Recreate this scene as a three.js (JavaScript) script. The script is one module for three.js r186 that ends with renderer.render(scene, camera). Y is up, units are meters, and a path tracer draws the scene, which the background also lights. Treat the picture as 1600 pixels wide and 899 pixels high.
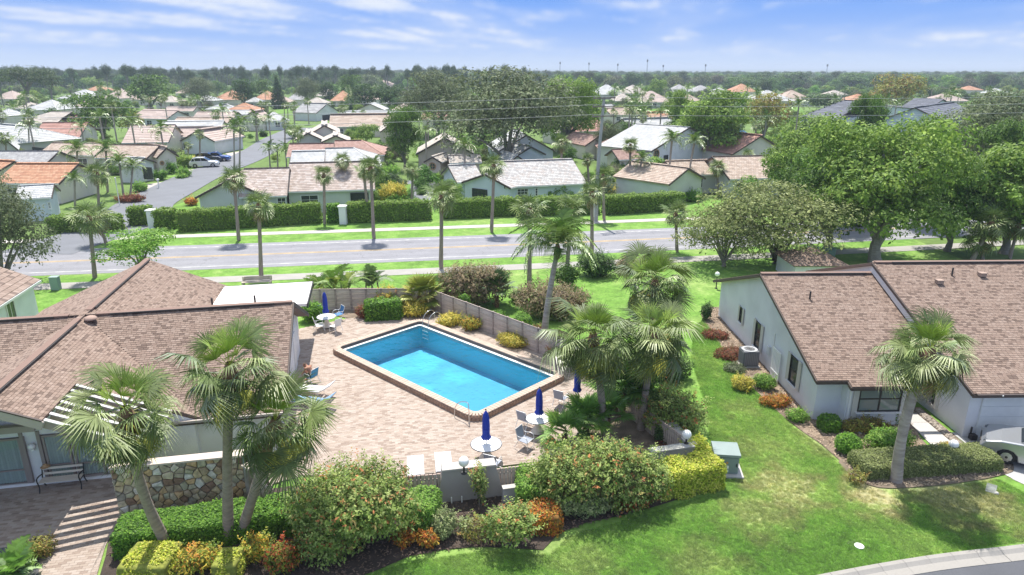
import * as THREE from 'three';
import { mergeGeometries, toCreasedNormals } from 'three/addons/utils/BufferGeometryUtils.js';
import { RoundedBoxGeometry } from 'three/addons/geometries/RoundedBoxGeometry.js';
import { MarchingCubes } from 'three/addons/objects/MarchingCubes.js';

// ---------------------------------------------------------------- camera, sky, sun, exposure
const scene = new THREE.Scene();
const FL = 1067, PITCH = Math.atan((449.5 - 110) / FL), EYE = 16;   // focal length in photograph pixels (1600 wide), drone height
const camera = new THREE.PerspectiveCamera(2 * Math.atan(449.5 / FL) * 180 / Math.PI, 1600 / 899, 0.5, 6000);
camera.position.set(0, EYE, 0); camera.rotation.set(-PITCH, 0, 0); scene.add(camera);
const renderer = new THREE.WebGLRenderer({ antialias: true });
renderer.setSize(1024, 575); renderer.toneMapping = THREE.LinearToneMapping; renderer.toneMappingExposure = 1.62;
renderer.shadowMap.enabled = true; renderer.shadowMap.type = THREE.PCFSoftShadowMap;

function mulberry(a) { return () => { a = (a + 0x6d2b79f5) | 0; let t = Math.imul(a ^ (a >>> 15), 1 | a); t = (t + Math.imul(t ^ (t >>> 7), 61 | t)) ^ t; return ((t ^ (t >>> 14)) >>> 0) / 4294967296; }; }
const hash2 = (x, y, s) => { let h = Math.imul(x, 374761393) + Math.imul(y, 668265263) + Math.imul(s, 362437); h = Math.imul(h ^ (h >>> 13), 1274126177); return ((h ^ (h >>> 16)) >>> 0) / 4294967296; };
const fade = (t) => t * t * (3 - 2 * t), mix = (a, b, t) => a + (b - a) * t, clamp = (x, a = 0, b = 1) => Math.min(b, Math.max(a, x)), sstep = (a, b, x) => fade(clamp((x - a) / (b - a)));
function vnoise(x, y, s, px = 1 << 20, py = px) {
  const x0 = Math.floor(x), y0 = Math.floor(y), m = (a, p) => ((a % p) + p) % p, u = fade(x - x0), v = fade(y - y0);
  return mix(mix(hash2(m(x0, px), m(y0, py), s), hash2(m(x0 + 1, px), m(y0, py), s), u), mix(hash2(m(x0, px), m(y0 + 1, py), s), hash2(m(x0 + 1, px), m(y0 + 1, py), s), u), v);
}
function fbm(x, y, s, oct = 4, p = 1 << 20, py = p) { let a = 0.5, r = 0, n = 0; for (let i = 0; i < oct; i++) { r += a * vnoise(x, y, s + i, p, py); n += a; a *= 0.5; x *= 2; y *= 2; p *= 2; py *= 2; } return r / n; }

{ // the sky: pale at the horizon, blue just above, brightened overhead as added fill, thin cirrus; no sun disc
  const W = 2048, Hh = 1024, d = new Float32Array(W * Hh * 4);
  for (let j = 0; j < Hh; j++) {
    const el = ((j + 0.5) / Hh - 0.5) * 180, k = clamp(el / 90), e = Math.max(el, 0);
    for (let i = 0; i < W; i++) {
      const az = ((i + 0.5) / W) * 360;
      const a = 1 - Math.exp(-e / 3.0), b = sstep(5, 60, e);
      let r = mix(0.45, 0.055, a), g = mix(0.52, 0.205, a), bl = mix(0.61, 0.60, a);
      r = mix(r, 0.46, b); g = mix(g, 0.53, b); bl = mix(bl, 0.66, b);  // dome overhead raised past the blue, added fill for shaded walls
      // cirrus: noise on a plane far above, drawn out along the wind
      const ph = az * Math.PI / 180, hz = 1 / (Math.sin(Math.max(e, 0.2) * Math.PI / 180) + 0.03), cx = Math.cos(ph) * hz, cz = Math.sin(ph) * hz;
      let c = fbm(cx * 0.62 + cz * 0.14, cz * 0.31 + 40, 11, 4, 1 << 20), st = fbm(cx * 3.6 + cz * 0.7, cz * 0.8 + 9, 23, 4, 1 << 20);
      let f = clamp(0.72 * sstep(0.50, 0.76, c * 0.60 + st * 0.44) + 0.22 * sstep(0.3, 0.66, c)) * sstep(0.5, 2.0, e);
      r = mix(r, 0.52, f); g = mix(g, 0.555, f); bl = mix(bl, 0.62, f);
      if (el < 0) { const q = clamp(-el / 4); r = mix(r, 0.17, q); g = mix(g, 0.22, q); bl = mix(bl, 0.13, q); }
      const o = (j * W + i) * 4; d[o] = r; d[o + 1] = g; d[o + 2] = bl; d[o + 3] = 1;
    }
  }
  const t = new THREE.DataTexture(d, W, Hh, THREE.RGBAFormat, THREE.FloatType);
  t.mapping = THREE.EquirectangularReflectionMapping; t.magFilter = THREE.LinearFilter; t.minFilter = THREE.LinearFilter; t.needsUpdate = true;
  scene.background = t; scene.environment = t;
}
const sun = new THREE.DirectionalLight(new THREE.Color(1, 0.95, 0.87), 4.6);
sun.position.set(-0.055, 0.905, -0.42).multiplyScalar(300); sun.target.position.set(0, 0, -60); sun.position.add(sun.target.position);
sun.castShadow = true; sun.shadow.mapSize.set(4096, 4096); Object.assign(sun.shadow.camera, { left: -160, right: 160, top: 160, bottom: -160, near: 1, far: 900 });
scene.add(sun, sun.target);
scene.fog = new THREE.FogExp2(new THREE.Color(0.72, 0.82, 0.97), 0.00028);

// ---------------------------------------------------------------- from a place in the photograph to a place on the ground
const SN = Math.sin(PITCH), CS = Math.cos(PITCH);
const rayOf = (px, py) => { const a = (px - 800) / FL, b = (449.5 - py) / FL; return [a, b * CS - SN, -(CS + b * SN)]; };
const G = (px, py, h = 0) => { const r = rayOf(px, py), t = (h - EYE) / r[1]; return new THREE.Vector3(r[0] * t, h, r[2] * t); };          // on the level y = h
const atZ = (px, py, z) => { const r = rayOf(px, py), t = z / r[2]; return new THREE.Vector3(r[0] * t, EYE + r[1] * t, z); };              // on the upright plane at z
const topOf = (b, px, py) => atZ(px, py, b.z);                                                                                          // straight above (or beside) a foot

// ---------------------------------------------------------------- helpers
const V3 = (x, y, z) => new THREE.Vector3(x, y, z), D2R = Math.PI / 180;
const used = new Map();
const numbered = (n) => { const k = used.get(n) || 0; used.set(n, k + 1); return k ? n + '_' + String(k).padStart(3, '0') : n; };
const shadowed = (m) => { m.castShadow = m.receiveShadow = true; return m; };
function part(name, geo, m, parent, label) { const o = shadowed(new THREE.Mesh(Array.isArray(geo) ? M(geo) : geo, m)); o.name = name; if (label) o.userData.label = label; parent.add(o); return o; }
function tag(o, label, category, group) { o.userData.label = label; o.userData.category = category; if (group) o.userData.group = group; return o; }
function thing(name, label, category, pos = [0, 0, 0], turn = 0, group) { const o = new THREE.Group(); o.name = numbered(name); pos.isVector3 ? o.position.copy(pos) : o.position.set(...pos); o.rotation.y = turn; scene.add(o); return tag(o, label, category, group); }
function solo(name, geo, m, label, category, group) { const o = shadowed(new THREE.Mesh(Array.isArray(geo) ? M(geo) : geo, m)); o.name = numbered(name); scene.add(o); return tag(o, label, category, group); }
function struct(name, geo, m) { const o = shadowed(new THREE.Mesh(Array.isArray(geo) ? M(geo) : geo, m)); o.name = name; o.userData.kind = 'structure'; scene.add(o); return o; }
function copyOf(o, label, pos, turn, s) { const c = o.clone(); c.name = numbered(o.name.replace(/_\d+$/, '')); c.userData = { ...o.userData, label }; if (pos) pos.isVector3 ? c.position.copy(pos) : c.position.set(...pos); if (turn !== undefined) c.rotation.y = turn; if (s) c.scale.setScalar(s); scene.add(c); return c; }
function inst(name, geo, m, list, parent, kind = 'stuff') {   // list of [Matrix4, Color?]
  const o = shadowed(new THREE.InstancedMesh(geo, m, list.length)); o.name = name; o.userData.kind = kind;
  list.forEach(([mx, c], i) => { o.setMatrixAt(i, mx); if (c) o.setColorAt(i, c); });
  (parent || scene).add(o); return o;
}
const flat = (g) => { const q = g.index ? g.toNonIndexed() : g; for (const k of Object.keys(q.attributes)) if (!['position', 'normal', 'uv'].includes(k)) q.deleteAttribute(k); return q; };
const M = (l) => mergeGeometries(l.map(flat));
const TM = new THREE.Matrix4(), TQ = new THREE.Quaternion(), TE = new THREE.Euler();
const mat4 = (x, y, z, rx = 0, ry = 0, rz = 0, sx = 1, sy = sx, sz = sx) => new THREE.Matrix4().compose(V3(x, y, z), new THREE.Quaternion().setFromEuler(new THREE.Euler(rx, ry, rz, 'YXZ')), V3(sx, sy, sz));
function boxUV(g) { const p = g.attributes.position, n = g.attributes.normal, u = g.attributes.uv; for (let i = 0; i < p.count; i++) { const ax = Math.abs(n.getX(i)), ay = Math.abs(n.getY(i)), az = Math.abs(n.getZ(i)); if (ay >= ax && ay >= az) u.setXY(i, p.getX(i), p.getZ(i)); else if (ax >= az) u.setXY(i, p.getZ(i), p.getY(i)); else u.setXY(i, p.getX(i), p.getY(i)); } return g; }
const box = (w, h, d, x = 0, y = 0, z = 0, rx = 0, ry = 0, rz = 0) => boxUV(new THREE.BoxGeometry(w, h, d)).applyMatrix4(mat4(x, y, z, rx, ry, rz));
const rbox = (w, h, d, r, x = 0, y = 0, z = 0, rx = 0, ry = 0, rz = 0) => boxUV(flat(new RoundedBoxGeometry(w, h, d, 2, r))).applyMatrix4(mat4(x, y, z, rx, ry, rz));
const cyl = (r0, r1, h, x = 0, y = 0, z = 0, seg = 12, rx = 0, ry = 0, rz = 0) => new THREE.CylinderGeometry(r0, r1, h, seg).applyMatrix4(mat4(x, y, z, rx, ry, rz));
const ball = (r, x, y, z, ws = 16, hs = 12) => new THREE.SphereGeometry(r, ws, hs).translate(x, y, z);
const tube = (pts, r, seg = 6, n = pts.length * 3) => new THREE.TubeGeometry(new THREE.CatmullRomCurve3(pts.map((p) => p.isVector3 ? p : V3(...p)), false, 'centripetal'), n, r, seg);
const bar = (a, b, w, h = w) => { const A = a.isVector3 ? a : V3(...a), B = b.isVector3 ? b : V3(...b), dir = B.clone().sub(A), L = dir.length(); return boxUV(new THREE.BoxGeometry(w, h, L)).applyMatrix4(new THREE.Matrix4().lookAt(B, A, Math.abs(dir.y) > 0.99 * L ? V3(1, 0, 0) : V3(0, 1, 0)).setPosition(A.clone().add(B).multiplyScalar(0.5))); };
const rod = (a, b, r, r2 = r, seg = 8) => { const A = a.isVector3 ? a : V3(...a), B = b.isVector3 ? b : V3(...b), d = B.clone().sub(A), L = d.length(); return new THREE.CylinderGeometry(r2, r, L, seg).applyMatrix4(new THREE.Matrix4().compose(A.clone().add(B).multiplyScalar(0.5), new THREE.Quaternion().setFromUnitVectors(V3(0, 1, 0), d.multiplyScalar(1 / L)), V3(1, 1, 1))); };
function sheet(pts, y, holes = []) {   // level polygon from [x, z] pairs, uv in metres
  const s = new THREE.Shape(pts.map(([x, z]) => new THREE.Vector2(x, -z))); for (const h of holes) s.holes.push(new THREE.Path(h.map(([x, z]) => new THREE.Vector2(x, -z))));
  return new THREE.ShapeGeometry(s).applyMatrix4(new THREE.Matrix4().makeRotationX(-Math.PI / 2)).translate(0, y, 0);
}
function prism(pts, depth, m = new THREE.Matrix4()) { return boxUV(flat(new THREE.ExtrudeGeometry(new THREE.Shape(pts.map(([x, y]) => new THREE.Vector2(x, y))), { depth, bevelEnabled: false }))).applyMatrix4(m); }
function slabOf(pts, y0, y1, holes = []) { const s = new THREE.Shape(pts.map(([x, z]) => new THREE.Vector2(x, -z))); for (const h of holes) s.holes.push(new THREE.Path(h.map(([x, z]) => new THREE.Vector2(x, -z)))); return boxUV(flat(new THREE.ExtrudeGeometry(s, { depth: y1 - y0, bevelEnabled: false }))).applyMatrix4(new THREE.Matrix4().makeRotationX(-Math.PI / 2).setPosition(0, y0, 0)); }
function ribbon(pts, w0, w1, y, n = 60, close) {   // strip beside a line on the ground between the offsets w0 and w1 (to the right of travel)
  const c = new THREE.CatmullRomCurve3(pts.map(([x, z]) => V3(x, 0, z)), !!close, 'centripetal'), pos = [], uv = [], idx = [], L = c.getLength();
  for (let i = 0; i <= n; i++) { const p = c.getPointAt(i / n), t = c.getTangentAt(i / n), nx = -t.z, nz = t.x; for (const w of [w0, w1]) { pos.push(p.x + nx * w, y, p.z + nz * w); uv.push(w, (i / n) * L); } if (i < n) { const a = i * 2; idx.push(a, a + 2, a + 1, a + 1, a + 2, a + 3); } }
  const g = new THREE.BufferGeometry(); g.setAttribute('position', new THREE.Float32BufferAttribute(pos, 3)); g.setAttribute('uv', new THREE.Float32BufferAttribute(uv, 2)); g.setIndex(idx); g.computeVertexNormals();
  if (g.attributes.normal.getY(0) < 0) { for (let i = 0; i < idx.length; i += 3) { const t = idx[i]; idx[i] = idx[i + 1]; idx[i + 1] = t; } g.setIndex(idx); g.computeVertexNormals(); }
  return g;
}
const inPoly = (x, y, P) => { let c = false; for (let i = 0, j = P.length - 1; i < P.length; j = i++) if ((P[i][1] > y) !== (P[j][1] > y) && x < (P[j][0] - P[i][0]) * (y - P[i][1]) / (P[j][1] - P[i][1]) + P[i][0]) c = !c; return c; };
function spans(P, t) { const xs = []; for (let i = 0, j = P.length - 1; i < P.length; j = i++) if ((P[i][1] > t) !== (P[j][1] > t)) xs.push((P[j][0] - P[i][0]) * (t - P[i][1]) / (P[j][1] - P[i][1]) + P[i][0]); return xs.sort((a, b) => a - b); }
function courses(P, rowH, pieceW, stagger, cb, t0) {   // rows of pieces over a polygon in (s, t); cb(s centre, t row start, width, row)
  const ts = P.map((p) => p[1]), lo = t0 ?? Math.min(...ts), hi = Math.max(...ts); let row = 0;
  for (let t = lo; t < hi; t += rowH, row++) {
    const x = spans(P, Math.min(t + rowH * 0.5, hi - 1e-4));
    for (let k = 0; k + 1 < x.length; k += 2) {
      let s = Math.floor(x[k] / pieceW) * pieceW - stagger(row) * pieceW;
      for (; s < x[k + 1]; s += pieceW) { const a = Math.max(s, x[k]), b = Math.min(s + pieceW, x[k + 1]); if (b - a > 0.02) cb((a + b) / 2, t, b - a, row); }
    }
  }
}

// ---------------------------------------------------------------- materials
function tex(size, f, srgb, sy = size) {   // f(u, v) -> grey or [r, g, b], 0..1
  const d = new Uint8Array(size * sy * 4);
  for (let j = 0; j < sy; j++) for (let i = 0; i < size; i++) { const c = f(i / size, j / sy), o = (j * size + i) * 4, a = typeof c === 'number'; for (let k = 0; k < 3; k++) d[o + k] = clamp(a ? c : c[k]) * 255; d[o + 3] = 255; }
  const t = new THREE.DataTexture(d, size, sy); t.wrapS = t.wrapT = THREE.RepeatWrapping; t.magFilter = THREE.LinearFilter; t.minFilter = THREE.LinearMipmapLinearFilter; t.generateMipmaps = true; if (srgb) t.colorSpace = THREE.SRGBColorSpace; t.needsUpdate = true; return t;
}
const rep = (t, m) => { const c = t.clone(); c.repeat.set(1 / m, 1 / m); c.needsUpdate = true; return c; };     // one tile every m metres
const TX = {
  stain: tex(256, (u, v) => 0.80 + 0.20 * fbm(u * 4, v * 4, 3, 5, 4)),
  blotch: tex(256, (u, v) => { const a = fbm(u * 5, v * 5, 7, 5, 5), b = fbm(u * 40, v * 40, 9, 3, 40); return 0.55 + 0.45 * clamp((a - 0.25) * 1.7) * (0.75 + 0.5 * b * 0.5); }),
  grain: tex(256, (u, v) => 0.62 + 0.38 * fbm(u * 64, v * 64, 5, 2, 64)),
  asphalt: tex(512, (u, v) => { const a = fbm(u * 6, v * 6, 31, 4, 6), b = vnoise(u * 256, v * 256, 33, 256); return 0.70 + 0.2 * a + 0.14 * (b - 0.5); }),
  rough: tex(256, (u, v) => fbm(u * 48, v * 48, 13, 3, 48)),
  concrete: tex(256, (u, v) => 0.72 + 0.2 * fbm(u * 5, v * 5, 17, 5, 5) + 0.1 * (vnoise(u * 128, v * 128, 19, 128) - 0.5)),
  bark: tex(128, (u, v) => { const ring = vnoise(u * 4, v * 28, 21, 4, 28), f = fbm(u * 16, v * 64, 22, 3, 16, 64); return 0.45 + 0.35 * ring + 0.25 * f; }),
};
const C = (r, g, b) => new THREE.Color().setRGB(r, g, b);
function mt(r, g, b, rough = 0.85, o = {}) { const m = new THREE.MeshStandardMaterial({ roughness: rough, side: THREE.DoubleSide, ...o }); m.color.setRGB(r, g, b); return m; }
const MT = {
  wall: mt(0.82, 0.82, 0.82, 0.9, { map: rep(TX.stain, 3.1), bumpMap: rep(TX.rough, 1), bumpScale: 0.006 }),
  wallBlue: mt(0.74, 0.755, 0.79, 0.9, { map: rep(TX.stain, 3.7), bumpMap: rep(TX.rough, 1), bumpScale: 0.006 }),
  trimBrown: mt(0.075, 0.055, 0.048, 0.7), trimDark: mt(0.035, 0.032, 0.032, 0.6),
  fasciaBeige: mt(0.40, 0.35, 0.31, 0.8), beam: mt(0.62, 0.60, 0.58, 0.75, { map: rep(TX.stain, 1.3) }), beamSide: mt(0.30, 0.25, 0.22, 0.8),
  roofDeck: mt(0.16, 0.11, 0.09, 0.95), shingle: mt(1, 1, 1, 0.95, { map: rep(TX.grain, 0.5) }),
  concrete: mt(0.55, 0.53, 0.50, 0.9, { map: rep(TX.concrete, 4) }), kerb: mt(0.36, 0.34, 0.31, 0.9, { map: rep(TX.concrete, 3), bumpMap: rep(TX.rough, 1), bumpScale: 0.004 }),
  asphalt: mt(0.30, 0.30, 0.325, 0.9, { map: rep(TX.asphalt, 7) }), asphaltDark: mt(0.105, 0.11, 0.125, 0.85, { map: rep(TX.asphalt, 6) }), asphaltStreet: mt(0.20, 0.21, 0.235, 0.9, { map: rep(TX.asphalt, 9) }),
  paintWhite: mt(0.72, 0.72, 0.70, 0.7, { map: rep(TX.blotch, 2) }), paintYellow: mt(0.66, 0.43, 0.13, 0.7, { map: rep(TX.blotch, 2) }),
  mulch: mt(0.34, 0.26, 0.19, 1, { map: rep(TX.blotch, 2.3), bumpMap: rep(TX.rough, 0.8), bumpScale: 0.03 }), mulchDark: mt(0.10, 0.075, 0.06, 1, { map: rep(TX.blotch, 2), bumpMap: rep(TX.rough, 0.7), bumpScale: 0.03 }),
  glass: new THREE.MeshPhysicalMaterial({ color: 0xffffff, roughness: 0.03, transmission: 1, thickness: 0, ior: 1.5, side: THREE.DoubleSide }),
  darkGlass: mt(0.045, 0.055, 0.06, 0.06, { metalness: 0 }), interior: mt(0.03, 0.035, 0.04, 0.9),
  blind: mt(0.34, 0.44, 0.42, 0.8), frameBrown: mt(0.30, 0.25, 0.23, 0.6), frameDark: mt(0.025, 0.023, 0.023, 0.45), frameWhite: mt(0.72, 0.72, 0.72, 0.5),
  shutter: mt(0.52, 0.50, 0.46, 0.7), teal: mt(0.06, 0.30, 0.38, 0.6, { map: rep(TX.stain, 1) }),
  metal: mt(0.62, 0.63, 0.65, 0.25, { metalness: 1 }), iron: mt(0.02, 0.02, 0.02, 0.5), white: mt(0.80, 0.80, 0.78, 0.5), globe: mt(0.85, 0.85, 0.83, 0.25),
};
// ---------------------------------------------------------------- the ground, the lawn, the roads
const rot2 = (a) => [Math.cos(a), Math.sin(a)];
// the pool's own axes: long side runs from the far left to the near right
const PA = 43.6 * D2R, PU = [Math.cos(PA), Math.sin(PA)], PW = [-Math.sin(PA), Math.cos(PA)], PC = [-3.88, -35.62], PL = 6.3, PD = 3.5;
const poolXZ = (a, b) => [PC[0] + PU[0] * a + PW[0] * b, PC[1] + PU[1] * a + PW[1] * b];
function roundRect(l, d, r, n = 6) { const o = []; for (const [sx, sz, a0] of [[1, 1, 0], [-1, 1, 90], [-1, -1, 180], [1, -1, 270]]) for (let i = 0; i <= n; i++) { const a = (a0 + 90 * i / n) * D2R; o.push([sx * (l - r) + Math.cos(a) * r, sz * (d - r) + Math.sin(a) * r]); } return o; }
const poolRing = (off, r = 0.7) => roundRect(PL - off, PD - off, Math.max(r - off, 0.12)).map(([a, b]) => poolXZ(a, b));
const poolHole = poolRing(0.3);

const dry = [[[1290, 690], 2.2, 0.5], [[1225, 760], 2.2, 0.75], [[1180, 800], 1.8, 0.55], [[1370, 775], 1.6, 1], [[1480, 770], 2.6, 0.8], [[1560, 800], 1.6, 0.6], [[1160, 640], 1.5, 0.4], [[1200, 700], 1.8, 0.45], [[900, 870], 1.6, 0.35], [[1100, 880], 1.4, 0.4], [[1345, 745], 0.9, 0.9]].map(([p, r, k]) => { const g = G(...p); return [g.x, g.z, r, k]; });
function lawnColor(x, z) {   // mown grass: fresh and tired patches
  const n = fbm(x * 0.35, z * 0.35, 51, 5), f = vnoise(x * 9, z * 9, 55) * 0.6 + vnoise(x * 22, z * 22, 57) * 0.4, m = fbm(x * 1.6, z * 1.6, 59, 3); let d = 0.22 * sstep(0.45, 0.75, n) + 0.16 * sstep(0.5, 0.8, m);
  for (const [dx, dz, r, k] of dry) { const q = Math.hypot(x - dx, z - dz) / r; if (q < 2) d = Math.max(d, k * (1 - sstep(0.3, 1.3, q + (m - 0.5) * 1.2))); }
  d = clamp(d + (f - 0.5) * 0.4 * (0.3 + d)); const l = 0.84 + 0.55 * (f - 0.5) + 0.5 * (m - 0.5) + 0.3 * (n - 0.5);
  return [mix(0.155, 0.36, d) * l, mix(0.325, 0.335, d) * l, mix(0.038, 0.17, d) * l];
}
const lawnTex = (() => {   // 80 x 80 m of mown grass in world metres
  const S = 80;
  return tex(2048, (u, v) => {
    const x = -40 + u * S, z = -88 + (1 - v) * S;
    return lawnColor(x, z).map((q) => Math.pow(clamp(q), 1 / 2.2));
  }, true);
})();
lawnTex.wrapS = lawnTex.wrapT = THREE.RepeatWrapping;
const setWorldUV = (g, s, ox = 0, oz = 0) => { const p = g.attributes.position, u = g.attributes.uv; for (let i = 0; i < p.count; i++) u.setXY(i, (p.getX(i) - ox) / s, -(p.getZ(i) - oz) / s); return g; };

struct('lawn', setWorldUV(sheet([[-40, -88], [40, -88], [40, -8], [-40, -8]], 0, [poolHole]), 80, -40, -8), mt(1, 1, 1, 1, { map: lawnTex }));
const fieldTex = tex(512, (u, v) => { const a = fbm(u * 8, v * 8, 61, 5, 8), b = vnoise(u * 128, v * 128, 63, 128), l = 0.6 + 0.5 * a + 0.35 * (b - 0.5); return [0.13 * l, 0.215 * l, 0.042 * l].map((q) => Math.pow(clamp(q), 1 / 2.2)); }, true);
struct('ground', setWorldUV(sheet([[-2600, 60], [2600, 60], [2600, -4200], [-2600, -4200]], -0.03, [poolHole]), 40), mt(1, 1, 1, 1, { map: fieldTex }));

const roadLine = [[-120, -47.5], [-80, -52.2], [-42, -57.5], [-12, -61.9], [15, -66.3], [42, -71.2], [75, -78], [140, -92]];
const roadTex = tex(256, (u, v) => { const x = ((u + 0.5) % 1 - 0.5) * 9, tr = [-2.55, -1.05, 1.05, 2.55].reduce((a, c) => a + Math.exp(-(((x - c) / 0.34) ** 2)), 0), n = fbm(u * 9, v * 30, 41, 4, 9, 30), f = vnoise(u * 128, v * 512, 43, 128, 512), cr = Math.abs(fbm(u * 4, v * 12, 47, 4, 4, 12) - 0.5) < 0.006 ? 0.16 : 0; return 0.76 + 0.16 * n + 0.14 * (f - 0.5) - 0.07 * tr - cr; }, false, 1024);
roadTex.repeat.set(1 / 9, 1 / 36);
struct('road', ribbon(roadLine, -4.5, 4.5, 0.012, 120), mt(0.285, 0.285, 0.31, 0.9, { map: roadTex }));
for (const [n, a, b, m] of [['edge_line', -3.62, -3.48, MT.paintWhite], ['edge_line_001', 3.48, 3.62, MT.paintWhite], ['centre_line', -0.2, -0.08, MT.paintYellow], ['centre_line_001', 0.08, 0.2, MT.paintYellow]]) struct('road_' + n, ribbon(roadLine, a, b, 0.017, 120), m);
struct('pavement', ribbon(roadLine, 6.9, 8.6, 0.022, 120), mt(0.40, 0.385, 0.355, 0.9, { map: rep(TX.concrete, 5) }));
struct('pavement_001', ribbon(roadLine, -9.3, -7.9, 0.022, 120), mt(0.52, 0.49, 0.45, 0.9, { map: rep(TX.concrete, 5) }));

// the street between the far houses
const streetPts = [[205, 345], [222, 322], [262, 300], [318, 272], [372, 252], [405, 236], [432, 218], [470, 200]].map(([x, y]) => { const g = G(x, y); return [g.x, g.z]; });
streetPts.unshift([streetPts[0][0] - 1.2, -60.5]);
struct('street', ribbon(streetPts, -3.6, 3.6, 0.03, 80), MT.asphaltStreet);
const street2 = [[700, 300], [665, 285], [650, 270]].map(([x, y]) => { const g = G(x, y); return [g.x, g.z]; });
struct('street_001', sheet([[622, 282], [690, 281], [665, 325], [640, 325]].map(([x, y]) => { const g = G(x, y); return [g.x, g.z]; }), 0.02), MT.asphaltStreet);
struct('street_002', sheet([[955, 278], [1015, 268], [1120, 262], [1120, 275], [990, 310], [935, 312]].map(([x, y]) => { const g = G(x, y); return [g.x, g.z]; }), 0.02), MT.asphaltStreet);

// near right: road and kerb
const kerbPts = [[1180, 925], [1290, 901], [1450, 873], [1600, 855], [1760, 832], [1950, 800]].map(([x, y]) => { const g = G(x, y); return [g.x, g.z]; });
{ const c = new THREE.CatmullRomCurve3(kerbPts.map(([x, z]) => V3(x, 0, z)), false, 'centripetal'), out = [], n = 40;
  for (let i = 0; i <= n; i++) { const p = c.getPointAt(i / n); out.push([p.x, p.z]); }
  struct('road_001', sheet([...out.map(([x, z]) => [x, z + 0.1]), [60, -4], [60, 20], [-10, 20], [-10, -4]], 0.014), MT.asphaltDark);
  // rolled kerb cast in lengths with a joint between them
  const seg = 22;
  const kerb = new THREE.Group(); kerb.name = 'kerb'; kerb.userData.kind = 'structure'; scene.add(kerb);
  for (let k = 0; k < seg; k++) {
    const a = c.getPointAt((k + 0.006) / seg), b = c.getPointAt((k + 0.994) / seg), d = b.clone().sub(a), L = d.length();
    const prof = [[0, -0.1], [0, 0.13], [0.16, 0.13], [0.30, 0.05], [0.62, 0.03], [0.62, -0.1]];
    const g = prism(prof, L); g.applyMatrix4(new THREE.Matrix4().makeBasis(V3(-d.z / L, 0, d.x / L), V3(0, 1, 0), V3(-d.x / L, 0, -d.z / L)).setPosition(b));
    part('kerb_stone', g, MT.kerb, kerb);
  }
}
// driveway and entrance walk of the house on the right
struct('driveway', sheet([[20.35, -28.1], [30, -28.1], [30, -17], [23.2, -19.2], [20.55, -24.3]], 0.016), mt(0.46, 0.46, 0.46, 0.9, { map: rep(TX.concrete, 4) }));
struct('driveway_edge', sheet([[20.05, -25.5], [20.6, -24.9], [23.4, -19.5], [22.8, -19.5]], 0.02), MT.concrete);
{ const walk = new THREE.Group(); walk.name = 'path'; walk.userData.kind = 'structure'; scene.add(walk);
  for (let k = 0; k < 4; k++) { const z = -29.9 + k * 0.92; part('slab', slabOf([[18.95 - k * 0.06, z], [19.75 + k * 0.02, z], [19.75 + k * 0.02, z + 0.9], [18.9 - k * 0.07, z + 0.9]], -0.05, 0.05), MT.concrete, walk); } }

// planting beds
const px = (l) => l.map(([x, y]) => { const g = G(x, y); return [g.x, g.z]; });
const smooth = (l, n = 48) => { const c = new THREE.CatmullRomCurve3(l.map(([x, z]) => V3(x, 0, z)), true, 'centripetal'); return Array.from({ length: n }, (_, i) => { const p = c.getPointAt(i / n); return [p.x, p.z]; }); };
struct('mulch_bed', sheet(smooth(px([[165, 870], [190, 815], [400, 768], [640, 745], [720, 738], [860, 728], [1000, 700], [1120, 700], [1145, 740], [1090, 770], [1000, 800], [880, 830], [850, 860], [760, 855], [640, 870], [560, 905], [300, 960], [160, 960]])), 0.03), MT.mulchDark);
struct('mulch_bed_001', sheet(smooth(px([[1098, 485], [1125, 480], [1160, 530], [1230, 610], [1290, 660], [1420, 655], [1440, 690], [1460, 712], [1340, 715], [1330, 735], [1290, 700], [1240, 665], [1180, 610], [1140, 560]])), 0.034), MT.mulch);
struct('mulch_bed_002', sheet(smooth(px([[1310, 722], [1340, 716], [1560, 706], [1585, 735], [1560, 745], [1440, 762], [1360, 760]])), 0.038), mt(0.24, 0.19, 0.14, 1, { map: rep(TX.blotch, 2.3) }));
struct('mulch_bed_003', sheet(smooth(px([[480, 470], [500, 455], [600, 452], [672, 470], [770, 500], [870, 555], [960, 600], [985, 640], [900, 575], [850, 548], [780, 530], [720, 505], [640, 494], [560, 500], [505, 492], [490, 500]]), 70), 0.05), MT.mulch);
struct('mulch_bed_004', sheet(px([[930, 640], [1000, 618], [1075, 690], [1085, 710], [900, 740], [840, 725], [860, 680]]), 0.05), MT.mulch);
struct('gravel_bed', sheet(smooth(px([[0, 905], [5, 855], [60, 830], [75, 850], [65, 905]])), 0.034), mt(0.20, 0.205, 0.22, 1, { map: rep(TX.blotch, 0.6), bumpMap: rep(TX.rough, 0.5), bumpScale: 0.03 }));

// ---------------------------------------------------------------- the pool and its deck
const paverMat = mt(1, 1, 1, 0.9, { map: rep(TX.grain, 0.6) });
const jointMat = mt(0.36, 0.31, 0.27, 1);
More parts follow.
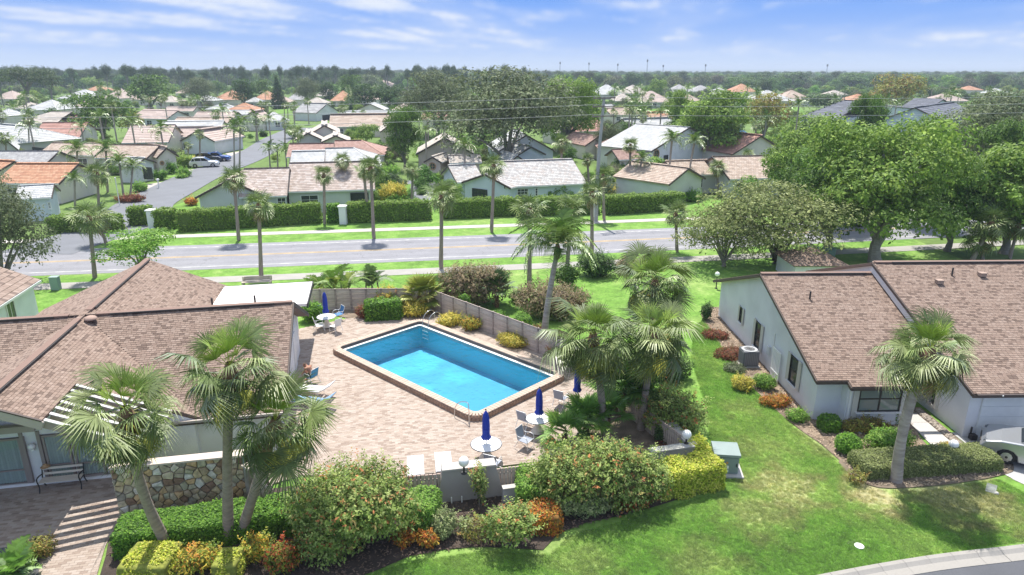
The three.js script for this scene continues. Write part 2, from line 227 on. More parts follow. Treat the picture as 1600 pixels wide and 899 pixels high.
// the pieces that show largest are meshes of their own, the rest one part
const pieceMats = new Map();
function pieces(name, g, list, parent, most, cols) {
  const at = (l) => { const p = new THREE.Vector3().setFromMatrixPosition(l[0]), D = -p.z * CS + (EYE - p.y) * SN, sx = p.x / D * FL, sy = (p.y - EYE) * CS / D * FL - p.z * SN / D * FL; return Math.abs(sx) < 810 && Math.abs(sy) < 460 ? D : 1e6 + D; };
  const sorted = list.map((l) => [l, at(l)]).sort((a, b) => a[1] - b[1]).map((q) => q[0]);
  sorted.slice(0, most).forEach(([m, c]) => { let best = 0, bd = 9; cols.forEach((k, i) => { const d = Math.hypot(k[0] - c.r, k[1] - c.g, k[2] - c.b); if (d < bd) { bd = d; best = i; } }); const key = cols[best].join(); if (!pieceMats.has(key)) pieceMats.set(key, mt(...cols[best], 0.9, { map: rep(TX.grain, 0.6) })); part(name, g, pieceMats.get(key), parent).applyMatrix4(m); });
  if (sorted.length > most) inst(name, g, paverMat, sorted.slice(most), parent);
}
function pave(name, poly, y, ang, w, l, cols, seed, hole) {
  const R = mulberry(seed), c = Math.cos(ang), s = Math.sin(ang), toS = ([x, z]) => [x * c + z * s, -x * s + z * c], P = poly.map(toS), Hh = hole && hole.map(toS), list = [];
  const base = struct(name, slabOf(poly, y - 0.06, y - 0.012, hole ? [hole] : []), jointMat);
  courses(P, w, l, (r) => (r % 2) * 0.5, (sc, t, len) => {
    const tc = t + w / 2; if (Hh && inPoly(sc, tc, Hh)) return;
    const k = cols[Math.floor(R() * cols.length)], v = 0.92 + R() * 0.16;
    list.push([mat4(sc * c - tc * s, y - 0.022 + (R() - 0.5) * 0.004, sc * s + tc * c, 0, -ang, 0, len - 0.008, 1, w - 0.008), C(k[0] * v, k[1] * v, k[2] * v)]);
  });
  const g = boxUV(new THREE.BoxGeometry(1, 0.04, 1)); pieces('paver', g, list, base, 280, cols); return base;
}
const CA = 11.5 * D2R, CJ = V3(-20.14, 0, -30.16), CU = [Math.cos(CA), -Math.sin(CA)], CW = [Math.sin(CA), Math.cos(CA)];
const clubXZ = (a, b) => [CJ.x + CU[0] * a + CW[0] * b, CJ.z + CU[1] * a + CW[1] * b];
const pinks = [[0.45, 0.365, 0.305], [0.475, 0.39, 0.33], [0.43, 0.345, 0.285], [0.50, 0.42, 0.36], [0.355, 0.275, 0.225]];
pave('pool_deck', [clubXZ(8.4, -9.6), clubXZ(8.75, 8.3), ...px([[470, 745], [640, 745], [860, 722], [905, 690], [940, 640], [960, 606], [860, 552], [770, 515], [720, 500], [640, 488], [600, 496], [540, 500]])], 0.075, -CA, 0.125, 0.25, pinks, 71, poolRing(0.02));
const greys = [[0.40, 0.355, 0.33], [0.36, 0.32, 0.30], [0.44, 0.38, 0.345], [0.33, 0.30, 0.285]];
pave('entrance_patio', [clubXZ(-9, 6.1), clubXZ(3.7, 6.1), clubXZ(3.7, 12.4), ...px([[170, 835], [150, 905], [60, 920], [62, 850], [-60, 865]])], 0.05, -CA, 0.125, 0.25, pinks.map((c) => c.map((q) => q * 0.93)), 72);

{ const pool = thing('swimming_pool', 'rectangular turquoise swimming pool with raised brick coping on the paved deck', 'swimming pool');
  const wall = mt(0.07, 0.55, 0.67, 0.5, { map: rep(TX.stain, 2.2) }), floorM = mt(0.045, 0.36, 0.54, 0.55, { map: rep(tex(256, (u, v) => 0.72 + 0.28 * sstep(0.3, 0.7, fbm(u * 4, v * 4, 83, 4, 4))), 7) });
  // basin: inner shell from the floor up to the ledge
  const ringG = (pts, y0, y1) => { const p = [], n = pts.length, u = []; for (let i = 0; i < n; i++) { const a = pts[i], b = pts[(i + 1) % n]; p.push(a[0], y0, a[1], b[0], y0, b[1], b[0], y1, b[1], a[0], y0, a[1], b[0], y1, b[1], a[0], y1, a[1]); const L = i * 0.3; u.push(L, y0, L + 0.3, y0, L + 0.3, y1, L, y0, L + 0.3, y1, L, y1); } const g = new THREE.BufferGeometry(); g.setAttribute('position', new THREE.Float32BufferAttribute(p, 3)); g.setAttribute('uv', new THREE.Float32BufferAttribute(u, 2)); g.computeVertexNormals(); return g; };
  const inner = poolRing(0.66), outer = poolRing(0), mid = poolRing(0.44), dep = -1.25;
  part('basin_wall', ringG(inner, dep, 0.20), wall, pool);
  part('basin_floor', sheet(inner, dep), floorM, pool);
  part('ledge', slabOf(mid, 0.0, 0.20, [inner]), mt(0.74, 0.75, 0.74, 0.5), pool);
  part('waterline_tile', slabOf(poolRing(0.425), 0.20, 0.36, [poolRing(0.445)]), mt(0.035, 0.03, 0.035, 0.35), pool);
  part('kerb_core', slabOf(poolRing(0.03), 0.02, 0.33, [poolRing(0.425)]), mt(0.30, 0.19, 0.13, 0.9), pool);
  // coping bricks round the rim, and the brick face below them
  const brick = boxUV(flat(new RoundedBoxGeometry(0.2, 0.07, 0.43, 1, 0.015))), list = [], faceL = [], R = mulberry(5);
  const walk = (pts, step, cb) => { const n = pts.length; for (let i = 0; i < n; i++) { const a = pts[i], b = pts[(i + 1) % n], L = Math.hypot(b[0] - a[0], b[1] - a[1]), k = Math.max(1, Math.round(L / step)); for (let j = 0; j < k; j++) cb(mix(a[0], b[0], (j + 0.5) / k), mix(a[1], b[1], (j + 0.5) / k), Math.atan2(b[1] - a[1], b[0] - a[0]), L / k); } };
  walk(poolRing(0.205), 0.21, (x, z, a, L) => { const v = 0.92 + R() * 0.16; list.push([mat4(x, 0.362, z, 0, -a, 0, (L - 0.012) / 0.2, 1, 1), C(0.58 * v, 0.455 * v, 0.37 * v)]); });
  walk(poolRing(0.0), 0.21, (x, z, a, L) => { for (let r = 0; r < 3; r++) { const v = 0.82 + R() * 0.32; faceL.push([mat4(x, 0.10 + r * 0.085, z, 0, -a, 0, (L - 0.014) / 0.2, 1, 0.12), C(0.47 * v, 0.31 * v, 0.225 * v)]); } });
  const near = list.map((l, i) => [l, new THREE.Vector3().setFromMatrixPosition(l[0]).length()]).sort((a, b) => a[1] - b[1]).map((q) => q[0]);
  pieces('coping_brick', brick, near, pool, 290, [0.93, 0.97, 1, 1.04, 1.08].map((v) => [0.58 * v, 0.455 * v, 0.37 * v])); inst('face_brick', brick, paverMat, faceL, pool);
  part('water', sheet(poolRing(0.65), 0.14), new THREE.MeshPhysicalMaterial({ color: C(0.80, 0.97, 1.0), roughness: 0.04, transmission: 1, thickness: 0, ior: 1.33, side: THREE.DoubleSide, bumpMap: rep(tex(256, (u, v) => fbm(u * 9, v * 9, 81, 4, 9)), 4), bumpScale: 0.09 }), pool);
  // depth marks on the tile band and ladder
  const ladder = thing('pool_ladder', 'steel ladder with two looped handrails at the far edge of the swimming pool', 'ladder');
  const lp = G(672, 506, 0.36), la = Math.atan2(PU[1], PU[0]);
  ladder.position.set(lp.x, 0, lp.z); ladder.rotation.y = -PA;
  for (const s of [-0.28, 0.28]) part('rail', tube([[s, 0.36, -0.55], [s, 0.95, -0.6], [s, 1.15, -0.3], [s, 0.95, 0.2], [s, 0.3, 0.42], [s, -0.7, 0.42]], 0.022), MT.metal, ladder);
  for (const y of [-0.05, -0.3, -0.55]) part('step', box(0.56, 0.03, 0.09, 0, y, 0.42), MT.white, ladder);
  const hr = thing('handrail', 'single looped steel handrail at the near corner of the swimming pool', 'handrail');
  const hp = G(733, 662, 0.07); hr.position.copy(hp); hr.rotation.y = 0.9;
  part('rail', tube([[0, 0, 0], [0, 0.75, 0], [0.06, 1.0, -0.1], [0.16, 0.95, -0.35], [0.18, 0.8, -0.75], [0.1, 0.55, -0.95], [0.05, -0.4, -1.0]], 0.022), MT.metal, hr);
  part('flange', cyl(0.06, 0.06, 0.02, 0, 0.02, 0), MT.metal, hr);
}
// ---------------------------------------------------------------- roofs and walls
const shingleTones = [[0.30, 0.216, 0.17], [0.32, 0.234, 0.187], [0.28, 0.199, 0.157], [0.35, 0.26, 0.21], [0.31, 0.222, 0.176], [0.18, 0.125, 0.098]];
const shingleGeo = boxUV(flat(new THREE.BoxGeometry(1, 0.024, 1)));
function roofFace(parent, pts, o = {}) {   // pts: planar polygon in the parent's axes, any winding
  const p = pts.map((q) => V3(...q)), n = new THREE.Vector3().subVectors(p[1], p[0]).cross(new THREE.Vector3().subVectors(p[2], p[0])).normalize(); if (n.y < 0) n.negate();
  const s = new THREE.Vector3(0, 1, 0).cross(n); s.lengthSq() < 1e-6 ? s.set(1, 0, 0) : s.normalize();
  const t = new THREE.Vector3().crossVectors(n, s).normalize(); // up the slope
  if (t.y < 0) { t.negate(); s.negate(); }
  const O = p[0], P = p.map((q) => { const d = q.clone().sub(O); return [d.dot(s), d.dot(t)]; });
  const area = P.reduce((a, q, i) => { const r = P[(i + 1) % P.length]; return a + q[0] * r[1] - r[0] * q[1]; }, 0);
  const th = o.thick ?? 0.14, basis = new THREE.Matrix4().makeBasis(s, t, new THREE.Vector3().crossVectors(s, t)), up = new THREE.Vector3().crossVectors(s, t).dot(n) > 0 ? 1 : -1;
  const deck = part(o.name || 'roof_slope', prism(area < 0 ? P.slice().reverse() : P, th, basis.clone().setPosition(O.clone().addScaledVector(n, -th))), o.deck || MT.roofDeck, parent, o.label);
  if (up < 0) deck.geometry.translate(n.x * th, n.y * th, n.z * th);
  const R = mulberry(o.seed || 1), rowH = o.row || 0.128, w = o.w || 0.21, list = [], tones = o.tones || shingleTones, tilt = o.tilt ?? 0.10, N2 = up > 0 ? n.clone() : n.clone();
  let st = []; courses(P, rowH, w, (r) => (st[r] ??= o.stagger ? o.stagger(r) : R()), (sc, tt, len, row) => {
    const k = tones[Math.floor(R() * tones.length)], v = 0.94 + R() * 0.12, lift = o.lift ?? 0.012;
    const pos = O.clone().addScaledVector(s, sc).addScaledVector(t, tt + rowH * 0.55).addScaledVector(n, lift + (R() - 0.5) * 0.004);
    const X = s.clone(), Z = t.clone().multiplyScalar(-1).addScaledVector(n, tilt).normalize(), Y = Z.clone().cross(X); if (Y.dot(n) < 0) Y.negate();
    const m = new THREE.Matrix4().makeBasis(X.multiplyScalar(len - (o.gap ?? 0.012)), Y, Z.multiplyScalar(rowH * (o.lap || 1.12))); if (m.determinant() < 0) { X.negate(); m.makeBasis(X, Y, Z); }
    list.push([m.setPosition(pos), C(k[0] * v, k[1] * v, k[2] * v)]);
  });
  inst(o.piece || 'shingle', o.geo || shingleGeo, o.mat || MT.shingle, list, deck);
  return deck;
}
const ridgeCap = (parent, a, b, w = 0.3) => { // dark line along a ridge
  part('ridge_cap', bar([a[0], a[1] + 0.05, a[2]], [b[0], b[1] + 0.05, b[2]], w, 0.07), mt(0.27, 0.18, 0.145, 0.95, { map: rep(TX.grain, 0.5) }), parent);
};
function windowOn(parent, m, w, h, o = {}) {   // m: Matrix4 with x along the wall, z out of it, origin at the window's lower centre
  const W = new THREE.Group(); W.name = 'window'; W.applyMatrix4(m); parent.add(W);
  const f = o.frame || MT.frameDark, t = o.t || 0.06, dp = o.deep ?? 0.07;
  part('pane', box(w - t, h - t, 0.012, 0, h / 2, 0.02), o.glass || MT.darkGlass, W);
  const fr = [box(w + t, t, dp, 0, 0, dp / 2), box(w + t, t, dp, 0, h, dp / 2), box(t, h - t, dp, -w / 2, h / 2, dp / 2), box(t, h - t, dp, w / 2, h / 2, dp / 2)];
  for (let i = 1; i < (o.nx || 1); i++) fr.push(box(o.bar || 0.04, h - t, dp * 0.7, -w / 2 + w * i / o.nx, h / 2, dp * 0.36));
  for (let i = 1; i < (o.ny || 1); i++) fr.push(box(w - t, o.bar || 0.04, dp * 0.55, 0, h * i / o.ny, dp * 0.3));
  part('frame', fr, f, W);
  if (o.sill) part('sill', box(w + 0.2, 0.06, 0.16, 0, -0.06, 0.08), o.sill, W);
  return W;
}
// matrix for something set on a wall: at (x, y, z) facing the given turn (0 = +z)
const onWall = (x, y, z, turn = 0) => mat4(x, y, z, 0, turn, 0);

// ---------------------------------------------------------------- the clubhouse, with x along its long ridge and z towards the camera
const club = thing('clubhouse', 'white clubhouse with brown shingled cross gables beside the swimming pool', 'clubhouse', CJ, CA);
{ const R = 5.03, S = 0.45, e = 6.2, he = R - S * e, w = 5.85, hw = R - S * w - 0.16;
  const rotX = new THREE.Matrix4().makeRotationY(Math.PI / 2);   // profile drawn in (−z, y), pushed along +x
  const gable = [[-w, 0], [w, 0], [w, hw], [0, R - 0.16], [-w, hw]];
  part('wall', prism(gable, 8.85, rotX.clone().setPosition(0, 0, 0)), MT.wall, club, 'white gable wall facing the pool deck');
  part('wall', prism(gable, 13, rotX.clone().setPosition(-13.5, 0, 0)), MT.wall, club);
  part('wall', prism(gable, 6.22, mat4(0, 0, 0)), MT.wall, club, 'white entrance wall under the porch roof');
  part('wall', prism(gable, 9.7, mat4(0, 0, -9.75)), MT.wall, club);
  // right wing
  roofFace(club, [[0, R, 0], [9.45, R, 0], [9.45, he, e], [6.2, he, e]], { seed: 11, label: 'brown shingled roof slope above the pool side' });
  roofFace(club, [[0, R, 0], [9.45, R, 0], [9.45, he, -e], [6.2, he, -e]], { seed: 12 });
  // back wing, gable end
  roofFace(club, [[0, R, 0], [0, R, -10.1], [6.2, he, -10.1], [6.2, he, -6.2]], { seed: 13 });
  roofFace(club, [[0, R, 0], [0, R, -10.1], [-6.2, he, -10.1], [-6.2, he, -6.2]], { seed: 14 });
  // left wing
  roofFace(club, [[0, R, 0], [-14, R, 0], [-14, he, e], [-6.2, he, e]], { seed: 15 });
  roofFace(club, [[0, R, 0], [-14, R, 0], [-14, he, -e], [-6.2, he, -e]], { seed: 16 });
  // front wing: its right slope is cut back over the trellis
  const q = 1.78, hq = R - S * q;
  roofFace(club, [[0, R, 0], [e, he, e], [q, R - S * q, e], [q, hq, 9.2], [0, R, 9.2]], { seed: 17, label: 'brown shingled roof slope of the porch gable' });
  roofFace(club, [[0, R, 0], [-e, he, e], [-e, he, 9.2], [0, R, 9.2]], { seed: 18 });
  ridgeCap(club, [0.6, R, 0], [9.4, R, 0]); ridgeCap(club, [-0.6, R, 0], [-14, R, 0]); ridgeCap(club, [0, R, -0.6], [0, R, -10.1]); ridgeCap(club, [0, R, 0.6], [0, R, 9.15]);
  // dark vents along the ridges
  for (const [a, b] of [[[1.2, 0.16], [8.6, 0.16]], [[-1.2, 0.16], [-8, 0.16]]]) part('ridge_vent', bar([a[0], R + 0.05, a[1]], [b[0], R + 0.05, b[1]], 0.06, 0.06), MT.trimDark, club);
  for (const [a, b] of [[-1.0, -9.8], [1.2, 9.0]]) part('ridge_vent', bar([0.17, R + 0.03, a], [0.17, R + 0.03, b], 0.06, 0.06), MT.trimDark, club);
  // fascia: front eaves, gable rakes
  const rake = (x0, x1, y0, y1, z, th = 0.32, m = MT.fasciaBeige) => { const a = Math.atan2(y1 - y0, x1 - x0), L = Math.hypot(x1 - x0, y1 - y0); part('fascia', box(L, th, 0.06, (x0 + x1) / 2, (y0 + y1) / 2 - th / 2 - 0.02, z, 0, 0, a), m, club); };
  rake(-e, 0, he, R, 9.24); rake(0, q, R, hq, 9.24);
  part('fascia_cap', [bar([-e, he + 0.015, 9.24], [0, R + 0.015, 9.24], 0.09, 0.05), bar([0, R + 0.015, 9.24], [q, hq + 0.015, 9.24], 0.09, 0.05)], MT.trimBrown, club);
  part('fascia', box(4.4, 0.2, 0.05, 7.2, he - 0.12, e + 0.03), MT.trimBrown, club);
  part('gutter', box(4.3, 0.10, 0.10, 7.25, he - 0.03, e + 0.12), MT.fasciaBeige, club);
  for (const s of [1, -1]) part('fascia', bar([9.49, R - 0.08, 0], [9.49, he - 0.08, s * e], 0.06, 0.2), MT.trimBrown, club);
  // porch ceiling beam and gable infill over the entrance
  part('porch_beam', box(7.6, 0.26, 0.2, -3.6, 2.72, 6.6), MT.fasciaBeige, club);
  part('soffit', prism([[-5.8, hw], [0.9, hw + 0.02], [q, 3.0], [q, hq - 0.2], [0, R - 0.22], [-5.8, hw + 0.05]], 0.05, mat4(0, 0, 6.26)), MT.wall, club);
  // trellis: sloping beams that carry the roof line on over the court
  for (let k = 0; k < 7; k++) { const z = 9.12 - k * 0.475; const b = part('trellis_beam', bar([q + 0.02, hq - 0.16, z], [5.05, R - S * 5.05 - 0.16, z], 0.11, 0.30), MT.beamSide, club); part('beam_cap', bar([q + 0.03, hq + 0.005, z], [5.08, R - S * 5.08 + 0.005, z], 0.16, 0.03), MT.beam, b); }
  part('trellis_girder', box(0.16, 0.26, 3.4, 4.75, R - S * 5.05 - 0.40, 7.7), MT.beam, club);
  part('trellis_post', box(0.16, 2.3, 0.16, 4.75, 1.15, 9.2), MT.beam, club);
  part('court_wall', box(0.2, 2.32, 2.4, 3.9, 1.16, 7.1), MT.wall, club);
  // entrance wall: three tall windows with blinds between brown posts
  const tall = (x0, x1, y0, y1) => {
    const W = new THREE.Group(); W.name = 'window'; W.position.set(0, 0, 6.22); club.add(W); const w2 = x1 - x0, xc = (x0 + x1) / 2, h = y1 - y0;
    part('backing', box(w2, h, 0.02, xc, y0 + h / 2, 0.011), MT.interior, W);
    for (let x = x0 + 0.07; x < x1 - 0.03; x += 0.1) part('blind_slat', box(0.085, h * 0.96, 0.006, x, y0 + h * 0.51, 0.05, 0, 0.5 + (Math.sin(x * 37) * 0.15)), MT.blind, W);
    part('pane', box(w2, h, 0.008, xc, y0 + h / 2, 0.095), MT.glass, W);
    part('frame', [box(w2 + 0.1, 0.08, 0.12, xc, y0, 0.06), box(w2 + 0.1, 0.08, 0.12, xc, y1, 0.06), box(0.08, h, 0.12, x0, y0 + h / 2, 0.06), box(0.08, h, 0.12, x1, y0 + h / 2, 0.06), box(w2, 0.05, 0.05, xc, y0 + h * 0.32, 0.115)], MT.frameBrown, W);
  };
  tall(-1.78, -0.62, 0.14, 2.14); tall(0.24, 1.1, 0.24, 2.15); tall(1.28, 2.24, 0.2, 2.1); tall(2.42, 3.4, 0.2, 2.1); tall(-3.6, -2.1, 0.14, 2.14);
  for (const x of [-0.5, 0.1, 3.6]) part('post', box(0.13, 2.42, 0.13, x, 1.21, 6.3), MT.frameBrown, club);
  part('plinth', box(9, 0.14, 0.16, -0.7, 0.08, 6.31), MT.white, club);
  part('wall_lamp', [ball(0.13, -0.2, 1.78, 6.36), cyl(0.05, 0.07, 0.1, -0.2, 1.62, 6.31)], MT.globe, club);
  // right wing front: teal door, sign wall
  const door = part('door', box(0.95, 2.08, 0.06, 4.56, 1.06, 5.9), MT.teal, club); part('handle', [ball(0.035, 4.95, 1.0, 5.95)], MT.metal, door);
  part('door_frame', [box(0.06, 2.16, 0.1, 4.05, 1.08, 5.9), box(0.06, 2.16, 0.1, 5.07, 1.08, 5.9), box(1.08, 0.08, 0.1, 4.56, 2.14, 5.9)], MT.frameWhite, club);
  const side = part('side_door', box(0.05, 1.95, 0.8, 4.02, 0.98, 7.9), MT.fasciaBeige, club); part('handle', [bar([4.07, 1.0, 8.1], [4.07, 1.25, 8.1], 0.03), bar([4.07, 1.13, 8.1], [4.07, 1.2, 7.98], 0.03)], MT.iron, side);
  part('flood_lamp', [cyl(0.05, 0.07, 0.12, 6.5, 1.95, 5.95, 10, 0.9), ball(0.05, 6.5, 1.88, 6.02)], MT.trimDark, club);
  // gable wall: louvre, recessed side door and pipe
  part('gable_louvre', box(0.05, 0.7, 0.5, 8.87, 3.2, -0.4), MT.frameWhite, club);
  part('door', box(0.06, 2.05, 0.95, 8.87, 1.05, 2.8), MT.frameWhite, club); part('door', box(0.06, 2.05, 0.95, 8.87, 1.05, -3.4), MT.frameWhite, club);
  // low pitched white roof behind the ridge
  part('flat_roof', box(5.2, 0.16, 4.3, 7.0, 3.28, -6.9), mt(0.86, 0.85, 0.82, 0.7, { map: rep(TX.stain, 3) }), club, 'flat white roof behind the shingled ridge');
  part('flat_roof_edge', [box(0.06, 0.26, 4.4, 9.63, 3.24, -6.9), box(5.2, 0.26, 0.06, 7.0, 3.24, -9.08)], MT.trimDark, club);
  part('wall', box(4.2, 3.2, 3.5, 6.4, 1.6, -7.3), MT.wall, club);
  for (const x of [5.6, 7.6]) part('vent_pipe', cyl(0.05, 0.05, 0.45, x, R + 0.1, -0.5), MT.trimBrown, club);
  part('roof_vent', box(0.3, 0.22, 0.3, 4.7, 4.55, -1.4), mt(0.3, 0.16, 0.1, 0.8), club);
  part('skylight', new THREE.SphereGeometry(0.28, 14, 8, 0, 7, 0, 1.57).scale(1, 0.6, 1).translate(0.5, R - 0.02, 0.55), mt(0.36, 0.25, 0.2, 0.8), club);
}
{ // yellow sign on the clubhouse wall
  const cv = document.createElement('canvas'); cv.width = 256; cv.height = 192; const x = cv.getContext('2d');
  x.fillStyle = '#f2c81e'; x.fillRect(0, 0, 256, 192); x.fillStyle = '#1c1a12'; x.font = 'bold 44px sans-serif'; x.textAlign = 'center'; x.fillText('CAUTION', 128, 58); x.font = 'bold 30px sans-serif'; x.fillText('SLIPPERY', 128, 110); x.fillText('WHEN WET', 128, 158);
  const t = new THREE.CanvasTexture(cv); t.colorSpace = THREE.SRGBColorSpace;
  const s = new THREE.Group(); const [sx, sz] = clubXZ(5.42, 5.9); s.name = 'warning_sign'; s.position.set(sx, 1.5, sz); s.rotation.y = CA; scene.add(s); tag(s, 'small yellow caution sign on the white wall beside the teal door', 'sign');
  part('plate', box(0.5, 0.4, 0.02), mt(0.75, 0.55, 0.05, 0.6), s); const p = part('print', new THREE.PlaneGeometry(0.49, 0.39).translate(0, 0, 0.013), new THREE.MeshStandardMaterial({ map: t, roughness: 0.6 }), s);
}

// ---------------------------------------------------------------- the house on the right
const HA = 1.2 * D2R, HO = V3(14.27, 0, -36.75);
const villa = thing('villa', 'white villa with brown shingled roof, dark trim and attached garage on the right', 'house', HO, HA);
const hxz = (a, b) => V3(HO.x + Math.cos(HA) * a + Math.sin(HA) * b, 0, HO.z - Math.sin(HA) * a + Math.cos(HA) * b);
{ const S = 0.352, R1 = 5.1, R2 = 5.72, rotX = new THREE.Matrix4().makeRotationY(Math.PI / 2), e1 = 7.95, he = R1 - S * e1, w = 7.4;
  const prof = (wf, wb, R) => [[-wf, 0], [wb, 0], [wb, R - S * wb - 0.15], [0, R - 0.15], [-wf, R - S * wf - 0.15]];
  part('wall', prism(prof(7.45, 7.2, R1), 4.0, rotX), MT.wallBlue, villa, 'pale gable end wall facing the lawn');
  part('wall', prism(prof(5.3, 7.2, R1), 2.1, rotX.clone().setPosition(4.0, 0, 0)), MT.wallBlue, villa);
  const notch = 4.25;
  roofFace(villa, [[-0.3, R1, 0], [6.05, R1, 0], [6.05, R1 - S * 5.6, 5.6], [notch, R1 - S * 5.6, 5.6], [notch, he, e1], [-0.3, he, e1]], { seed: 21 });
  roofFace(villa, [[-0.3, R1, 0], [6.05, R1, 0], [6.05, R1 - S * 7.9, -7.9], [-0.3, R1 - S * 7.9, -7.9]], { seed: 22 });
  ridgeCap(villa, [-0.3, R1, 0], [6, R1, 0]); part('ridge_vent', bar([0.6, R1 + 0.06, 0.16], [5.6, R1 + 0.06, 0.16], 0.07, 0.06), MT.trimDark, villa);
  // bay under the lower eave
  const eb = 8.35; roofFace(villa, [[1.15, he, e1], [notch, he, e1], [notch, R1 - S * eb, eb], [1.15, R1 - S * eb, eb]], { seed: 23, name: 'bay_roof' });
  part('bay_wall', box(3.0, 2.2, 1.2, 2.68, 1.1, 7.42), MT.wallBlue, villa);
  part('pilaster', box(0.32, 2.25, 0.25, 4.2, 1.125, 7.95), mt(0.52, 0.47, 0.44, 0.8), villa);
  part('downpipe', [box(0.08, 2.1, 0.08, 1.3, 1.1, 8.07), bar([1.3, 0.1, 8.07], [1.62, 0.05, 8.9], 0.09)], MT.frameWhite, villa);
  const fascia = (a, b, h = 0.15) => part('fascia', bar(a, b, 0.05, h), MT.trimBrown, villa);
  fascia([-0.33, R1 - 0.08, 0], [-0.33, he - 0.08, e1]); fascia([-0.33, R1 - 0.08, 0], [-0.33, R1 - S * 7.9 - 0.08, -7.9]);
  fascia([-0.33, he - 0.1, e1 + 0.02], [1.15, he - 0.1, e1 + 0.02]); fascia([1.12, he - 0.1, e1], [1.12, R1 - S * eb - 0.1, eb]); fascia([1.12, R1 - S * eb - 0.1, eb + 0.02], [notch, R1 - S * eb - 0.1, eb + 0.02]);
  fascia([notch + 0.03, R1 - S * 5.6 - 0.09, 5.6], [notch + 0.03, R1 - S * eb - 0.09, eb]); fascia([notch, R1 - S * 5.6 - 0.1, 5.63], [6.0, R1 - S * 5.6 - 0.1, 5.63]);
  // second section, higher, with the garage in front
  const X = 6.05, ef = 9.55, hf = R2 - S * ef, XR = 22;
  part('wall', prism(prof(9.15, 7.2, R2), XR - X - 0.3, rotX.clone().setPosition(X + 0.1, 0, 0)), MT.wallBlue, villa, 'pale side wall of the garage wing');
  roofFace(villa, [[X - 0.1, R2, 0], [XR, R2, 0], [XR, hf, ef], [X - 0.1, hf, ef]], { seed: 24 });
  roofFace(villa, [[X - 0.1, R2, 0], [XR, R2, 0], [XR, R2 - S * 7.9, -7.9], [X - 0.1, R2 - S * 7.9, -7.9]], { seed: 25 });
  ridgeCap(villa, [X, R2, 0], [XR, R2, 0]); part('ridge_vent', bar([X + 0.9, R2 + 0.06, 0.16], [XR - 4, R2 + 0.06, 0.16], 0.07, 0.06), MT.trimDark, villa);
  part('parapet', bar([X - 0.06, R2 - 0.28, 0.05], [X - 0.06, R2 - S * 4.6 - 0.28, 4.6], 0.16, 0.42), mt(0.62, 0.62, 0.63, 0.8), villa);
  fascia([X - 0.14, R2 - 0.06, 0], [X - 0.14, hf - 0.06, ef]); fascia([X - 0.14, hf - 0.1, ef + 0.02], [XR, hf - 0.1, ef + 0.02]);
  part('gutter', bar([X, hf - 0.02, ef + 0.1], [XR, hf - 0.02, ef + 0.1], 0.1, 0.08), MT.trimBrown, villa);
  for (let k = 0; k < 9; k++) part('gutter_bracket', box(0.05, 0.06, 0.05, X + 1.1 + k * 1.5, hf - 0.02, ef + 0.16), MT.white, villa);
  // garage door in the front wall, boards recessed
  const gd = part('garage_door', box(4.9, 2.1, 0.05, X + 3.1, 1.05, 9.17), mt(0.70, 0.73, 0.75, 0.7, { map: rep(TX.stain, 2) }), villa);
  for (let k = 0; k < 4; k++) part('panel', box(4.86, 0.5, 0.02, X + 3.1, 0.27 + k * 0.52, 9.205), gd.material, gd);
  part('garage_post', box(0.45, 2.3, 0.08, X + 5.9, 1.15, 9.2), mt(0.60, 0.62, 0.63, 0.8), villa);
  // windows on the gable end, each with shutters
  const side = (z, y, w2, h, sh) => { const W = windowOn(villa, onWall(0, y, z, -Math.PI / 2), w2, h, { ny: 2, frame: MT.frameDark, sill: MT.frameWhite, deep: 0.08 }); for (const s of [-1, 1]) part('shutter', rbox(sh, h + 0.2, 0.05, 0.01, s * (w2 / 2 + sh / 2 + 0.03), h / 2, 0.06), MT.shutter, W); };
  side(-2.95, 1.15, 0.42, 0.85, 0.22); side(-0.05, 0.65, 0.75, 1.45, 0.34); side(4.95, 0.75, 0.85, 1.35, 0.34);
  part('wall_rail', box(0.04, 2.1, 0.05, -0.03, 1.35, 2.2), MT.frameWhite, villa);
  // lattice panel of white pickets and service box
  const lt = part('trellis', [box(0.05, 0.07, 1.0, -0.16, 1.72, 3.0), box(0.05, 0.06, 1.0, -0.16, 0.5, 3.0)], MT.white, villa); for (let k = 0; k < 6; k++) part('slat', box(0.03, 1.6, 0.09, -0.16, 0.86, 2.56 + k * 0.18), MT.white, lt);
  part('meter_box', rbox(0.14, 0.5, 0.3, 0.02, -0.07, 1.2, 1.75), mt(0.55, 0.57, 0.58, 0.5), villa);
  // front bay window
  windowOn(villa, onWall(2.72, 0.78, 8.02, 0), 1.95, 1.25, { nx: 2, ny: 2, frame: MT.frameDark, bar: 0.07, sill: MT.frameWhite, glass: mt(0.20, 0.235, 0.22, 0.05) });
  part('bay_panel', [box(0.3, 1.75, 0.06, 1.6, 1.2, 8.05), box(0.25, 1.75, 0.06, 3.86, 1.2, 8.05)], MT.shutter, villa);
  part('awning', box(2.5, 0.05, 0.3, 2.72, 2.12, 8.16), MT.trimBrown, villa);
  // entrance: door in the recess, and side window of the garage wing
  part('door', box(0.95, 2.05, 0.06, 5.35, 1.03, 5.34), MT.trimDark, villa);
  part('entrance_beam', box(1.85, 0.14, 0.22, 5.1, 2.12, 7.9), mt(0.40, 0.38, 0.37, 0.8), villa);
  const W = windowOn(villa, onWall(X + 0.1, 0.45, 6.9, -Math.PI / 2), 0.55, 1.5, { frame: MT.shutter, t: 0.14, deep: 0.16 });
  for (let k = 0; k < 5; k++) part('wrought_leaf', new THREE.ConeGeometry(0.16, 0.3, 4).applyMatrix4(mat4(0.02 * (k % 2 ? 1 : -1), 0.2 + k * 0.28, 0.05)), MT.trimDark, W);
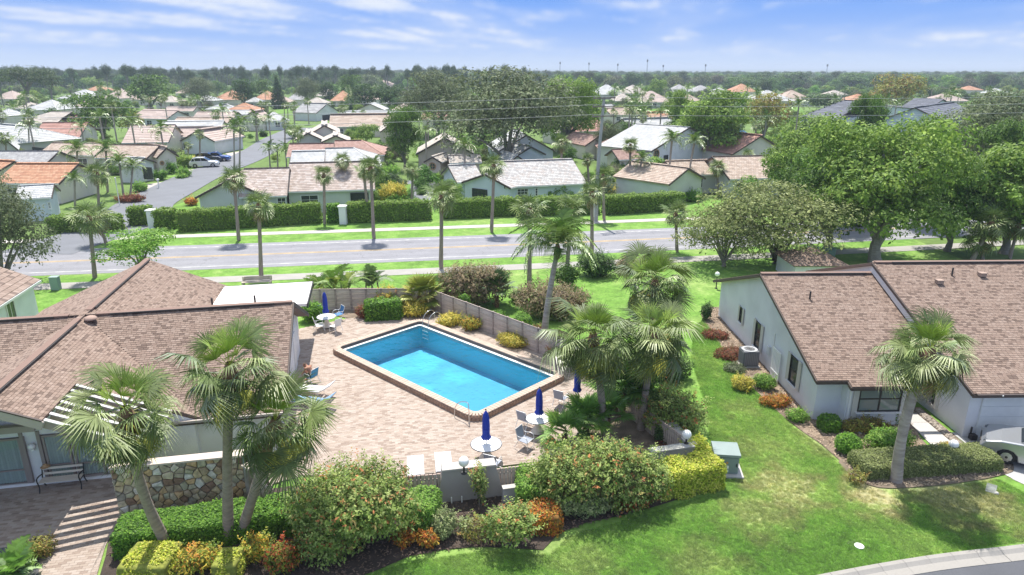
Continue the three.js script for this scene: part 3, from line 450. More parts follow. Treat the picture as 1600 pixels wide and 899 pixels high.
  part('wall_pipe', [cyl(0.04, 0.04, 0.5, X + 0.4, 0.3, 9.25), box(0.25, 0.25, 0.25, X + 0.42, 0.14, 9.4)], MT.trimDark, villa);
  // pipes and vents on the roof
  for (const [x, z, R] of [[1.6, 2.2, R1], [X + 3.7, 1.2, R2]]) part('vent_pipe', cyl(0.045, 0.045, 0.5, x, R - S * z + 0.2, z), MT.trimDark, villa);
  for (const [x, z] of [[X + 2.6, 1.9], [X + 5.3, 1.3]]) part('roof_vent', [box(0.32, 0.16, 0.32, x, R2 - S * z + 0.12, z), box(0.36, 0.05, 0.36, x, R2 - S * z + 0.22, z)], mt(0.34, 0.25, 0.2, 0.8), villa);
}
// ---------------------------------------------------------------- plants: leaves, fronds, trunks
const depthAt = (p) => -p.z * CS + (EYE - p.y) * SN;                       // metres from the camera along its axis
const pxm = (p) => FL / depthAt(p);                                        // photograph pixels per metre there
const leafMat = new THREE.MeshPhysicalMaterial({ vertexColors: true, roughness: 0.92, transmission: 0.42, thickness: 0, side: THREE.DoubleSide, specularIntensity: 0.5 });
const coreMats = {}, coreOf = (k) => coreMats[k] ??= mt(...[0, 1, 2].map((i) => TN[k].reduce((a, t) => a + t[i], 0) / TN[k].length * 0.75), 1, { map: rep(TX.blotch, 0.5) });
const palmMat = new THREE.MeshPhysicalMaterial({ vertexColors: true, roughness: 0.5, transmission: 0.3, thickness: 0, side: THREE.DoubleSide, specularIntensity: 0.7 });
class Leaves {   // many small two-triangle leaves with a tone each
  constructor() { this.p = []; this.n = []; this.c = []; }
  leaf(x, y, z, dir, up, len, wid, col) {   // dir: towards the tip, up: leaf normal (both Vector3)
    const sx = dir.y * up.z - dir.z * up.y, sy = dir.z * up.x - dir.x * up.z, sz = dir.x * up.y - dir.y * up.x, w = wid / 2, d = len * 0.12;
    const A = [x, y, z], B = [x + dir.x * len * 0.45 + sx * w, y + dir.y * len * 0.45 + sy * w, z + dir.z * len * 0.45 + sz * w], Cc = [x + dir.x * len - up.x * d, y + dir.y * len - up.y * d, z + dir.z * len - up.z * d], D = [x + dir.x * len * 0.45 - sx * w, y + dir.y * len * 0.45 - sy * w, z + dir.z * len * 0.45 - sz * w];
    const n = [up.x, up.y, up.z]; this.tri(A, B, Cc, n, col); this.tri(A, Cc, D, n, col);
  }
  tri(a, b, c, n, col) {   // wound so that the face looks the way its normal does
    const ux = b[0] - a[0], uy = b[1] - a[1], uz = b[2] - a[2], vx = c[0] - a[0], vy = c[1] - a[1], vz = c[2] - a[2];
    if ((uy * vz - uz * vy) * n[0] + (uz * vx - ux * vz) * n[1] + (ux * vy - uy * vx) * n[2] < 0) { const t = b; b = c; c = t; }
    this.p.push(a[0], a[1], a[2], b[0], b[1], b[2], c[0], c[1], c[2]); for (let i = 0; i < 3; i++) { this.n.push(n[0], n[1], n[2]); this.c.push(col[0] * 1.36, col[1] * 1.36, col[2] * 1.05); } }
  geo() { const g = new THREE.BufferGeometry(); g.setAttribute('position', new THREE.Float32BufferAttribute(this.p, 3)); g.setAttribute('normal', new THREE.Float32BufferAttribute(this.n, 3)); g.setAttribute('color', new THREE.Float32BufferAttribute(this.c, 3)); return g; }
}
const _d = V3(), _u = V3(), _o = V3();
const pick = (R, tones) => { let s = R(); for (const t of tones) { s -= t[3] ?? 1 / tones.length; if (s <= 0) return t; } return tones[tones.length - 1]; };
// tones: [r, g, b, share]
const TN = {
  hedge: [[0.06, 0.145, 0.02, 0.35], [0.10, 0.22, 0.025, 0.4], [0.17, 0.31, 0.045, 0.25]],
  limehedge: [[0.22, 0.30, 0.03, 0.3], [0.38, 0.42, 0.055, 0.4], [0.54, 0.52, 0.14, 0.3]],
  yellow: [[0.20, 0.22, 0.03, 0.25], [0.42, 0.36, 0.06, 0.45], [0.52, 0.44, 0.14, 0.3]],
  croton: [[0.12, 0.19, 0.025, 0.3], [0.44, 0.34, 0.06, 0.36], [0.44, 0.20, 0.035, 0.14], [0.30, 0.33, 0.06, 0.2]],
  orangecroton: [[0.12, 0.12, 0.02, 0.2], [0.42, 0.17, 0.03, 0.4], [0.36, 0.09, 0.03, 0.2], [0.44, 0.30, 0.06, 0.2]],
  redcroton: [[0.07, 0.13, 0.02, 0.3], [0.20, 0.20, 0.03, 0.28], [0.34, 0.07, 0.03, 0.27], [0.38, 0.16, 0.05, 0.15]],
  maroon: [[0.15, 0.05, 0.035, 0.45], [0.24, 0.075, 0.05, 0.35], [0.09, 0.10, 0.03, 0.2]],
  flower: [[0.10, 0.155, 0.04, 0.3], [0.19, 0.26, 0.075, 0.36], [0.30, 0.36, 0.15, 0.25], [0.40, 0.16, 0.08, 0.05], [0.36, 0.27, 0.13, 0.04]],
  pale: [[0.16, 0.21, 0.10, 0.4], [0.24, 0.28, 0.16, 0.4], [0.32, 0.34, 0.22, 0.2]],
  bright: [[0.10, 0.21, 0.035, 0.4], [0.16, 0.30, 0.05, 0.4], [0.24, 0.36, 0.09, 0.2]],
  dark: [[0.035, 0.075, 0.022, 0.45], [0.055, 0.11, 0.03, 0.4], [0.09, 0.15, 0.05, 0.15]],
  oak: [[0.050, 0.080, 0.035, 0.35], [0.085, 0.12, 0.055, 0.4], [0.14, 0.18, 0.095, 0.25]],
  silver: [[0.075, 0.098, 0.058, 0.35], [0.115, 0.145, 0.088, 0.4], [0.17, 0.20, 0.135, 0.25]],
  ficus: [[0.050, 0.105, 0.022, 0.35], [0.085, 0.16, 0.032, 0.4], [0.14, 0.23, 0.055, 0.25]],
  light: [[0.095, 0.17, 0.032, 0.35], [0.15, 0.24, 0.048, 0.4], [0.22, 0.31, 0.075, 0.25]],
  olive: [[0.12, 0.15, 0.06, 0.35], [0.19, 0.23, 0.095, 0.4], [0.28, 0.31, 0.16, 0.25]],
  purple: [[0.12, 0.13, 0.06, 0.35], [0.20, 0.15, 0.115, 0.4], [0.27, 0.21, 0.16, 0.25]],
  pine: [[0.035, 0.065, 0.028, 0.45], [0.055, 0.09, 0.036, 0.4], [0.085, 0.125, 0.05, 0.15]],
  autumn: [[0.16, 0.18, 0.05, 0.4], [0.26, 0.25, 0.07, 0.35], [0.22, 0.14, 0.05, 0.25]],
};
// leaves over lobes [x, y, z, rx, ry, rz]; each sample is a sprig of k leaves
function crownOver(L, lobes, n, size, tones, R, o = {}) {
  const wts = lobes.map((l) => l[3] * l[4] + l[4] * l[5] + l[3] * l[5]), tot = wts.reduce((a, b) => a + b, 0), k = o.k || 3, asp = o.asp || 0.5;
  const lobeTone = lobes.map(() => 0.80 + R() * 0.4);
  lobes.forEach((l, li) => {
    const m = Math.round(n * wts[li] / tot / k);
    for (let i = 0; i < m; i++) {
      const ct = 2 * R() - 1, ph = R() * 6.2832, st = Math.sqrt(1 - ct * ct); _o.set(st * Math.cos(ph), ct, st * Math.sin(ph));
      if (ct < -0.55 && R() < 0.7) continue;
      const q = 0.74 + 0.3 * Math.pow(R(), 0.6) + (o.ragged || 0.12) * (R() - 0.4), x = l[0] + _o.x * l[3] * q, y = l[1] + _o.y * l[4] * q, z = l[2] + _o.z * l[5] * q;
      if (y < (o.floor ?? -1e9)) continue;
      const t = pick(R, tones), v = lobeTone[li] * (0.82 + R() * 0.36), col = [t[0] * v, t[1] * v, t[2] * v];
      for (let j = 0; j < k; j++) {
        _u.set(_o.x * 0.9 + (R() - 0.5) * 1.5, _o.y * 0.7 + 0.45 + (R() - 0.5) * 1.3, _o.z * 0.9 + (R() - 0.5) * 1.5).normalize();
        _d.set(R() - 0.5, R() - 0.62, R() - 0.5).addScaledVector(_o, 0.35); _d.addScaledVector(_u, -_d.dot(_u)).normalize();
        const s = size * (0.7 + R() * 0.6);
        L.leaf(x + (R() - 0.5) * size, y + (R() - 0.5) * size, z + (R() - 0.5) * size, _d, _u, s, s * asp, col);
      }
    }
  });
  return L;
}
function boxLeaves(L, w, h, d, n, size, tones, R, o = {}) {   // a clipped hedge: leaves over the top and sides of a box standing on y = 0
  const areas = [w * d, w * h, w * h, d * h, d * h], tot = areas.reduce((a, b) => a + b, 0), rr = o.round ?? 0.18;
  for (let i = 0; i < n; i++) {
    let s = R() * tot, f = 0; while (s > areas[f]) { s -= areas[f]; f++; }
    let x = (R() - 0.5) * w, y = R() * h, z = (R() - 0.5) * d; _o.set(0, 0, 0);
    if (f === 0) { y = h; _o.y = 1; } else if (f === 1) { z = d / 2; _o.z = 1; } else if (f === 2) { z = -d / 2; _o.z = -1; } else if (f === 3) { x = w / 2; _o.x = 1; } else { x = -w / 2; _o.x = -1; }
    // rounded shoulders and uneven clipping
    const ex = clamp((Math.abs(x) - (w / 2 - rr)) / rr), ey = clamp((y - (h - rr)) / rr), ez = clamp((Math.abs(z) - (d / 2 - rr)) / rr), e2 = ex * ey + ey * ez + ex * ez; x -= Math.sign(x) * e2 * rr * 0.35; z -= Math.sign(z) * e2 * rr * 0.35; y -= e2 * rr * 0.35;
    const b = (fbm(x * 1.7 + 9 + (o.seed || 0), (y + z) * 1.7, 91, 3) - 0.5) * (o.bumpy ?? 0.22) + (R() - 0.5) * size * 0.9; x += _o.x * b; y += _o.y * b; z += _o.z * b; y = Math.max(y, 0.02);
    const t = pick(R, tones), v = 0.8 + R() * 0.4, col = [t[0] * v, t[1] * v, t[2] * v];
    _u.set(_o.x * 0.8 + (R() - 0.5) * 1.5, _o.y * 0.8 + 0.35 + (R() - 0.5) * 1.1, _o.z * 0.8 + (R() - 0.5) * 1.5).normalize(); _d.set(R() - 0.5, R() - 0.35, R() - 0.5); _d.addScaledVector(_u, -_d.dot(_u)).normalize();
    const q = size * (0.7 + R() * 0.6); L.leaf(x, y, z, _d, _u, q, q * 0.55, col);
  }
  return L;
}
function shoots(L, lobes, n, size, tones, R) {   // leafy shoots that stand out past the outline
  for (let i = 0; i < n; i++) { const l = lobes[Math.floor(R() * lobes.length)], a = R() * 6.2832, up = 0.15 + R() * 0.85, st = Math.sqrt(1 - up * up), o = V3(st * Math.cos(a), up, st * Math.sin(a)), b = V3(l[0] + o.x * l[3], l[1] + o.y * l[4], l[2] + o.z * l[5]), len = size * (1.5 + R() * 2.6), t = pick(R, tones), v = 0.9 + R() * 0.5, g = o.clone().add(V3((R() - 0.5) * 0.7, 0.5, (R() - 0.5) * 0.7)).normalize();
    for (let j = 0; j < 9; j++) { const u = j / 9, an = j * 2.4, d = V3(Math.cos(an), 0.35, Math.sin(an)).addScaledVector(g, 0.4).normalize(), n2 = V3(-Math.cos(an) * 0.4, 1, -Math.sin(an) * 0.4); n2.addScaledVector(d, -n2.dot(d)).normalize(); L.leaf(b.x + g.x * len * u, b.y + g.y * len * u, b.z + g.z * len * u, d, n2, size * (1.1 - u * 0.4), size * 0.42, [t[0] * v, t[1] * v, t[2] * v]); } }
}
const barkMat = mt(0.30, 0.27, 0.24, 0.95, { map: rep(TX.bark, 1.2), bumpMap: rep(TX.bark, 1.2), bumpScale: 0.03 });
const palmBark = mt(0.38, 0.31, 0.26, 0.95, { map: rep(TX.bark, 1.6), bumpMap: rep(TX.bark, 1.6), bumpScale: 0.04 });
const palmGrey = mt(0.46, 0.40, 0.35, 0.95, { map: rep(TX.bark, 2.4), bumpMap: rep(TX.bark, 2.4), bumpScale: 0.02 });
const bootMat = mt(0.24, 0.135, 0.085, 1, { map: rep(TX.bark, 0.7) });
function taper(pts, radii, seg = 8, wob = 0) {   // tapered round limb along points
  const c = new THREE.CatmullRomCurve3(pts.map((p) => p.isVector3 ? p : V3(...p)), false, 'centripetal'), n = Math.max(3, pts.length * 3), pos = [], uv = [], idx = []; let L = c.getLength();
  let nrm = V3(1, 0, 0);
  for (let i = 0; i <= n; i++) {
    const u = i / n, p = c.getPointAt(u), t = c.getTangentAt(u); nrm.addScaledVector(t, -nrm.dot(t)); if (nrm.lengthSq() < 1e-5) nrm.set(0, 0, 1).addScaledVector(t, -t.z); nrm.normalize(); const b = t.clone().cross(nrm);
    const k = u * (radii.length - 1), a = Math.min(Math.floor(k), radii.length - 2), r = mix(radii[a], radii[a + 1], k - a) * (1 + wob * Math.sin(i * 2.4));
    for (let j = 0; j <= seg; j++) { const an = j / seg * Math.PI * 2; pos.push(p.x + (nrm.x * Math.cos(an) + b.x * Math.sin(an)) * r, p.y + (nrm.y * Math.cos(an) + b.y * Math.sin(an)) * r, p.z + (nrm.z * Math.cos(an) + b.z * Math.sin(an)) * r); uv.push(j / seg * 2 * Math.PI * radii[0], u * L); }
    if (i < n) for (let j = 0; j < seg; j++) { const q = i * (seg + 1) + j; idx.push(q, q + 1, q + seg + 1, q + 1, q + seg + 2, q + seg + 1); }
  }
  const g = new THREE.BufferGeometry(); g.setAttribute('position', new THREE.Float32BufferAttribute(pos, 3)); g.setAttribute('uv', new THREE.Float32BufferAttribute(uv, 2)); g.setIndex(idx); g.computeVertexNormals(); return g;
}
// a fan leaf: stalk along +z, blade of narrow folded segments whose tips hang
function fanFrond(L, o, R, m, tone) {
  const n = o.n || 26, lp = o.stalk ?? 1.0, lb = o.blade ?? 1.05, arc = o.arc ?? 2.1, v = V3(), droop = o.droop ?? 0.35, P = (x, y, z) => { v.set(x, y, z).applyMatrix4(m); return [v.x, v.y, v.z]; };
  const st = tone.map((q, i) => [q * 1.25, q * 1.1, q * 0.9][i]), up = V3(0, 1, 0).transformDirection(m), U = [up.x, up.y, up.z];
  L.tri(P(-0.022, 0, 0), P(0.022, 0, 0), P(0.012, -0.06 * lp, lp), U, st); L.tri(P(-0.022, 0, 0), P(0.012, -0.06 * lp, lp), P(-0.012, -0.06 * lp, lp), U, st);
  for (let i = 0; i < n; i++) {
    const a = mix(-arc, arc, (i + 0.5) / n) + (R() - 0.5) * 0.05, len = lb * (0.78 + 0.22 * Math.cos(a * 0.6)) * (0.82 + R() * 0.3), w = (o.wide ?? 0.05) * (0.8 + R() * 0.4), sx = Math.sin(a), cz = Math.cos(a);
    const fold = 0.10 * (i % 2 ? 1 : -1) * 0.4, rise = (o.cup ?? 0.18) * Math.abs(sx), tw = (R() - 0.5) * 1.1, vv = 0.72 + R() * 0.6, col = tone.map((q) => q * vv);
    const at = (r, side) => { const y = -0.06 * lp + rise * r * len * 0.6 - droop * Math.pow(r, 2.4) * len - (R() * 0.02), back = o.cost ? -0.18 * r * r * len : 0; return [sx * r * len + cz * side, y + fold * r * (side > 0 ? 1 : -1) * 0.3 + side * tw, lp + cz * r * len - sx * side + back]; };
    const a0 = at(0.04, -w * 0.22), a1 = at(0.04, w * 0.22), b0 = at(0.55, -w / 2), b1 = at(0.55, w / 2), t = at(1.0, 0);
    const nn = V3(sx * 0.3 * fold * 10, 1, 0).transformDirection(m), N = [nn.x, nn.y, nn.z];
    L.tri(P(...a0), P(...a1), P(...b1), N, col); L.tri(P(...a0), P(...b1), P(...b0), N, col); L.tri(P(...b0), P(...b1), P(...t), N, col);
  }
}
// a feather leaf: arching rib with hanging leaflets
function featherFrond(L, o, R, m, tone) {
  const len = o.len ?? 2.6, n = o.n || 22, v = V3(), P = (x, y, z) => { v.set(x, y, z).applyMatrix4(m); return [v.x, v.y, v.z]; }, up = V3(0, 1, 0).transformDirection(m), U = [up.x, up.y, up.z], arch = o.arch ?? 0.9;
  const rib = (t) => [0, arch * 0.55 * Math.sin(t * 1.7) * len * 0.45 - arch * 0.62 * t * t * t * len, len * (t - 0.13 * t * t * arch)];
  for (let i = 0; i < 6; i++) { const a = rib(i / 6), b = rib((i + 1) / 6), w = 0.03 * (1 - i / 7); L.tri(P(-w, a[1], a[2]), P(w, a[1], a[2]), P(0, b[1], b[2]), U, tone.map((q) => q * 1.3)); }
  for (let i = 0; i < n; i++) for (const s of [-1, 1]) {
    const t = 0.12 + 0.88 * (i + R() * 0.6) / n, a = rib(t), ll = (o.leaflet ?? 0.62) * Math.sin(0.35 + t * 2.45) * (0.8 + R() * 0.4), w = (o.wide ?? 0.05), hang = (o.hang ?? 0.55) * (0.6 + R() * 0.8), vv = 0.8 + R() * 0.4, col = tone.map((q) => q * vv), f = 0.45;
    const q = [s * ll * 0.55, a[1] + 0.08 * ll - hang * ll * 0.25, a[2] + ll * f * 0.55], e = [s * ll * (1 - hang * 0.35), a[1] - hang * ll, a[2] + ll * f];
    const nn = V3(-s * 0.4, 1, 0).transformDirection(m), N = [nn.x, nn.y, nn.z];
    L.tri(P(a[0], a[1], a[2] - w), P(a[0], a[1], a[2] + w), P(q[0], q[1], q[2] + w * 0.6), N, col); L.tri(P(a[0], a[1], a[2] - w), P(q[0], q[1], q[2] + w * 0.6), P(q[0], q[1], q[2] - w * 0.6), N, col); L.tri(P(q[0], q[1], q[2] - w * 0.6), P(q[0], q[1], q[2] + w * 0.6), P(...e), N, col);
  }
}
const sabalTone = [[0.12, 0.18, 0.062], [0.165, 0.225, 0.085], [0.21, 0.26, 0.125], [0.19, 0.27, 0.06]], goldTone = [[0.30, 0.31, 0.07], [0.24, 0.27, 0.06]], deadTone = [[0.28, 0.21, 0.11], [0.22, 0.15, 0.08]];
const queenTone = [[0.10, 0.175, 0.045], [0.14, 0.225, 0.06], [0.19, 0.265, 0.095]];
const frondAim = (az, el, roll = 0) => new THREE.Matrix4().makeRotationFromEuler(new THREE.Euler(-el, az, roll, 'YXZ'));
const frondShapes = (() => {   // shared single fronds for the near palms: [young, full, old, dead]
  const R = mulberry(301), mk = (o, tone) => { const L = new Leaves(); fanFrond(L, o, R, new THREE.Matrix4(), tone); return L.geo(); };
  const list = []; for (let k = 0; k < 6; k++) list.push({
    young: mk({ n: 26, stalk: 0.8, blade: 0.95, droop: 0.16, arc: 1.5, cup: 0.5 }, sabalTone[3]), full: mk({ n: 26 + k * 2, stalk: 0.75 + 0.13 * k, blade: 1.12, droop: 0.45 + 0.09 * (k % 3), arc: 1.7 + 0.12 * (k % 4), cost: 1, cup: 0.05 + 0.12 * (k % 3) }, sabalTone[k % 3].map((q) => q * (k > 2 ? 0.72 : 1))), old: mk({ n: 24 + k * 2, stalk: 0.9 + 0.1 * k, blade: 1.05, droop: 0.8 + 0.1 * (k % 3), arc: 1.7 + 0.15 * (k % 3), cost: 1, cup: 0 }, sabalTone[(k + 1) % 3].map((q) => q * (k > 2 ? 0.66 : 0.9))), dead: mk({ n: 20, stalk: 0.9, blade: 0.9, droop: 0.9, arc: 1.2 }, deadTone[k % 2]), gold: mk({ n: 22, stalk: 1.0, blade: 0.9, droop: 0.8, arc: 1.4 }, goldTone[k % 2]) });
  return list;
})();
const trunkCurve = (h, dx, dz, bend, R) => [[0, 0, 0], [dx * 0.28 + bend, h * 0.33, dz * 0.3], [dx * 0.62 + bend, h * 0.68, dz * 0.64], [dx, h, dz]];
function nearSabal(base, top, label, o = {}) {   // each fan leaf is a part of its own
  const R = mulberry(o.seed || 7), t = thing('sabal_palm', label, 'palm tree', base, 0, o.group), h = top.y, dx = top.x - base.x, dz = top.z - base.z, r = o.r || 0.165, k = (o.k || 1) * 0.88;
  part('trunk', taper(trunkCurve(h, dx, dz, o.bend || 0, R), [r * 1.25, r, r * 0.92, r * 0.95], 12, 0.02), o.grey ? palmGrey : palmBark, t);
  part('boots', taper([[dx * 0.9, h * 0.91, dz * 0.9], [dx, h, dz], [dx * 1.03, h + 0.35, dz * 1.03]], [r * 1.0, r * 1.75, r * 0.8], 9, 0.06), bootMat, t);
  const n = Math.round((o.n || 46) * 0.86);
  for (let i = 0; i < n; i++) {
    const u = (i + 0.5) / n, el = mix(1.3, -0.95, Math.pow(u, 0.85)) + (R() - 0.5) * 0.55, az = i * 2.39996 + R() * 0.4, kind = u > 0.9 ? (R() < 0.6 ? 'dead' : 'gold') : u > 0.55 ? 'old' : u < 0.15 ? 'young' : 'full';
    const f = part('frond', frondShapes[Math.floor(R() * 6)][kind], palmMat, t); f.applyMatrix4(frondAim(az, el, (R() - 0.5) * 1.5)); f.position.set(dx, h + 0.25 - u * 0.2, dz); f.scale.setScalar(k * (0.78 + R() * 0.42) * (kind === 'young' ? 0.85 : 1));
  }
  for (let i = 0; i < (o.gold || 0); i++) { const f = part('frond', frondShapes[i % 3].gold, palmMat, t, 'yellowed hanging frond'); f.applyMatrix4(frondAim((o.goldAz || 0) + (R() - 0.5) * 1.2, -0.4 - R() * 0.7, (R() - 0.5))); f.position.set(dx, h + 0.1, dz); f.scale.setScalar(k * 1.0); }
  return t;
}
// crowns for palms farther off: one mesh each, shared by the copies
function fanCrown(seed, n, seg, o = {}) { const R = mulberry(seed), L = new Leaves(); for (let i = 0; i < n; i++) { const u = (i + 0.5) / n, el = mix(1.3, -0.95, Math.pow(u, 0.9)) + (R() - 0.5) * 0.5, s = 0.75 + R() * 0.45, m = frondAim(i * 2.4 + R() * 0.6, el, (R() - 0.5) * 1.3); m.scale(V3(s, s, s)); fanFrond(L, { n: seg, stalk: 0.75, blade: 0.95, droop: u > 0.55 ? 0.7 : 0.35, arc: 2.0, wide: 0.05 * 26 / seg * 0.8, cost: 1 }, R, m, u > 0.94 ? deadTone[i % 2] : o.tone ? o.tone[i % o.tone.length] : sabalTone[i % 3]); } return L.geo(); }
function featherCrown(seed, n, o = {}) { const R = mulberry(seed), L = new Leaves(); for (let i = 0; i < n; i++) { const u = (i + 0.5) / n, el = mix(1.15, -0.5, u) + (R() - 0.5) * 0.25, m = frondAim(i * 2.4 + R() * 0.5, el, (R() - 0.5) * 0.5), s = 0.85 + R() * 0.3; m.scale(V3(s, s, s)); featherFrond(L, { n: o.leaflets || 17, len: o.len || 2.7, arch: 0.75 + R() * 0.5, wide: o.wide || 0.06, hang: o.hang ?? 0.6 }, R, m, (o.tone || queenTone)[i % 3]); } return L.geo(); }
const fanCrowns = [0, 1, 2].map((i) => fanCrown(401 + i, 32, 15)), fanFar = [0, 1].map((i) => fanCrown(411 + i, 24, 8)), queenCrowns = [0, 1, 2].map((i) => featherCrown(421 + i, 22)), queenFar = [0, 1].map((i) => featherCrown(431 + i, 14, { leaflets: 9, wide: 0.1 }));
const trunkUnit = taper([[0, 0, 0], [0.02, 0.35, 0.01], [0, 0.7, 0], [0, 1, 0]], [1.2, 0.95, 0.9, 1.0], 8), bootUnit = taper([[0, 0, 0], [0, 0.5, 0], [0, 1, 0]], [0.9, 1.7, 0.8], 8);
function palm(base, top, kind, label, o = {}) {   // kind: fan or queen; base and top are points
  const t = thing(kind === 'queen' ? 'queen_palm' : 'sabal_palm', label, 'palm tree', base, 0, o.group), h = Math.max(top.y, 1.2), D = depthAt(base), far = D > 105, i = Math.abs(Math.round(base.x * 7 + base.z * 3)), dx = top.x - base.x, dz = top.z - base.z;
  const r = (o.r || (kind === 'queen' ? 0.15 : 0.17)) * Math.min(1, 0.7 + h / 20), k = (o.k || 1) * (far ? 1.08 : 1);
  const sh = new THREE.Matrix4().set(r, dx, 0, 0, 0, h, 0, 0, 0, dz, r, 0, 0, 0, 0, 1);
  part('trunk', trunkUnit.clone().applyMatrix4(sh), kind === 'queen' ? palmGrey : palmBark, t);
  if (!far && kind !== 'queen') part('boots', bootUnit.clone().applyMatrix4(mat4(dx * 0.98, h - 0.55, dz, 0, 0, 0, r, 0.8, r)), bootMat, t);
  const c = part('crown', (kind === 'queen' ? (far ? queenFar : queenCrowns) : (far ? fanFar : fanCrowns))[i % (far ? 2 : 3)], palmMat, t); c.position.set(dx, h + 0.1, dz); c.rotation.y = i; c.scale.setScalar(k);
  return t;
}
// shrubs: bbox in photograph pixels [x0, y0, x1, y1], real height h
function spotOf(b, back = 0.55) { const xc = (b[0] + b[2]) / 2, g = G(xc, b[3]), w = (b[2] - b[0]) / pxm(g); g.z -= w * 0.5 * back; g.x *= 1; return [g, (b[2] - b[0]) / pxm(g)]; }
function bush(b, h, tones, label, o = {}) {
  const [g, w] = spotOf(b, o.back ?? 0.6), R = mulberry((b[0] * 31 + b[1] * 17) | 0), d = w * (o.deep || 1), L = new Leaves(), D = depthAt(g), size = o.size || clamp(D * 0.0036, 0.085, 0.6), n = (o.dens || 1) * clamp(4.2 * (w * d * 0.9 + (w + d) * h) / (size * size * 0.55), 200, 24000);
  const t = thing(o.name || 'shrub', label, o.cat || 'shrub', g, o.turn || 0, o.group);
  if (o.box) { boxLeaves(L, w, h, d, n, size, TN[tones], R, { seed: b[0], bumpy: o.bumpy, round: o.round }); part('hedge_core', rbox(w * 0.9, h * 0.94, d * 0.88, Math.min(w, h, d) * 0.15, 0, h * 0.46, 0), coreOf(tones), t); }
  else {
    const lobes = [[0, h * 0.5, 0, w * 0.42, h * 0.5, d * 0.42]], m = o.lobes ?? 6; for (let i = 0; i < m; i++) { const a = i * 2.4 + R(), q = 0.55 + R() * 0.3; lobes.push([Math.cos(a) * w * 0.27, h * (0.38 + R() * 0.34), Math.sin(a) * d * 0.27, w * 0.25 * q * 1.4, h * 0.3 * q * 1.4, d * 0.25 * q * 1.4]); }
    if (tones === 'flower') { lobes[0][3] *= 0.8; lobes[0][4] *= 0.8; lobes[0][5] *= 0.8; for (let i = 0; i < 12; i++) { const a = R() * 6.28, q = 0.3 + R() * 0.7, s = 0.13 + R() * 0.12; lobes.push([Math.cos(a) * w * 0.36 * q, h * (0.25 + R() * 0.62), Math.sin(a) * d * 0.36 * q, w * s, h * s * 1.1, d * s]); } }
    crownOver(L, lobes, n, size, TN[tones], R, { floor: 0.02, ragged: o.ragged, k: o.k || 2, asp: o.asp }); if (!o.smooth) shoots(L, lobes, Math.min(260, 14 * w * h * (tones === 'flower' ? 3 : 1.2)), size, TN[tones], R);
    if (!o.open) part('shrub_core', new THREE.IcosahedronGeometry(1, 1).scale(w * 0.33, h * 0.4, d * 0.33).translate(0, h * 0.44, 0), coreOf(tones), t);
    part('stem', [0, 1, 2].map((i) => { const a = i * 2.1 + R(); return taper([[Math.cos(a) * 0.05, 0, Math.sin(a) * 0.05], [Math.cos(a) * w * 0.12, h * 0.3, Math.sin(a) * d * 0.12], [Math.cos(a) * w * 0.2, h * 0.55, Math.sin(a) * d * 0.2]], [0.03, 0.022, 0.012], 5); }), barkMat, t);
  }
  part(o.box ? 'foliage' : 'foliage', L.geo(), leafMat, t); return t;
}
function hedgeLine(a, b, h, d, tones, label, o = {}) {   // clipped hedge between two ground points
  const A = a.isVector3 ? a : G(...a), B = b.isVector3 ? b : G(...b), dir = B.clone().sub(A), w = dir.length(), t = thing('hedge', label, 'hedge', A.clone().add(B).multiplyScalar(0.5), Math.atan2(-dir.z, dir.x), o.group), R = mulberry((A.x * 91 + B.z * 37) | 0), L = new Leaves(), D = depthAt(t.position), size = o.size || clamp(D * 0.0036, 0.085, 0.6);
  boxLeaves(L, w, h, d, clamp(3.6 * (w * d + 2 * w * h + 2 * d * h) / (size * size * 0.55), 200, 30000), size, TN[tones], R, { seed: A.x, bumpy: o.bumpy, round: 0.15 });
  part('hedge_core', rbox(w - 0.16, h * 0.93, d - 0.16, 0.06, 0, h * 0.465, 0), coreOf(tones), t); part('foliage', L.geo(), leafMat, t); return t;
}
// broadleaf trees
function treeShape(seed, o) {   // crown of lobes around a branching trunk; unit metres
  const R = mulberry(seed), lobes = [], limbs = [], H = o.h, W = o.w / 2, base = H * (o.clear ?? 0.3), n = o.lobes || 12, f = o.fork || 4;
  for (let i = 0; i < n; i++) { const a = i * 2.4 + R() * 0.8, u = i / n, rr = W * Math.sqrt(u) * 0.72, top = 1 - Math.pow(rr / W, 2) * (o.dome ?? 0.55), y = mix(base, H, ((o.low ?? 0.30) + (0.92 - (o.low ?? 0.30)) * R()) * top + 0.04), s = (o.lump ?? 0.38) * W * (0.75 + R() * 0.5); lobes.push([Math.cos(a) * rr, Math.min(y, H - s * 0.7), Math.sin(a) * rr, s * 1.15, s * (o.flat ?? 0.75), s * 1.15]); }
  lobes.push([0, base + (H - base) * 0.5, 0, W * 0.5, (H - base) * 0.4, W * 0.5]);
  const L = crownOver(new Leaves(), lobes, o.n, o.size, TN[o.tones], R, { ragged: o.ragged ?? 0.22, k: o.k || 3, asp: o.asp || 0.55 });
  const tr = o.r || H * 0.03; limbs.push(taper([[0, -0.1, 0], [R() * 0.2, base * 0.5, R() * 0.2], [R() * 0.4 - 0.2, base * 0.95, R() * 0.4 - 0.2]], [tr * 1.35, tr, tr * 0.85], 9, 0.04));
  for (let i = 0; i < f; i++) { const l = lobes[(i * Math.max(1, Math.floor(n / f)) + 1) % n]; limbs.push(taper([[0, base * (0.55 + 0.3 * R()), 0], [l[0] * 0.35, mix(base, l[1], 0.45), l[2] * 0.35], [l[0] * 0.9, l[1], l[2] * 0.9]], [tr * 0.62, tr * 0.42, tr * 0.14], 7)); }
  return [L.geo(), M(limbs)];
}
const treeKinds = {}; const kindOf = (key, seed, o) => (treeKinds[key] ??= treeShape(seed, o));
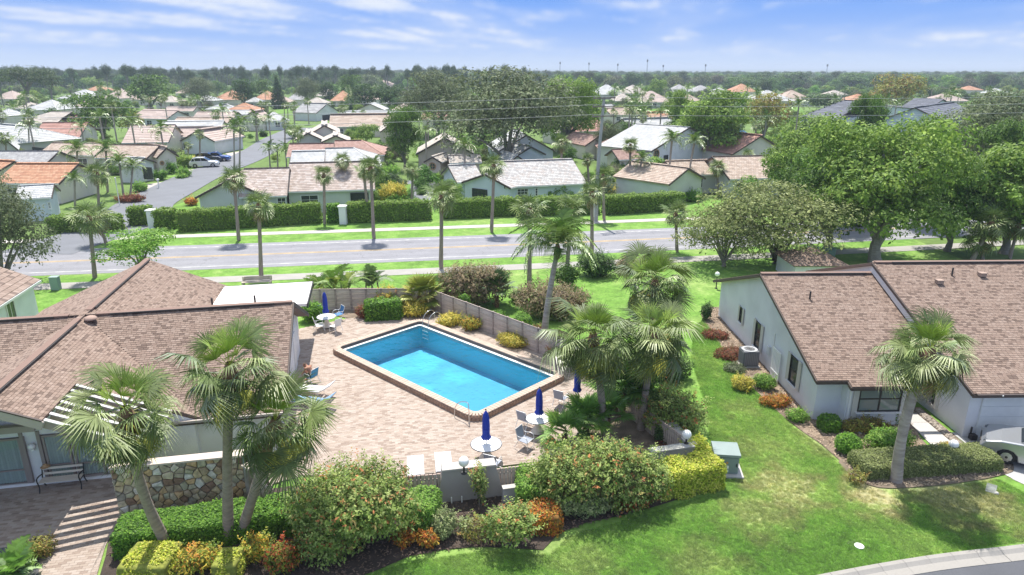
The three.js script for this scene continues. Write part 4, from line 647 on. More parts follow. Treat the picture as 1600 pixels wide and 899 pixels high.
function tree(base, h, w, kind, label, o = {}) {   // a shared crown set to its own height, width and turn
  const [H, W, c, tr] = kind, t = thing(o.name || 'tree', label, 'tree', base, o.turn ?? base.x * 1.7, o.group);
  part('crown', c, leafMat, t); part('trunk', tr, o.bark || barkMat, t); t.scale.set(w / W, h / H, w / W); return t;
}
const mk = (seed, h, w, o) => [h, w, ...treeShape(seed, { h, w, ...o })];
// ---------------------------------------------------------------- near palms
{ const b = G(265, 860); nearSabal(b, atZ(199, 652, b.z + 1.7), 'sabal palm with strongly leaning trunk in front of the stone wall', { seed: 31, bend: -0.25, gold: 5, goldAz: 0.4, n: 50, k: 0.96 }); }
{ const b = G(357, 846); nearSabal(b, atZ(360, 583, b.z + 1.4), 'tall straight sabal palm at the middle of the long green hedge', { seed: 32, n: 46, gold: 6, goldAz: -1.7, k: 0.98 }); }
{ const b = G(374, 842); nearSabal(b, atZ(430, 668, b.z + 1.3), 'short sabal palm leaning right with rusty boots below its crown', { seed: 33, bend: 0.1, gold: 8, goldAz: 1.0, k: 1.0 }); }
{ const b = G(947, 692); nearSabal(b, topOf(b, 927, 532), 'sabal palm with full round crown near the right end of the pool', { seed: 34, n: 66, gold: 7, goldAz: 0.2, k: 1.16 }); }
{ const b = G(1001, 672); nearSabal(b, topOf(b, 1022, 528), 'sabal palm whose trunk bends right behind the flowering shrubs', { seed: 35, n: 64, k: 1.2, gold: 2 }); }
{ const b = G(1012, 610); nearSabal(b, topOf(b, 1024, 446), 'sabal palm standing behind and above the two poolside palms', { seed: 36, n: 60, k: 1.14, gold: 4, goldAz: -1.2 }); }
{ const b = G(1400, 753); nearSabal(b, topOf(b, 1452, 556), 'front sabal palm of the crossed pair before the villa entrance', { seed: 37, n: 54, k: 1.0, grey: 1, r: 0.19, bend: -0.2, gold: 6, goldAz: 1.5 }); }
{ const b = G(1404, 700); nearSabal(b, topOf(b, 1441, 552), 'rear sabal palm of the crossed pair before the villa entrance', { seed: 38, n: 40, k: 1.0, grey: 1, r: 0.19, gold: 6, goldAz: -1.8 }); }
{ const b = G(849, 541), t = thing('queen_palm', 'queen palm with smooth grey trunk and drooping feathery leaves behind the pool fence', 'palm tree', b), tp = topOf(b, 871, 392), dx = tp.x - b.x, h = tp.y, R = mulberry(39);
  part('trunk', taper([[0, 0, 0], [dx * 0.22, h * 0.35, 0], [dx * 0.6, h * 0.7, 0], [dx, h, 0]], [0.25, 0.19, 0.17, 0.13], 12), palmGrey, t);
  part('crownshaft', taper([[dx * 0.97, h - 0.5, 0], [dx, h - 0.1, 0], [dx, h + 0.4, 0]], [0.15, 0.24, 0.1], 9), bootMat, t);
  const shapes = [0, 1, 2].map((i) => { const L = new Leaves(); featherFrond(L, { n: 34, len: 2.7, arch: 1.0 + 0.2 * i, wide: 0.035, hang: 0.9, leaflet: 0.75 }, R, new THREE.Matrix4(), queenTone[i]); return L.geo(); });
  for (let i = 0; i < 22; i++) { const f = part('frond', shapes[i % 3], palmMat, t); f.applyMatrix4(frondAim(i * 2.4 + R() * 0.5, mix(1.25, -0.35, i / 22), (R() - 0.5) * 0.6)); f.position.set(dx, h + 0.2, 0); f.scale.setScalar(0.95 + R() * 0.2); }
}
// fan palms without a tall trunk
function fanClump(base, spots, label, tones, k = 1) { const t = thing('fan_palm', label, 'palm', base), R = mulberry((base.x * 53) | 0), shapes = tones.map((c) => { const L = new Leaves(); fanFrond(L, { n: 24, stalk: 0.75, blade: 0.75, arc: 2.0, droop: 0.3, wide: 0.085, cup: 0.3 }, R, new THREE.Matrix4(), c); return L.geo(); });
  spots.forEach(([x, z, h, n]) => { if (h > 0.5) part('trunk', taper([[x, 0, z], [x * 1.05, h * 0.5, z], [x * 1.1, h, z]], [0.16, 0.14, 0.15], 8), bootMat, t); for (let i = 0; i < n; i++) { const f = part('frond', shapes[i % shapes.length], palmMat, t); f.applyMatrix4(frondAim(i * 2.4 + R(), mix(1.35, -0.2, i / n) + (R() - 0.5) * 0.2, (R() - 0.5) * 0.4)); f.position.set(x * 1.1, h, z); f.scale.setScalar(k * (0.85 + R() * 0.3)); } }); return t; }
const brightFan = [[0.12, 0.24, 0.05], [0.16, 0.29, 0.07], [0.09, 0.19, 0.04]], darkFan = [[0.05, 0.10, 0.035], [0.08, 0.14, 0.05]];
fanClump(G(915, 692), [[0, 0, 1.15, 18], [-0.9, 0.5, 0.7, 13], [0.9, -0.3, 1.1, 13]], 'bright green fan palm clump behind the front flowering shrubs', brightFan, 0.92);
fanClump(G(972, 655), [[0, 0, 1.7, 18], [0.7, 0.1, 1.3, 14], [-0.3, -0.4, 1.3, 10]], 'fan palm clump between the two poolside sabal trunks', brightFan, 1.05);
fanClump(G(656, 486), [[0, 0, 1.1, 18], [0.3, -0.2, 0.8, 10]], 'golden green fan palm in the corner of the pool fence', [[0.26, 0.28, 0.06], [0.33, 0.33, 0.09], [0.17, 0.23, 0.05]], 1.2);
fanClump(G(757, 473), [[0, 0, 1.2, 16]], 'left of two small dark fan palms outside the pool fence', darkFan, 1.0);
fanClump(G(773, 480), [[0.15, 0, 1.3, 16]], 'right of two small dark fan palms outside the pool fence', darkFan, 1.05);
function featherClump(base, n, len, label, tones, h = 0.2, spread = 0.35, cat = 'palm') { const t = thing('feather_palm', label, cat, base), R = mulberry((base.x * 71) | 0), L = new Leaves(); for (let i = 0; i < n; i++) { const m = frondAim(i * 2.4 + R(), mix(1.4, 0.2, i / n), (R() - 0.5) * 0.4); m.setPosition((R() - 0.5) * spread, h * (0.6 + R() * 0.5), (R() - 0.5) * spread); featherFrond(L, { n: 18, len: len * (0.8 + R() * 0.4), leaflet: 0.42, wide: 0.05, arch: 0.9, hang: 0.3 }, R, m, tones[i % tones.length]); } part('frond', L.geo(), leafMat, t).userData.kind = 'stuff'; if (h > 0.6) part('trunk', [0, 1, 2].map((i) => taper([[(i - 1) * spread * 0.4, 0, 0], [(i - 1) * spread * 0.45, h * 0.6, 0], [(i - 1) * spread * 0.4, h, 0]], [0.07, 0.06, 0.05], 6)), barkMat, t); return t; }
const arecaTone = [[0.11, 0.20, 0.04], [0.16, 0.26, 0.055], [0.22, 0.28, 0.07]];
featherClump(G(535, 474), 26, 1.7, 'tall feathery palm clump between the blue umbrella and the pool fence', arecaTone, 1.4, 1.3);
featherClump(G(500, 466), 18, 1.3, 'low feathery palm behind the furled far umbrella', arecaTone, 0.9, 0.8);
featherClump(G(582, 462), 20, 1.4, 'feathery palm rising behind the rear fence left of the golden fan palm', [[0.09, 0.15, 0.06], [0.13, 0.2, 0.08]], 1.1, 1.0);
featherClump(G(20, 905), 24, 1.0, 'light green feathery plant at the near end of the gravel bed', [[0.14, 0.27, 0.06], [0.20, 0.34, 0.09]], 0.15, 0.5, 'plant');

// ---------------------------------------------------------------- shrubs and hedges round the near ground
bush([28, 832, 76, 880], 0.75, 'autumn', 'orange tinged croton on the gravel left of the brick path', { size: 0.1, asp: 0.4 });
bush([186, 850, 268, 912], 0.8, 'limehedge', 'widest yellow green clipped shrub crossed by a trunk shadow', { box: 1, round: 0.35, deep: 0.9 });
bush([268, 843, 333, 903], 0.85, 'croton', 'orange and yellow croton below the leaning palm', { asp: 0.35, size: 0.12 });
bush([334, 846, 376, 905], 0.75, 'limehedge', 'narrow lime green clipped shrub between two crotons', { box: 1, round: 0.3, deep: 1.3 });
bush([371, 826, 417, 884], 0.9, 'croton', 'upright yellow croton at the foot of the paired palms', { asp: 0.35, size: 0.12 });
bush([407, 836, 472, 900], 0.85, 'redcroton', 'round red and green croton rightmost in the front row', { asp: 0.4, size: 0.11 });
hedgeLine([186, 856], [412, 826], 0.95, 1.5, 'hedge', 'long deep green hedge along the foot of the stone wall', { bumpy: 0.28 });
hedgeLine([412, 826], [478, 820], 1.0, 1.4, 'hedge', 'green hedge end between the paired palms and the flowering shrub', { bumpy: 0.3 });
bush([444, 694, 640, 890], 2.9, 'flower', 'very large orange flowering shrub left of the grey gate wall', { size: 0.13, lobes: 13, dens: 1.5, k: 3, deep: 0.8, ragged: 0.3, back: 0.75 });
bush([470, 770, 560, 890], 1.5, 'flower', 'lower flowering shrub spilling towards the mulch on the left', { size: 0.12, lobes: 7, k: 3, ragged: 0.3 });
bush([632, 752, 684, 832], 1.25, 'bright', 'bright green clipped block shrub beside the grey gate wall', { box: 1, deep: 1.2 });
bush([612, 820, 649, 854], 0.6, 'orangecroton', 'left one of two small orange cube crotons in the mulch', { size: 0.09, back: 0.3 });
bush([653, 822, 684, 858], 0.6, 'orangecroton', 'right one of two small orange cube crotons in the mulch', { size: 0.09, back: 0.3 });
bush([670, 788, 711, 846], 1.0, 'pale', 'light green rounded shrub in the mulch below the gate wall', { size: 0.09, lobes: 5 });
bush([706, 800, 738, 842], 0.7, 'pale', 'thin pale shrub right of the light green rounded shrub', { open: 1, dens: 0.35, size: 0.09 });
bush([718, 806, 776, 852], 0.7, 'autumn', 'sparse brownish croton in the middle of the mulch bed', { open: 1, dens: 0.5, asp: 0.35, size: 0.11 });
bush([754, 760, 834, 868], 1.5, 'flower', 'young flowering tree on a thin stem in front of the gate wall', { name: 'flowering_shrub', open: 1, size: 0.12, lobes: 9, dens: 0.8, ragged: 0.35, k: 3 });
bush([738, 738, 762, 796], 1.7, 'flower', 'slender flowering sprig standing against the grey gate wall', { open: 1, dens: 0.55, size: 0.11, lobes: 3 });
bush([822, 784, 876, 832], 0.8, 'orangecroton', 'orange and green clipped croton at the lawn edge', { size: 0.1, box: 1, round: 0.25 });
bush([807, 735, 872, 796], 1.2, 'bright', 'leafy green clipped block beside the orange lawn edge croton', { box: 1, deep: 1.1, bumpy: 0.35 });
bush([836, 660, 1000, 815], 2.6, 'flower', 'large orange flowering shrub in front of the fan palms', { size: 0.13, lobes: 12, dens: 1.35, k: 3, deep: 0.7, ragged: 0.3, back: 0.6 });
bush([930, 700, 1042, 806], 2.1, 'flower', 'right hand flowering shrub below the planter wall', { size: 0.12, lobes: 9, dens: 1.3, k: 3, deep: 0.8, ragged: 0.3 });
bush([865, 760, 960, 818], 1.0, 'pale', 'pale green shrub skirt at the lawn edge under the big flowering shrub', { size: 0.1, lobes: 7, deep: 0.7 });
bush([950, 766, 1022, 806], 0.65, 'redcroton', 'low red leaved croton at the edge of the shaded lawn', { size: 0.1, deep: 0.6 });
hedgeLine([1022, 772], [1118, 752], 1.15, 1.3, 'limehedge', 'bright yellow green hedge beside the green transformer box', { bumpy: 0.35 });
bush([1068, 668, 1112, 730], 1.2, 'limehedge', 'lime shrub behind the yellow green hedge by the globe lamp', { lobes: 5 });
bush([1010, 596, 1108, 690], 1.9, 'flower', 'orange flowering shrub outside the picket fence by the side lawn', { size: 0.13, lobes: 10, dens: 1.2, k: 3, ragged: 0.3 });
bush([1018, 545, 1082, 600], 1.3, 'dark', 'dark leafy shrub below the drooping palm by the side lawn', { lobes: 7, size: 0.12 });
bush([950, 552, 1018, 606], 1.2, 'maroon', 'rust and green shrub half hidden behind the palm trunks', { lobes: 6, size: 0.13 });
bush([1022, 656, 1046, 694], 0.9, 'dark', 'small dark shrub inside the picket fence corner', { size: 0.08, lobes: 4 });
bush([1026, 676, 1068, 702], 0.25, 'maroon', 'purple groundcover patch inside the picket fence corner', { size: 0.08, open: 1, cat: 'ground cover', deep: 1.6 });
// round the pool
bush([464, 470, 503, 506], 1.3, 'hedge', 'green shrub below the white flat roof', { size: 0.15 });
hedgeLine([572, 500], [626, 497], 1.3, 1.1, 'hedge', 'green hedge with golden top along the rear pool fence', { bumpy: 0.3 });
bush([578, 462, 622, 486], 1.5, 'croton', 'orange tipped shrub rising from the rear pool hedge', { size: 0.14, open: 1, dens: 0.6 });
bush([620, 460, 668, 498], 1.0, 'yellow', 'yellow green shrub under the golden fan palm', { size: 0.13 });
bush([555, 476, 582, 500], 0.9, 'maroon', 'dark reddish shrub at the left end of the rear pool hedge', { size: 0.12 });
bush([680, 484, 722, 512], 0.75, 'yellow', 'yellow shrub nearest the pool ladder', { size: 0.11 });
bush([719, 486, 753, 520], 0.85, 'croton', 'orange croton between yellow shrub and dark clipped shrub', { size: 0.11, asp: 0.4 });
bush([748, 494, 764, 510], 0.5, 'light', 'tiny light green shrub beside the orange croton', { size: 0.1, lobes: 3 });
bush([718, 462, 733, 496], 1.5, 'hedge', 'narrow clipped column shrub against the pool fence', { box: 1, deep: 0.9, size: 0.11 });
bush([761, 480, 787, 518], 1.2, 'hedge', 'square clipped dark shrub against the pool fence', { box: 1, deep: 0.9, size: 0.1 });
bush([803, 493, 830, 520], 0.95, 'hedge', 'lower square clipped shrub right of the square dark shrub', { box: 1, deep: 0.9, size: 0.1 });
bush([778, 510, 837, 546], 0.8, 'yellow', 'broad yellow variegated shrub beside the pool deck', { size: 0.1, lobes: 8, dens: 1.2 });
bush([832, 502, 852, 532], 0.8, 'maroon', 'small reddish shrub at the foot of the queen palm', { size: 0.12, lobes: 4 });
bush([856, 530, 890, 566], 0.8, 'redcroton', 'red leaved plant right of the queen palm trunk', { size: 0.14, open: 1, dens: 0.5, asp: 0.25 });
bush([812, 425, 918, 505], 2.2, 'purple', 'brownish twiggy shrub mass outside the fence behind the queen palm', { size: 0.2, lobes: 11, deep: 0.8, ragged: 0.35 });
bush([690, 404, 792, 484], 2.9, 'purple', 'purplish shrub tree outside the pool fence', { size: 0.19, lobes: 12, ragged: 0.3, cat: 'tree', open: 1, dens: 1.2, deep: 0.8 });
bush([830, 455, 885, 500], 0.5, 'pale', 'thin pale undergrowth on the lawn outside the pool fence', { size: 0.14, open: 1, dens: 0.35 });
bush([905, 392, 962, 436], 1.7, 'dark', 'dark shrub at the foot of the near verge palms', { size: 0.2, ragged: 0.3 });
bush([962, 398, 1000, 428], 1.2, 'purple', 'purplish shrub right of the near verge palms', { size: 0.2 });
bush([868, 405, 905, 452], 1.6, 'ficus', 'green shrub behind the queen palm trunk', { size: 0.2, ragged: 0.3 });
bush([796, 440, 826, 474], 0.9, 'pale', 'small pale shrub left of the thick tall sabal palm foot', { size: 0.16 });
bush([676, 448, 702, 478], 1.3, 'ficus', 'green shrub outside the fence corner', { size: 0.18 });
bush([955, 575, 1000, 628], 1.1, 'ficus', 'leafy shrub between the poolside palm trunks', { size: 0.12, ragged: 0.3 });
bush([1000, 500, 1060, 560], 1.6, 'flower', 'flowering shrub behind the poolside palms on the side lawn', { size: 0.14, ragged: 0.3 });
// along the villa
bush([1096, 470, 1113, 502], 1.2, 'dark', 'small dark standard shrub at the far corner of the villa', { size: 0.12, lobes: 4 });
bush([1102, 500, 1140, 532], 0.45, 'maroon', 'low mixed plants near the far villa corner', { size: 0.11, open: 1 });
bush([1122, 530, 1174, 564], 0.5, 'maroon', 'rust red groundcover strip under the shuttered villa window', { size: 0.09, deep: 0.9 });
bush([1134, 562, 1168, 584], 0.35, 'silver', 'greyish low plant in the mulch left of the air conditioner', { size: 0.09 });
bush([1146, 578, 1180, 614], 0.7, 'yellow', 'yellow variegated shrub in front of the air conditioner', { size: 0.09 });
bush([1180, 576, 1214, 612], 0.75, 'bright', 'leafy green shrub touching the air conditioner', { size: 0.1 });
bush([1193, 604, 1240, 640], 0.55, 'orangecroton', 'rust orange groundcover below the lattice panel', { size: 0.08, deep: 0.8 });
bush([1232, 628, 1264, 662], 0.55, 'bright', 'bright green low shrub near the front villa corner', { size: 0.09 });
bush([1284, 648, 1312, 676], 0.7, 'hedge', 'small square clipped shrub at the front villa corner', { box: 1, size: 0.08 });
bush([1308, 676, 1352, 714], 0.85, 'hedge', 'large round clipped shrub in pale mulch before the villa', { lobes: 0, size: 0.08, dens: 1.3, ragged: 0.05, smooth: 1 });
bush([1322, 650, 1402, 686], 0.6, 'autumn', 'mixed leafy plants below the dark bay window', { size: 0.11, deep: 0.5 });
bush([1360, 670, 1438, 714], 0.9, 'bright', 'light green rounded shrub left of the entrance walk', { size: 0.1, deep: 0.6, lobes: 8 });
bush([1397, 616, 1417, 664], 2.0, 'hedge', 'tall narrow clipped column shrub beside the villa entrance', { box: 1, deep: 0.8, size: 0.085, round: 0.1, bumpy: 0.1 });
hedgeLine([1338, 737], [1546, 723], 0.62, 1.5, 'olive', 'long low clipped hedge in front of the villa walk', { bumpy: 0.14, size: 0.075 });
bush([1480, 690, 1520, 712], 0.3, 'croton', 'small orange edging plants beside the villa globe lamp', { size: 0.07, open: 1 });
bush([1326, 718, 1356, 760], 0.5, 'autumn', 'ragged low plant at the left end of the villa hedge', { size: 0.1, open: 1, dens: 0.5 });

// short grass of the near lawn: blades in tufts, nobody could count them
{ const R = mulberry(900), L = new Leaves(); for (let i = 0; i < 9; i++) { const a = R() * 6.28, d = V3(Math.cos(a) * 0.5, 0.8, Math.sin(a) * 0.5).normalize(), u = V3(-Math.cos(a) * 0.7, 0.6, -Math.sin(a) * 0.7).normalize(); L.leaf((R() - 0.5) * 0.14, 0, (R() - 0.5) * 0.14, d, u, 0.045 + R() * 0.03, 0.012, [1, 1, 1]); }
  const area = px([[560, 905], [640, 878], [760, 862], [860, 868], [890, 838], [1010, 806], [1100, 775], [1160, 740], [1110, 690], [1105, 640], [1080, 560], [1085, 510], [1100, 500], [1140, 560], [1180, 612], [1240, 668], [1290, 704], [1325, 738], [1350, 765], [1440, 768], [1560, 750], [1600, 770], [1640, 840], [1450, 868], [1290, 897], [1200, 915]]);
  const xs = area.map((p) => p[0]), zs = area.map((p) => p[1]), list = []; let k = 0;
  while (list.length < 60000 && k++ < 400000) { const x = mix(Math.min(...xs), Math.max(...xs), R()), z = mix(Math.min(...zs), Math.max(...zs), R()); if (!inPoly(x, z, area)) continue; let d = 0; for (const [dx, dz, r, q] of dry) d = Math.max(d, q * (1 - sstep(0.3, 1.1, Math.hypot(x - dx, z - dz) / r))); if (R() < d * 0.85) continue; const v = (0.75 + R() * 0.5) * 1.12, c = lawnColor(x, z); list.push([mat4(x, 0.0, z, 0, R() * 6.28, 0, 0.9 + R() * 0.7), C(c[0] * v, c[1] * v, c[2] * v)]); }
  const gm = new THREE.MeshPhysicalMaterial({ roughness: 0.95, transmission: 0.4, thickness: 0, side: THREE.DoubleSide, vertexColors: true });
  const g = inst('grass', L.geo(), gm, list); g.userData.label = 'short green lawn grass between the pool and the villa';
}
// ---------------------------------------------------------------- fences and low walls round the pool
const fenceMat = [[0.62, 0.52, 0.45], [0.66, 0.56, 0.485], [0.58, 0.485, 0.42]].map((c) => mt(...c, 0.9, { map: rep(TX.bark, 2.2) })), postMat = mt(0.42, 0.35, 0.31, 0.9, { map: rep(TX.bark, 2) });
function boardFence(a, b, n, h, label) {   // posts with wide horizontal boards between them
  const A = G(...a), B = G(...b), L = A.distanceTo(B), d = B.clone().sub(A), t = thing('board_fence', label, 'fence', A, Math.atan2(-d.z, d.x)), s = L / n;
  for (let i = 0; i <= n; i++) part('post', box(0.12, h + 0.06, 0.12, i * s, (h + 0.06) / 2, 0), postMat, t);
  for (let i = 0; i < n; i++) { const step = (i % 2) * 0.02; for (let k = 0; k < 5; k++) part('board', box(s - 0.14, h / 5 - 0.018, 0.035, (i + 0.5) * s, h / 5 * (k + 0.5) - step, (k % 2) * 0.008), fenceMat[(i * 3 + k) % 3], t); part('rail', box(s - 0.12, 0.06, 0.07, (i + 0.5) * s, h + 0.005, 0), postMat, t); }
  return t;
}
boardFence([478, 486], [668, 484], 8, 1.55, 'brown board fence along the rear of the pool deck');
boardFence([672, 485], [866, 562], 9, 1.55, 'brown board fence along the long right side of the pool bed');
boardFence([868, 564], [962, 608], 4, 1.55, 'brown board fence hidden behind the palms right of the pool');
{ const t = thing('screen_panel', 'narrow white screen panel between the palms right of the pool', 'panel', G(947, 612), 0.6); part('panel', rbox(0.9, 1.7, 0.1, 0.02, 0, 0.85, 0), MT.wall, t); part('cap', box(0.96, 0.05, 0.16, 0, 1.72, 0), MT.white, t); }
function picketFence(a, b, h, y0, label) {   // close upright pickets on a rail
  const A = a.isVector3 ? a : G(...a), B = b.isVector3 ? b : G(...b), L = A.distanceTo(B), d = B.clone().sub(A), t = thing('picket_fence', label, 'fence', A, Math.atan2(-d.z, d.x)), n = Math.round(L / 0.155), R = mulberry((A.x * 99) | 0), g = rbox(0.12, h, 0.05, 0.012, 0, h / 2, 0), cap = box(0.125, 0.012, 0.055, 0, h + 0.007, 0), capM = mt(0.46, 0.36, 0.31, 0.9);
  for (let i = 0; i < n; i++) { const p = part('picket', g, fenceMat[Math.floor(R() * 3)], t); p.position.set((i + 0.5) * L / n, y0 + (R() - 0.5) * 0.025, 0); part('picket_end', cap, capM, p); }
  part('rail', [box(L, 0.08, 0.04, L / 2, y0 + h * 0.25, -0.05), box(L, 0.08, 0.04, L / 2, y0 + h * 0.78, -0.05)], postMat, t); return t;
}
const gateZ = (x, y) => G(x, y);
picketFence([628, 788], [690, 783], 1.15, 0.05, 'low picket fence left of the grey gate wall');
picketFence([776, 775], [868, 762], 1.15, 0.05, 'low picket fence right of the grey gate wall');
picketFence([392, 800], [430, 796], 1.05, 0.0, 'short picket fence stub at the right end of the stone wall');
picketFence([985, 655], [1062, 716], 1.05, 0.05, 'picket fence facing the side lawn');
{ const A = G(683, 788), B = G(787, 776), d = B.clone().sub(A), L = d.length(), t = thing('gate_wall', 'grey battered wall block with sloping ends facing the mulch bed', 'wall', A, Math.atan2(-d.z, d.x)), m = mt(0.40, 0.37, 0.35, 0.9, { map: rep(TX.stain, 2.5), bumpMap: rep(TX.rough, 0.7), bumpScale: 0.006 });
  const prof = [[-0.02, 0], [L + 0.05, 0], [L - 0.32, 1.42], [0.26, 1.42]];
  part('wall', prism(prof, 0.42, mat4(0, 0, -0.42)), m, t); part('cap', prism([[0.22, 1.42], [L - 0.28, 1.42], [L - 0.3, 1.49], [0.24, 1.49]], 0.52, mat4(0, 0, -0.47)), mt(0.52, 0.49, 0.46, 0.9, { map: rep(TX.concrete, 2) }), t);
  for (const x of [0.55, 0.95]) part('pipe', cyl(0.025, 0.025, 0.3, x, 0.15, 0.1), MT.white, t); }
{ const A = G(784, 782), B = G(834, 775), d = B.clone().sub(A), t = thing('garden_wall', 'low pale grey wall beneath the right picket fence', 'wall', A, Math.atan2(-d.z, d.x)); part('wall', box(d.length(), 0.62, 0.2, d.length() / 2, 0.31, 0.12), mt(0.50, 0.50, 0.51, 0.9, { map: rep(TX.stain, 2) }), t); part('cap', box(d.length(), 0.05, 0.26, d.length() / 2, 0.64, 0.12), MT.concrete, t); }
{ const A = G(1013, 737), B = G(1080, 727), C2 = G(1046, 690), t = thing('planter_wall', 'grey planter wall corner with a globe lamp by the side lawn', 'wall', A, 0), m = mt(0.46, 0.45, 0.45, 0.9, { map: rep(TX.stain, 2) }), r = (p) => [p.x - A.x, 0, p.z - A.z], seg = (p, q, h, w) => { const a = r(p), b = r(q); part('wall', bar([a[0], h / 2, a[2]], [b[0], h / 2, b[2]], w, h), m, t); part('cap', bar([a[0], h + 0.03, a[2]], [b[0], h + 0.03, b[2]], w + 0.08, 0.06), MT.concrete, t); };
  seg(A, B, 0.95, 0.3); seg(B, C2, 0.92, 0.34); }
// globe lamps on short posts
function globeLamp(p, h, label, r = 0.17) { const t = thing('globe_lamp', label, 'lamp', p); part('post', [cyl(0.035, 0.045, h, 0, h / 2, 0), cyl(0.1, 0.12, 0.05, 0, 0.025, 0)], MT.trimDark, t); part('globe', ball(r, 0, h + r * 0.85, 0, 20, 14), MT.globe, t); return t; }
{ const p = G(725, 740, 1.49); globeLamp(p, 0.34, 'white globe lamp on the grey gate wall', 0.2); }
{ const p = G(1072, 694, 0.98); globeLamp(p, 0.28, 'white globe lamp on the planter wall corner', 0.2); }
globeLamp(G(1486, 716), 0.5, 'white globe lamp behind the long low villa hedge', 0.2);
globeLamp(G(1119, 451, 0), 1.0, 'small pale lamp post at the far corner of the villa', 0.18);

// ---------------------------------------------------------------- the stone wall: every stone its own piece
{ const [ox, oz] = clubXZ(3.72, 9.45), t = thing('stone_wall', 'fieldstone wall with pale cap in front of the clubhouse entrance', 'wall', [ox, 0, oz], CA), h = 2.15, L = 4.7, R = mulberry(55);
  part('core', [box(L - 0.06, h, 0.3, L / 2, h / 2, -0.22), box(0.3, h, 1.25, 0.2, h / 2, -0.75), box(0.3, 1.9, 0.8, L + 0.3, 0.95, 0.2, 0, -0.9)], mt(0.30, 0.26, 0.22, 1, { map: rep(TX.blotch, 1) }), t);
  part('cap', [box(L + 0.1, 0.07, 0.46, L / 2, h + 0.035, -0.2), box(0.5, 0.07, 1.1, 0.22, h + 0.034, -0.95), box(0.42, 0.07, 0.9, L + 0.32, 1.94, 0.2, 0, -0.9)], mt(0.62, 0.53, 0.46, 0.85, { map: rep(TX.stain, 1.5) }), t);
  const tones = [[0.46, 0.36, 0.22], [0.52, 0.44, 0.31], [0.40, 0.34, 0.25], [0.50, 0.34, 0.18], [0.34, 0.26, 0.17], [0.56, 0.53, 0.47], [0.40, 0.37, 0.25], [0.24, 0.15, 0.10], [0.62, 0.56, 0.46], [0.30, 0.27, 0.22]].map((c) => mt(...c.map((q) => q * 1.55), 0.95, { map: rep(TX.blotch, 0.7), bumpMap: rep(TX.rough, 0.5), bumpScale: 0.015 }));
  // irregular stones: cells round scattered points, clipped against their neighbours
  const face = (w, hh, place, n, seed) => { const Q = mulberry(seed), pts = []; let tries = 0; while (pts.length < n && tries++ < 6000) { const p = [Q() * w, Q() * hh]; if (pts.every((q) => Math.hypot((q[0] - p[0]) * 0.75, q[1] - p[1]) > 0.115 + hash2(pts.length, 3, seed) * 0.12)) pts.push(p); }
    for (const p of pts) { let poly = [[Math.max(0, p[0] - 0.6), Math.max(0, p[1] - 0.6)], [Math.min(w, p[0] + 0.6), Math.max(0, p[1] - 0.6)], [Math.min(w, p[0] + 0.6), Math.min(hh, p[1] + 0.6)], [Math.max(0, p[0] - 0.6), Math.min(hh, p[1] + 0.6)]];
      for (const q of pts) { if (q === p) continue; const nx = q[0] - p[0], ny = q[1] - p[1], l = Math.hypot(nx, ny); if (l > 1.3) continue; const c = (nx * (p[0] + q[0]) + ny * (p[1] + q[1])) / 2 - l * 0.014, out = []; for (let i = 0; i < poly.length; i++) { const a = poly[i], b = poly[(i + 1) % poly.length], da = nx * a[0] + ny * a[1] - c, db = nx * b[0] + ny * b[1] - c; if (da <= 0) out.push(a); if ((da < 0) !== (db < 0)) { const k = da / (da - db); out.push([mix(a[0], b[0], k), mix(a[1], b[1], k)]); } } poly = out; if (poly.length < 3) break; }
      if (poly.length < 3) continue; const cx = poly.reduce((s, q) => s + q[0], 0) / poly.length, cy = poly.reduce((s, q) => s + q[1], 0) / poly.length, dp = 0.05 + Q() * 0.06, pos = [], tilt = [(Q() - 0.5) * 0.05, (Q() - 0.5) * 0.05];
      const rim = poly.map((q) => [q[0], q[1], -0.02]), top = poly.map((q) => { const k = 0.9 + Q() * 0.09; return [mix(cx, q[0], k), mix(cy, q[1], k), dp * (0.75 + Q() * 0.3)]; }), mid = [cx + tilt[0], cy + tilt[1], dp * 1.15];
      for (let i = 0; i < poly.length; i++) { const j = (i + 1) % poly.length; pos.push(...rim[i], ...rim[j], ...top[j], ...rim[i], ...top[j], ...top[i], ...top[i], ...top[j], ...mid); }
      const g = new THREE.BufferGeometry(); g.setAttribute('position', new THREE.Float32BufferAttribute(pos, 3)); g.setAttribute('uv', new THREE.Float32BufferAttribute(Array.from({ length: pos.length / 3 }, (_, i) => [pos[i * 3] + p[0], pos[i * 3 + 1]]).flat(), 2)); g.computeVertexNormals(); g.applyMatrix4(place); part('stone', g, tones[Math.floor(Q() * tones.length)], t); } };
  face(L, h, mat4(0, 0, -0.07), 165, 61); face(1.3, h, mat4(0.05, 0, -1.38, 0, -Math.PI / 2), 36, 62); face(0.8, 1.88, mat4(L + 0.16, 0, -0.24, 0, -0.9), 18, 63);
}
